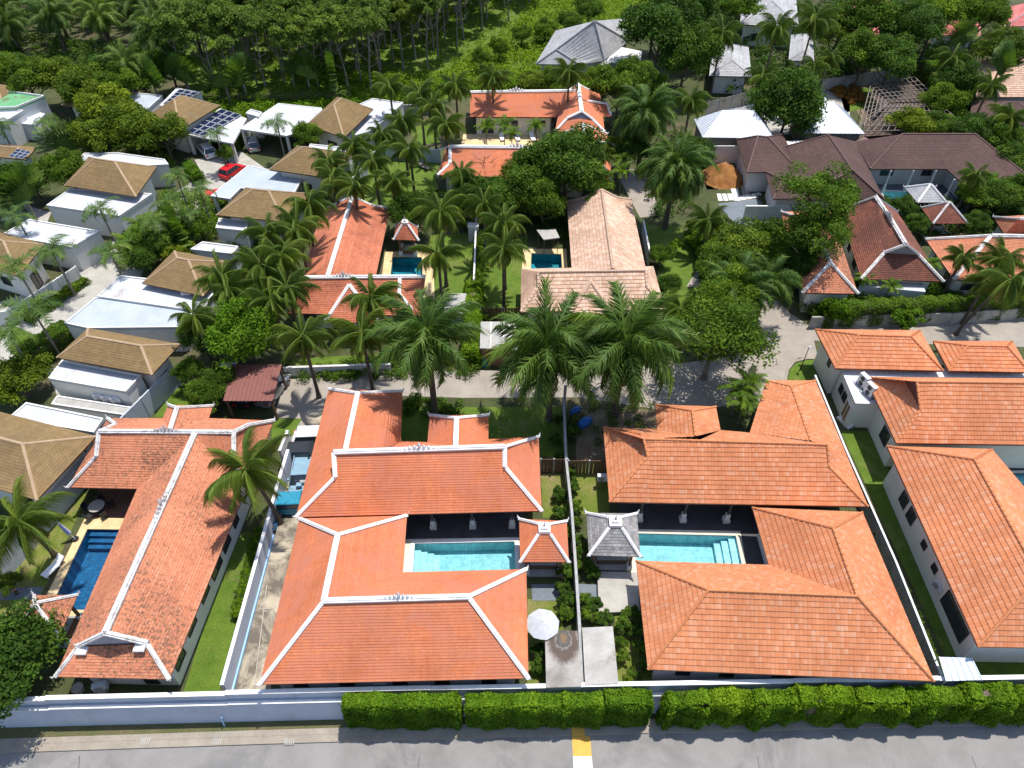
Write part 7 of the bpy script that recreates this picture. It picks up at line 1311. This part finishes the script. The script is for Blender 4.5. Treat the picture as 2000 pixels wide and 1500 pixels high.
# ================================================================== BROADLEAF TREES
T_ = [('round', 478, 650, 5.2, 3.7, 'round dense bright green tree above the carport', 1.0), ('dense', 410, 655, 3.4, 2.6, 'darker tree tucked left of the round green tree', 1), ('mid', 400, 770, 2.6, 2.1, 'shrubby tree beside the red-brown carport', 1), ('mid', 372, 725, 2.2, 1.5, 'small tree at the end of the panel wall', 1), ('dense', 425, 745, 2.8, 1.7, 'dark leafy tree left of the carport roof', 1),
 ('dense', -2, 1300, 3.0, 3.9, 'big leafy tree in the lower left corner', .9), ('olive', 35, 742, 2.2, 3.0, 'yellow-green tree at the left edge by the white annexe', .9), ('airy', 1398, 650, 6.0, 4.9, 'big leafy tree left of the lane junction', .95), ('ball', 1539, 214, 5.0, 5.5, 'perfectly round dark green tree between the white metal roofs', 1.08),
 ('dense', 1105, 322, 6.5, 5.4, 'large dark mango tree in front of the lower orange wing', .9), ('mid', 1035, 350, 5.5, 4.2, 'broad tree left of the mango tree', .9), ('dense', 990, 385, 4.5, 3.4, 'dark tree below the lower orange wing', 1), ('dense', 925, 385, 4.5, 3.0, 'dark round tree above the thin garden wall', 1), ('dense', 800, 412, 3.5, 2.8, 'dark tree behind the small old red pavilion', 1), ('dense', 1060, 395, 4, 3.2, 'dark tree left of the pink villa gable', 1), ('mid', 1150, 360, 5, 3, 'tree overhanging the pink villa gable', .9),
 ('dense', 1290, 62, 9, 7.0, 'huge dark tree beside the grey shingle villa', .9), ('dense', 1330, 20, 9, 6.0, 'dark tree at the top edge beside the huge one', .9), ('dense', 1340, 110, 7, 5, 'dark tree below the huge tree', 1), ('mid', 1210, 170, 6, 4.0, 'bright tree right of the top orange gable', 1), ('mid', 1240, 150, 6, 3.6, 'tree between the grey villa and the tall oil palm', 1),
 ('airy', 1600, 395, 9, 4.6, 'tall airy tree with pale trunk over the orange wing', 1.0), ('airy', 1598, 462, 7.0, 3.9, 'lower airy crown of the tree by the mossy villa', 1.0), ('olive', 1430, 485, 4.5, 3.6, 'feathery green tree left of the grey paving wall', .9), ('mid', 1500, 480, 4.2, 3.4, 'tree below the grey paving', .9), ('mid', 1408, 520, 4.5, 3.0, 'tree at the edge of the right lawn', .9), ('dense', 1560, 500, 4, 2.8, 'dark tree behind the orange wing of the mossy villa', 1), ('airy', 1420, 585, 6, 3.2, 'thin crowned tree over the lane', 1),
 ('mid', 55, 160, 4.5, 4.0, 'green tree at the foot of the plantation, far left', .9), ('olive', 110, 150, 5, 4.2, 'olive tree at the foot of the plantation', .9), ('mid', 15, 145, 5, 4.2, 'tree behind the green flat roof at the left edge', .9), ('dense', 215, 135, 5, 4.2, 'dark tree at the plantation edge behind the yellow-green group', .9), ('mid', 275, 150, 4.5, 3.8, 'tree left of the fan palms at the plantation edge', .9), ('mid', 330, 125, 5, 4.0, 'tree where the palms meet the rubber rows', .9), ('olive', 205, 215, 4.5, 4.8, 'yellow-green tree beside the green flat roof', .9), ('olive', 255, 255, 4.5, 4.6, 'yellow-green tree left of the solar garage', .9), ('olive', 165, 175, 4.5, 4.4, 'yellow-green tree at the plantation corner', .9), ('olive', 320, 265, 4.0, 3.6, 'yellow-green tree before the tan roof with panels', .95), ('olive', 190, 270, 4, 3.6, 'yellow-green tree over the dark drive', .9), ('mid', 130, 330, 4, 3.0, 'green tree left of the cul-de-sac tan roof', 1), ('mid', 60, 350, 3, 2.6, 'green tree by the left solar panels', 1), ('dense', 20, 360, 4, 3.0, 'dark tree at the far left garden', 1), ('mid', 235, 165, 5, 3.4, 'tree behind the yellow-green group', 1),
 ('mid', 600, 265, 3.4, 2.4, 'leafy tree in front of the upper tan roof', 1), ('mid', 380, 450, 2.8, 2.4, 'bushy tree in the cul-de-sac bed', 1), ('dense', 310, 480, 3.0, 2.4, 'dark tree by the small white roof', 1), ('dense', 285, 500, 2.6, 2.2, 'dark tree above the palm hidden tan roof', 1), ('mid', 440, 300, 2.4, 1.4, 'small plant tree by the cul-de-sac wall', 1), ('olive', 355, 500, 2.4, 2, 'light tree in the bed above the tan roof', 1),
 ('mid', 1700, 40, 8, 5.4, 'tree over the red roofs at the top', .9), ('dense', 1780, 60, 8, 5.4, 'dark tree right of the red roofs', .9), ('mid', 1830, 30, 8, 5.4, 'bright tree at the top right', .9), ('dense', 1690, 105, 6, 4.4, 'dark tree below the red roofs', .9), ('dense', 1740, 120, 6, 4.4, 'dark tree behind the timber roof frame', .9), ('mid', 1920, 30, 8, 5, 'tree near the top right corner', .9), ('olive', 1960, 105, 6, 4.4, 'yellowish tree near the right edge', .9), ('dense', 1870, 160, 5, 3.8, 'dark tree above the tan brown roof', .9), ('mid', 1840, 200, 4, 3.4, 'tree on the jungle bank', .9), ('dense', 1900, 265, 4, 3.6, 'dark tree right of the brown villa', .9), ('mid', 1950, 270, 4, 3.4, 'tree at the right edge behind the brown villa', .9), ('dense', 1985, 320, 4, 3.2, 'dark tree at the right edge by the parked vehicle', .9), ('olive', 1780, 245, 3.2, 3.4, 'light feathery tree in front of the timber roof frame', .8), ('mid', 1830, 250, 3, 3.0, 'leafy tree before the timber roof frame corner', .8),
 ('dense', 1940, 390, 3.0, 3.0, 'dark tree between the brown and orange roofs at right', .9), ('mid', 1900, 385, 3, 2.4, 'tree at the brown villa terrace corner', .9), ('mid', 1980, 380, 3.2, 3.0, 'leafy tree at the right edge below the brown villa', .9), ('dense', 1760, 410, 2.4, 1.8, 'shrub tree behind the mossy ridge', 1), ('dense', 1790, 440, 2.2, 1.6, 'dark shrub left of the mossy pavilion', 1), ('dense', 1905, 440, 2.4, 1.8, 'dark shrub right of the mossy pavilion', 1),
 ('mid', 1150, 20, 4, 3.2, 'rounded tree at the top of the meadow', .9), ('mid', 1065, 60, 2.5, 2.6, 'lone bush in the bright meadow, right one', .9), ('mid', 1020, 68, 2.2, 2.2, 'lone bush in the bright meadow, middle one', .9), ('mid', 975, 95, 2.5, 1.9, 'slim bush in the bright meadow', 1.3), ('mid', 940, 115, 2.5, 1.9, 'bush at the left side of the bright meadow', 1.2), ('mid', 1110, 45, 3, 3, 'tree above the grey shingle roof', .9), ('mid', 1070, 155, 3, 3.0, 'shrub tree below the grey shingle villa', .8), ('olive', 1035, 160, 3, 2.6, 'reddish shrub tree at the villa row', .8), ('mid', 1170, 150, 3, 2.4, 'tree in front of the little grey hipped roof', .9),
 ('dense', 1350, 300, 3, 3, 'dark tree right of the tall skirted palm', .9), ('mid', 1190, 300, 3, 2.4, 'tree between the gable and the tall palm', 1), ('dense', 1232, 290, 4, 2.6, 'dark tree beside the lower orange gable', 1), ('dense', 1305, 560, 2.0, 1.6, 'dark shrub right of the pink villa', 1), ('mid', 1290, 500, 1.6, 1.6, 'shrub along the pink villa side', 1), ('olive', 15, 1140, 1.5, 1.0, 'small light shrub at the left edge by the paving', 1), ('mid', 1280, 30, 7, 5, 'tree above the grey villa', .9), ('mid', 1440, 20, 7, 4.4, 'tree by the top lane', .9), ('olive', 1640, 60, 6, 4.4, 'tree left of the red roofs', .9)]
for k_, u, v, h, r_, lab, zs in T_: tree(k_, u, v, h, r_, lab, zs=zs)
tree('lime', 930+2, 0+1, 1, 1, 'x') if False else None
tree('lime', 1322-0, 480, 1.2, 1.0, 'small light shrub on the right lawn'); tree('lime', 1632, 610, 1.9, 1.7, 'left lime green shrub in front of the lane wall', zs=1.3); tree('lime', 1766, 622, 1.7, 1.7, 'right lime green shrub in front of the lane wall')
# bare twiggy tree
t = thing('bare_tree', 'leafless brown twiggy tree before the lower orange wing', 'tree', G(948, 372)); o = bpy.data.objects.new('trunk', limb_mesh('trunk', 'bark', 5, 2.6, 77, .09, 11, start=.2)); link(o, t)
# foxtail of garden shrubs in the strips between the villas
SH = [(1092, 975), (1090, 1010), (1118, 960), (1122, 1000), (1125, 1030), (1128, 1065), (1130, 1090), (1143, 1110), (1155, 1125), (1140, 1080), (1105, 1125), (1098, 1160), (1110, 1185), (1098, 1205), (1118, 1210), (1140, 1180), (1145, 1210), (1165, 1215), (1180, 1218), (1155, 1190), (1215, 1230), (1212, 1260), (1216, 1290), (1240, 1215), (1245, 1240), (1252, 1275), (1255, 1310), (1225, 1340), (1232, 1325), (1055, 1280), (1050, 1310), (1085, 870), (1092, 900), (1090, 830), (1118, 850), (1112, 1050), (1112, 930), (1124, 1115), (1232, 1208)]
for u, v in SH:
    s_ = random.uniform(.55, .8); tree(random.choice(['shrub', 'darkshrub', 'shrub']), u, v, .7, s_, 'leafy shrub in the narrow planted strips beside the thin grey wall', 'shrubs along the thin grey wall', name='shrub', cat='shrub', ground=True)
for i in range(26):
    f = i/25; u, v = 1690+(1835-1690)*f, 1000+(1325-1000)*f; tree('shrub', u, v, .5, random.uniform(.3, .5), 'low plant squeezed between the orange roof and the white-topped wall', 'low plants along the white-topped wall', name='shrub', cat='shrub', ground=True)
for i in range(22):
    f = i/21; u, v = 507-(507-465)*f, 1045+(1205-1045)*f; tree('lime', u, v, .5, random.uniform(.35, .55), 'small bright plant against the white driveway wall', 'bright plants along the driveway wall', name='shrub', cat='shrub', ground=True)
for i in range(16):
    u, v = 1320+i*3.5, 460+i*10+random.uniform(-8, 8); tree(random.choice(['shrub', 'darkshrub', 'lime']), u+random.uniform(20, 45), v, .9, random.uniform(.9, 1.5), 'shrub in the bed along the right lawn', 'shrubs along the right lawn', name='shrub', cat='shrub', ground=True)
# dense undergrowth
def under(name, px, n, mat, seed, lab, hgt=(.3, 1.6), leaf=.15, cl=.8, per=70): return scatter_stuff(name, [(p.x, p.y) for p in P(*px)], n, mat, lab, 'plants', hgt, leaf, cl, seed, per)
under('undergrowth', [(130, 300), (240, 250), (360, 290), (330, 340), (240, 300), (120, 360), (0, 420), (-40, 300), (60, 330)], 260, 'leaf_mid', 41, 'tangled garden plants around the upper left houses')
under('undergrowth', [(240, 470), (330, 380), (400, 380), (440, 400), (420, 480), (330, 500), (285, 530), (240, 530)], 240, 'leaf_mid', 42, 'tropical planting filling the bed below the cul-de-sac')
under('undergrowth', [(400, 560), (480, 440), (560, 400), (620, 340), (700, 250), (800, 200), (850, 200), (760, 300), (640, 400), (560, 540), (540, 640), (380, 640)], 380, 'leaf_dark', 43, 'dark planting below the left coconut row')
under('undergrowth', [(400, 215), (640, 205), (870, 175), (1050, 150), (1300, 160), (1300, 200), (1190, 180), (900, 180), (690, 222), (400, 235)], 420, 'leaf_bright', 44, 'bright bushes along the back edge of the villas', leaf=.2, cl=1.1)
under('undergrowth', [(780, 395), (860, 370), (1100, 370), (1105, 470), (1030, 470), (930, 450), (830, 455), (770, 430)], 260, 'leaf_dark', 45, 'dark planting below the lower orange wing')
under('undergrowth', [(930, 470), (945, 470), (950, 640), (928, 640)], 60, 'leaf_mid', 46, 'climbing plants on the thin white garden wall', (.6, 2.6))
under('undergrowth', [(1350, 440), (1400, 430), (1440, 440), (1450, 440), (1560, 440), (1570, 560), (1520, 590), (1460, 560), (1370, 560)], 260, 'leaf_mid', 47, 'mixed planting left of the mossy villa')
under('undergrowth', [(1690, 395), (1780, 398), (1900, 400), (2020, 390), (2020, 440), (1900, 470), (1800, 470), (1760, 420)], 220, 'leaf_dark', 48, 'dark planting around the mossy pavilion')
under('undergrowth', [(1300, 120), (1420, 190), (1640, 160), (1780, 130), (2100, 110), (2100, 60), (1600, -20), (1300, -20)], 700, 'leaf_dark', 49, 'dense jungle below the trees at the top right', (.5, 3), .22, 1.4)
under('undergrowth', [(1790, 165), (1860, 150), (2100, 200), (2100, 360), (2000, 340), (1900, 260), (1870, 250)], 420, 'leaf_mid', 50, 'jungle bank right of the timber roof frame', (.5, 3), .2, 1.3)
under('undergrowth', [(1622, 178), (1668, 172), (1690, 200), (1650, 205)], 60, 'leaf_rust', 51, 'rusty orange shrubs behind the white metal roofs', (.2, .9), .14, .6)
under('undergrowth', [(1560, 600), (1600, 575), (1700, 560), (1850, 560), (2050, 540), (2050, 610), (1590, 632)], 300, 'leaf_mid', 52, 'tropical planting behind the lane wall', (.5, 2.2))
under('undergrowth', [(550, 715), (760, 705), (930, 700), (930, 735), (560, 745)], 110, 'leaf_mid', 53, 'low planting along the back lane', (.2, .9), .13, .6)
under('undergrowth', [(-150, 60), (300, 100), (300, 200), (200, 190), (100, 170), (-150, 170)], 300, 'leaf_dark', 54, 'undergrowth at the edge of the oil palm plantation', (.5, 2), .22, 1.3)
under('undergrowth', [(1200, 260), (1350, 260), (1350, 400), (1300, 440), (1260, 400), (1240, 320)], 120, 'leaf_dark', 55, 'shaded plants below the tall skirted palm', (.3, 1.4))
under('undergrowth', [(800, 775), (900, 785), (900, 810), (790, 815)], 40, 'leaf_mid', 56, 'low plants at the foot of the left big palm', (.2, .7), .12, .5)
under('undergrowth', [(1110, 790), (1290, 790), (1280, 830), (1120, 880)], 30, 'leaf_palm', 57, 'scattered plants on the shaded soil under the big palms', (.1, .5), .1, .5)
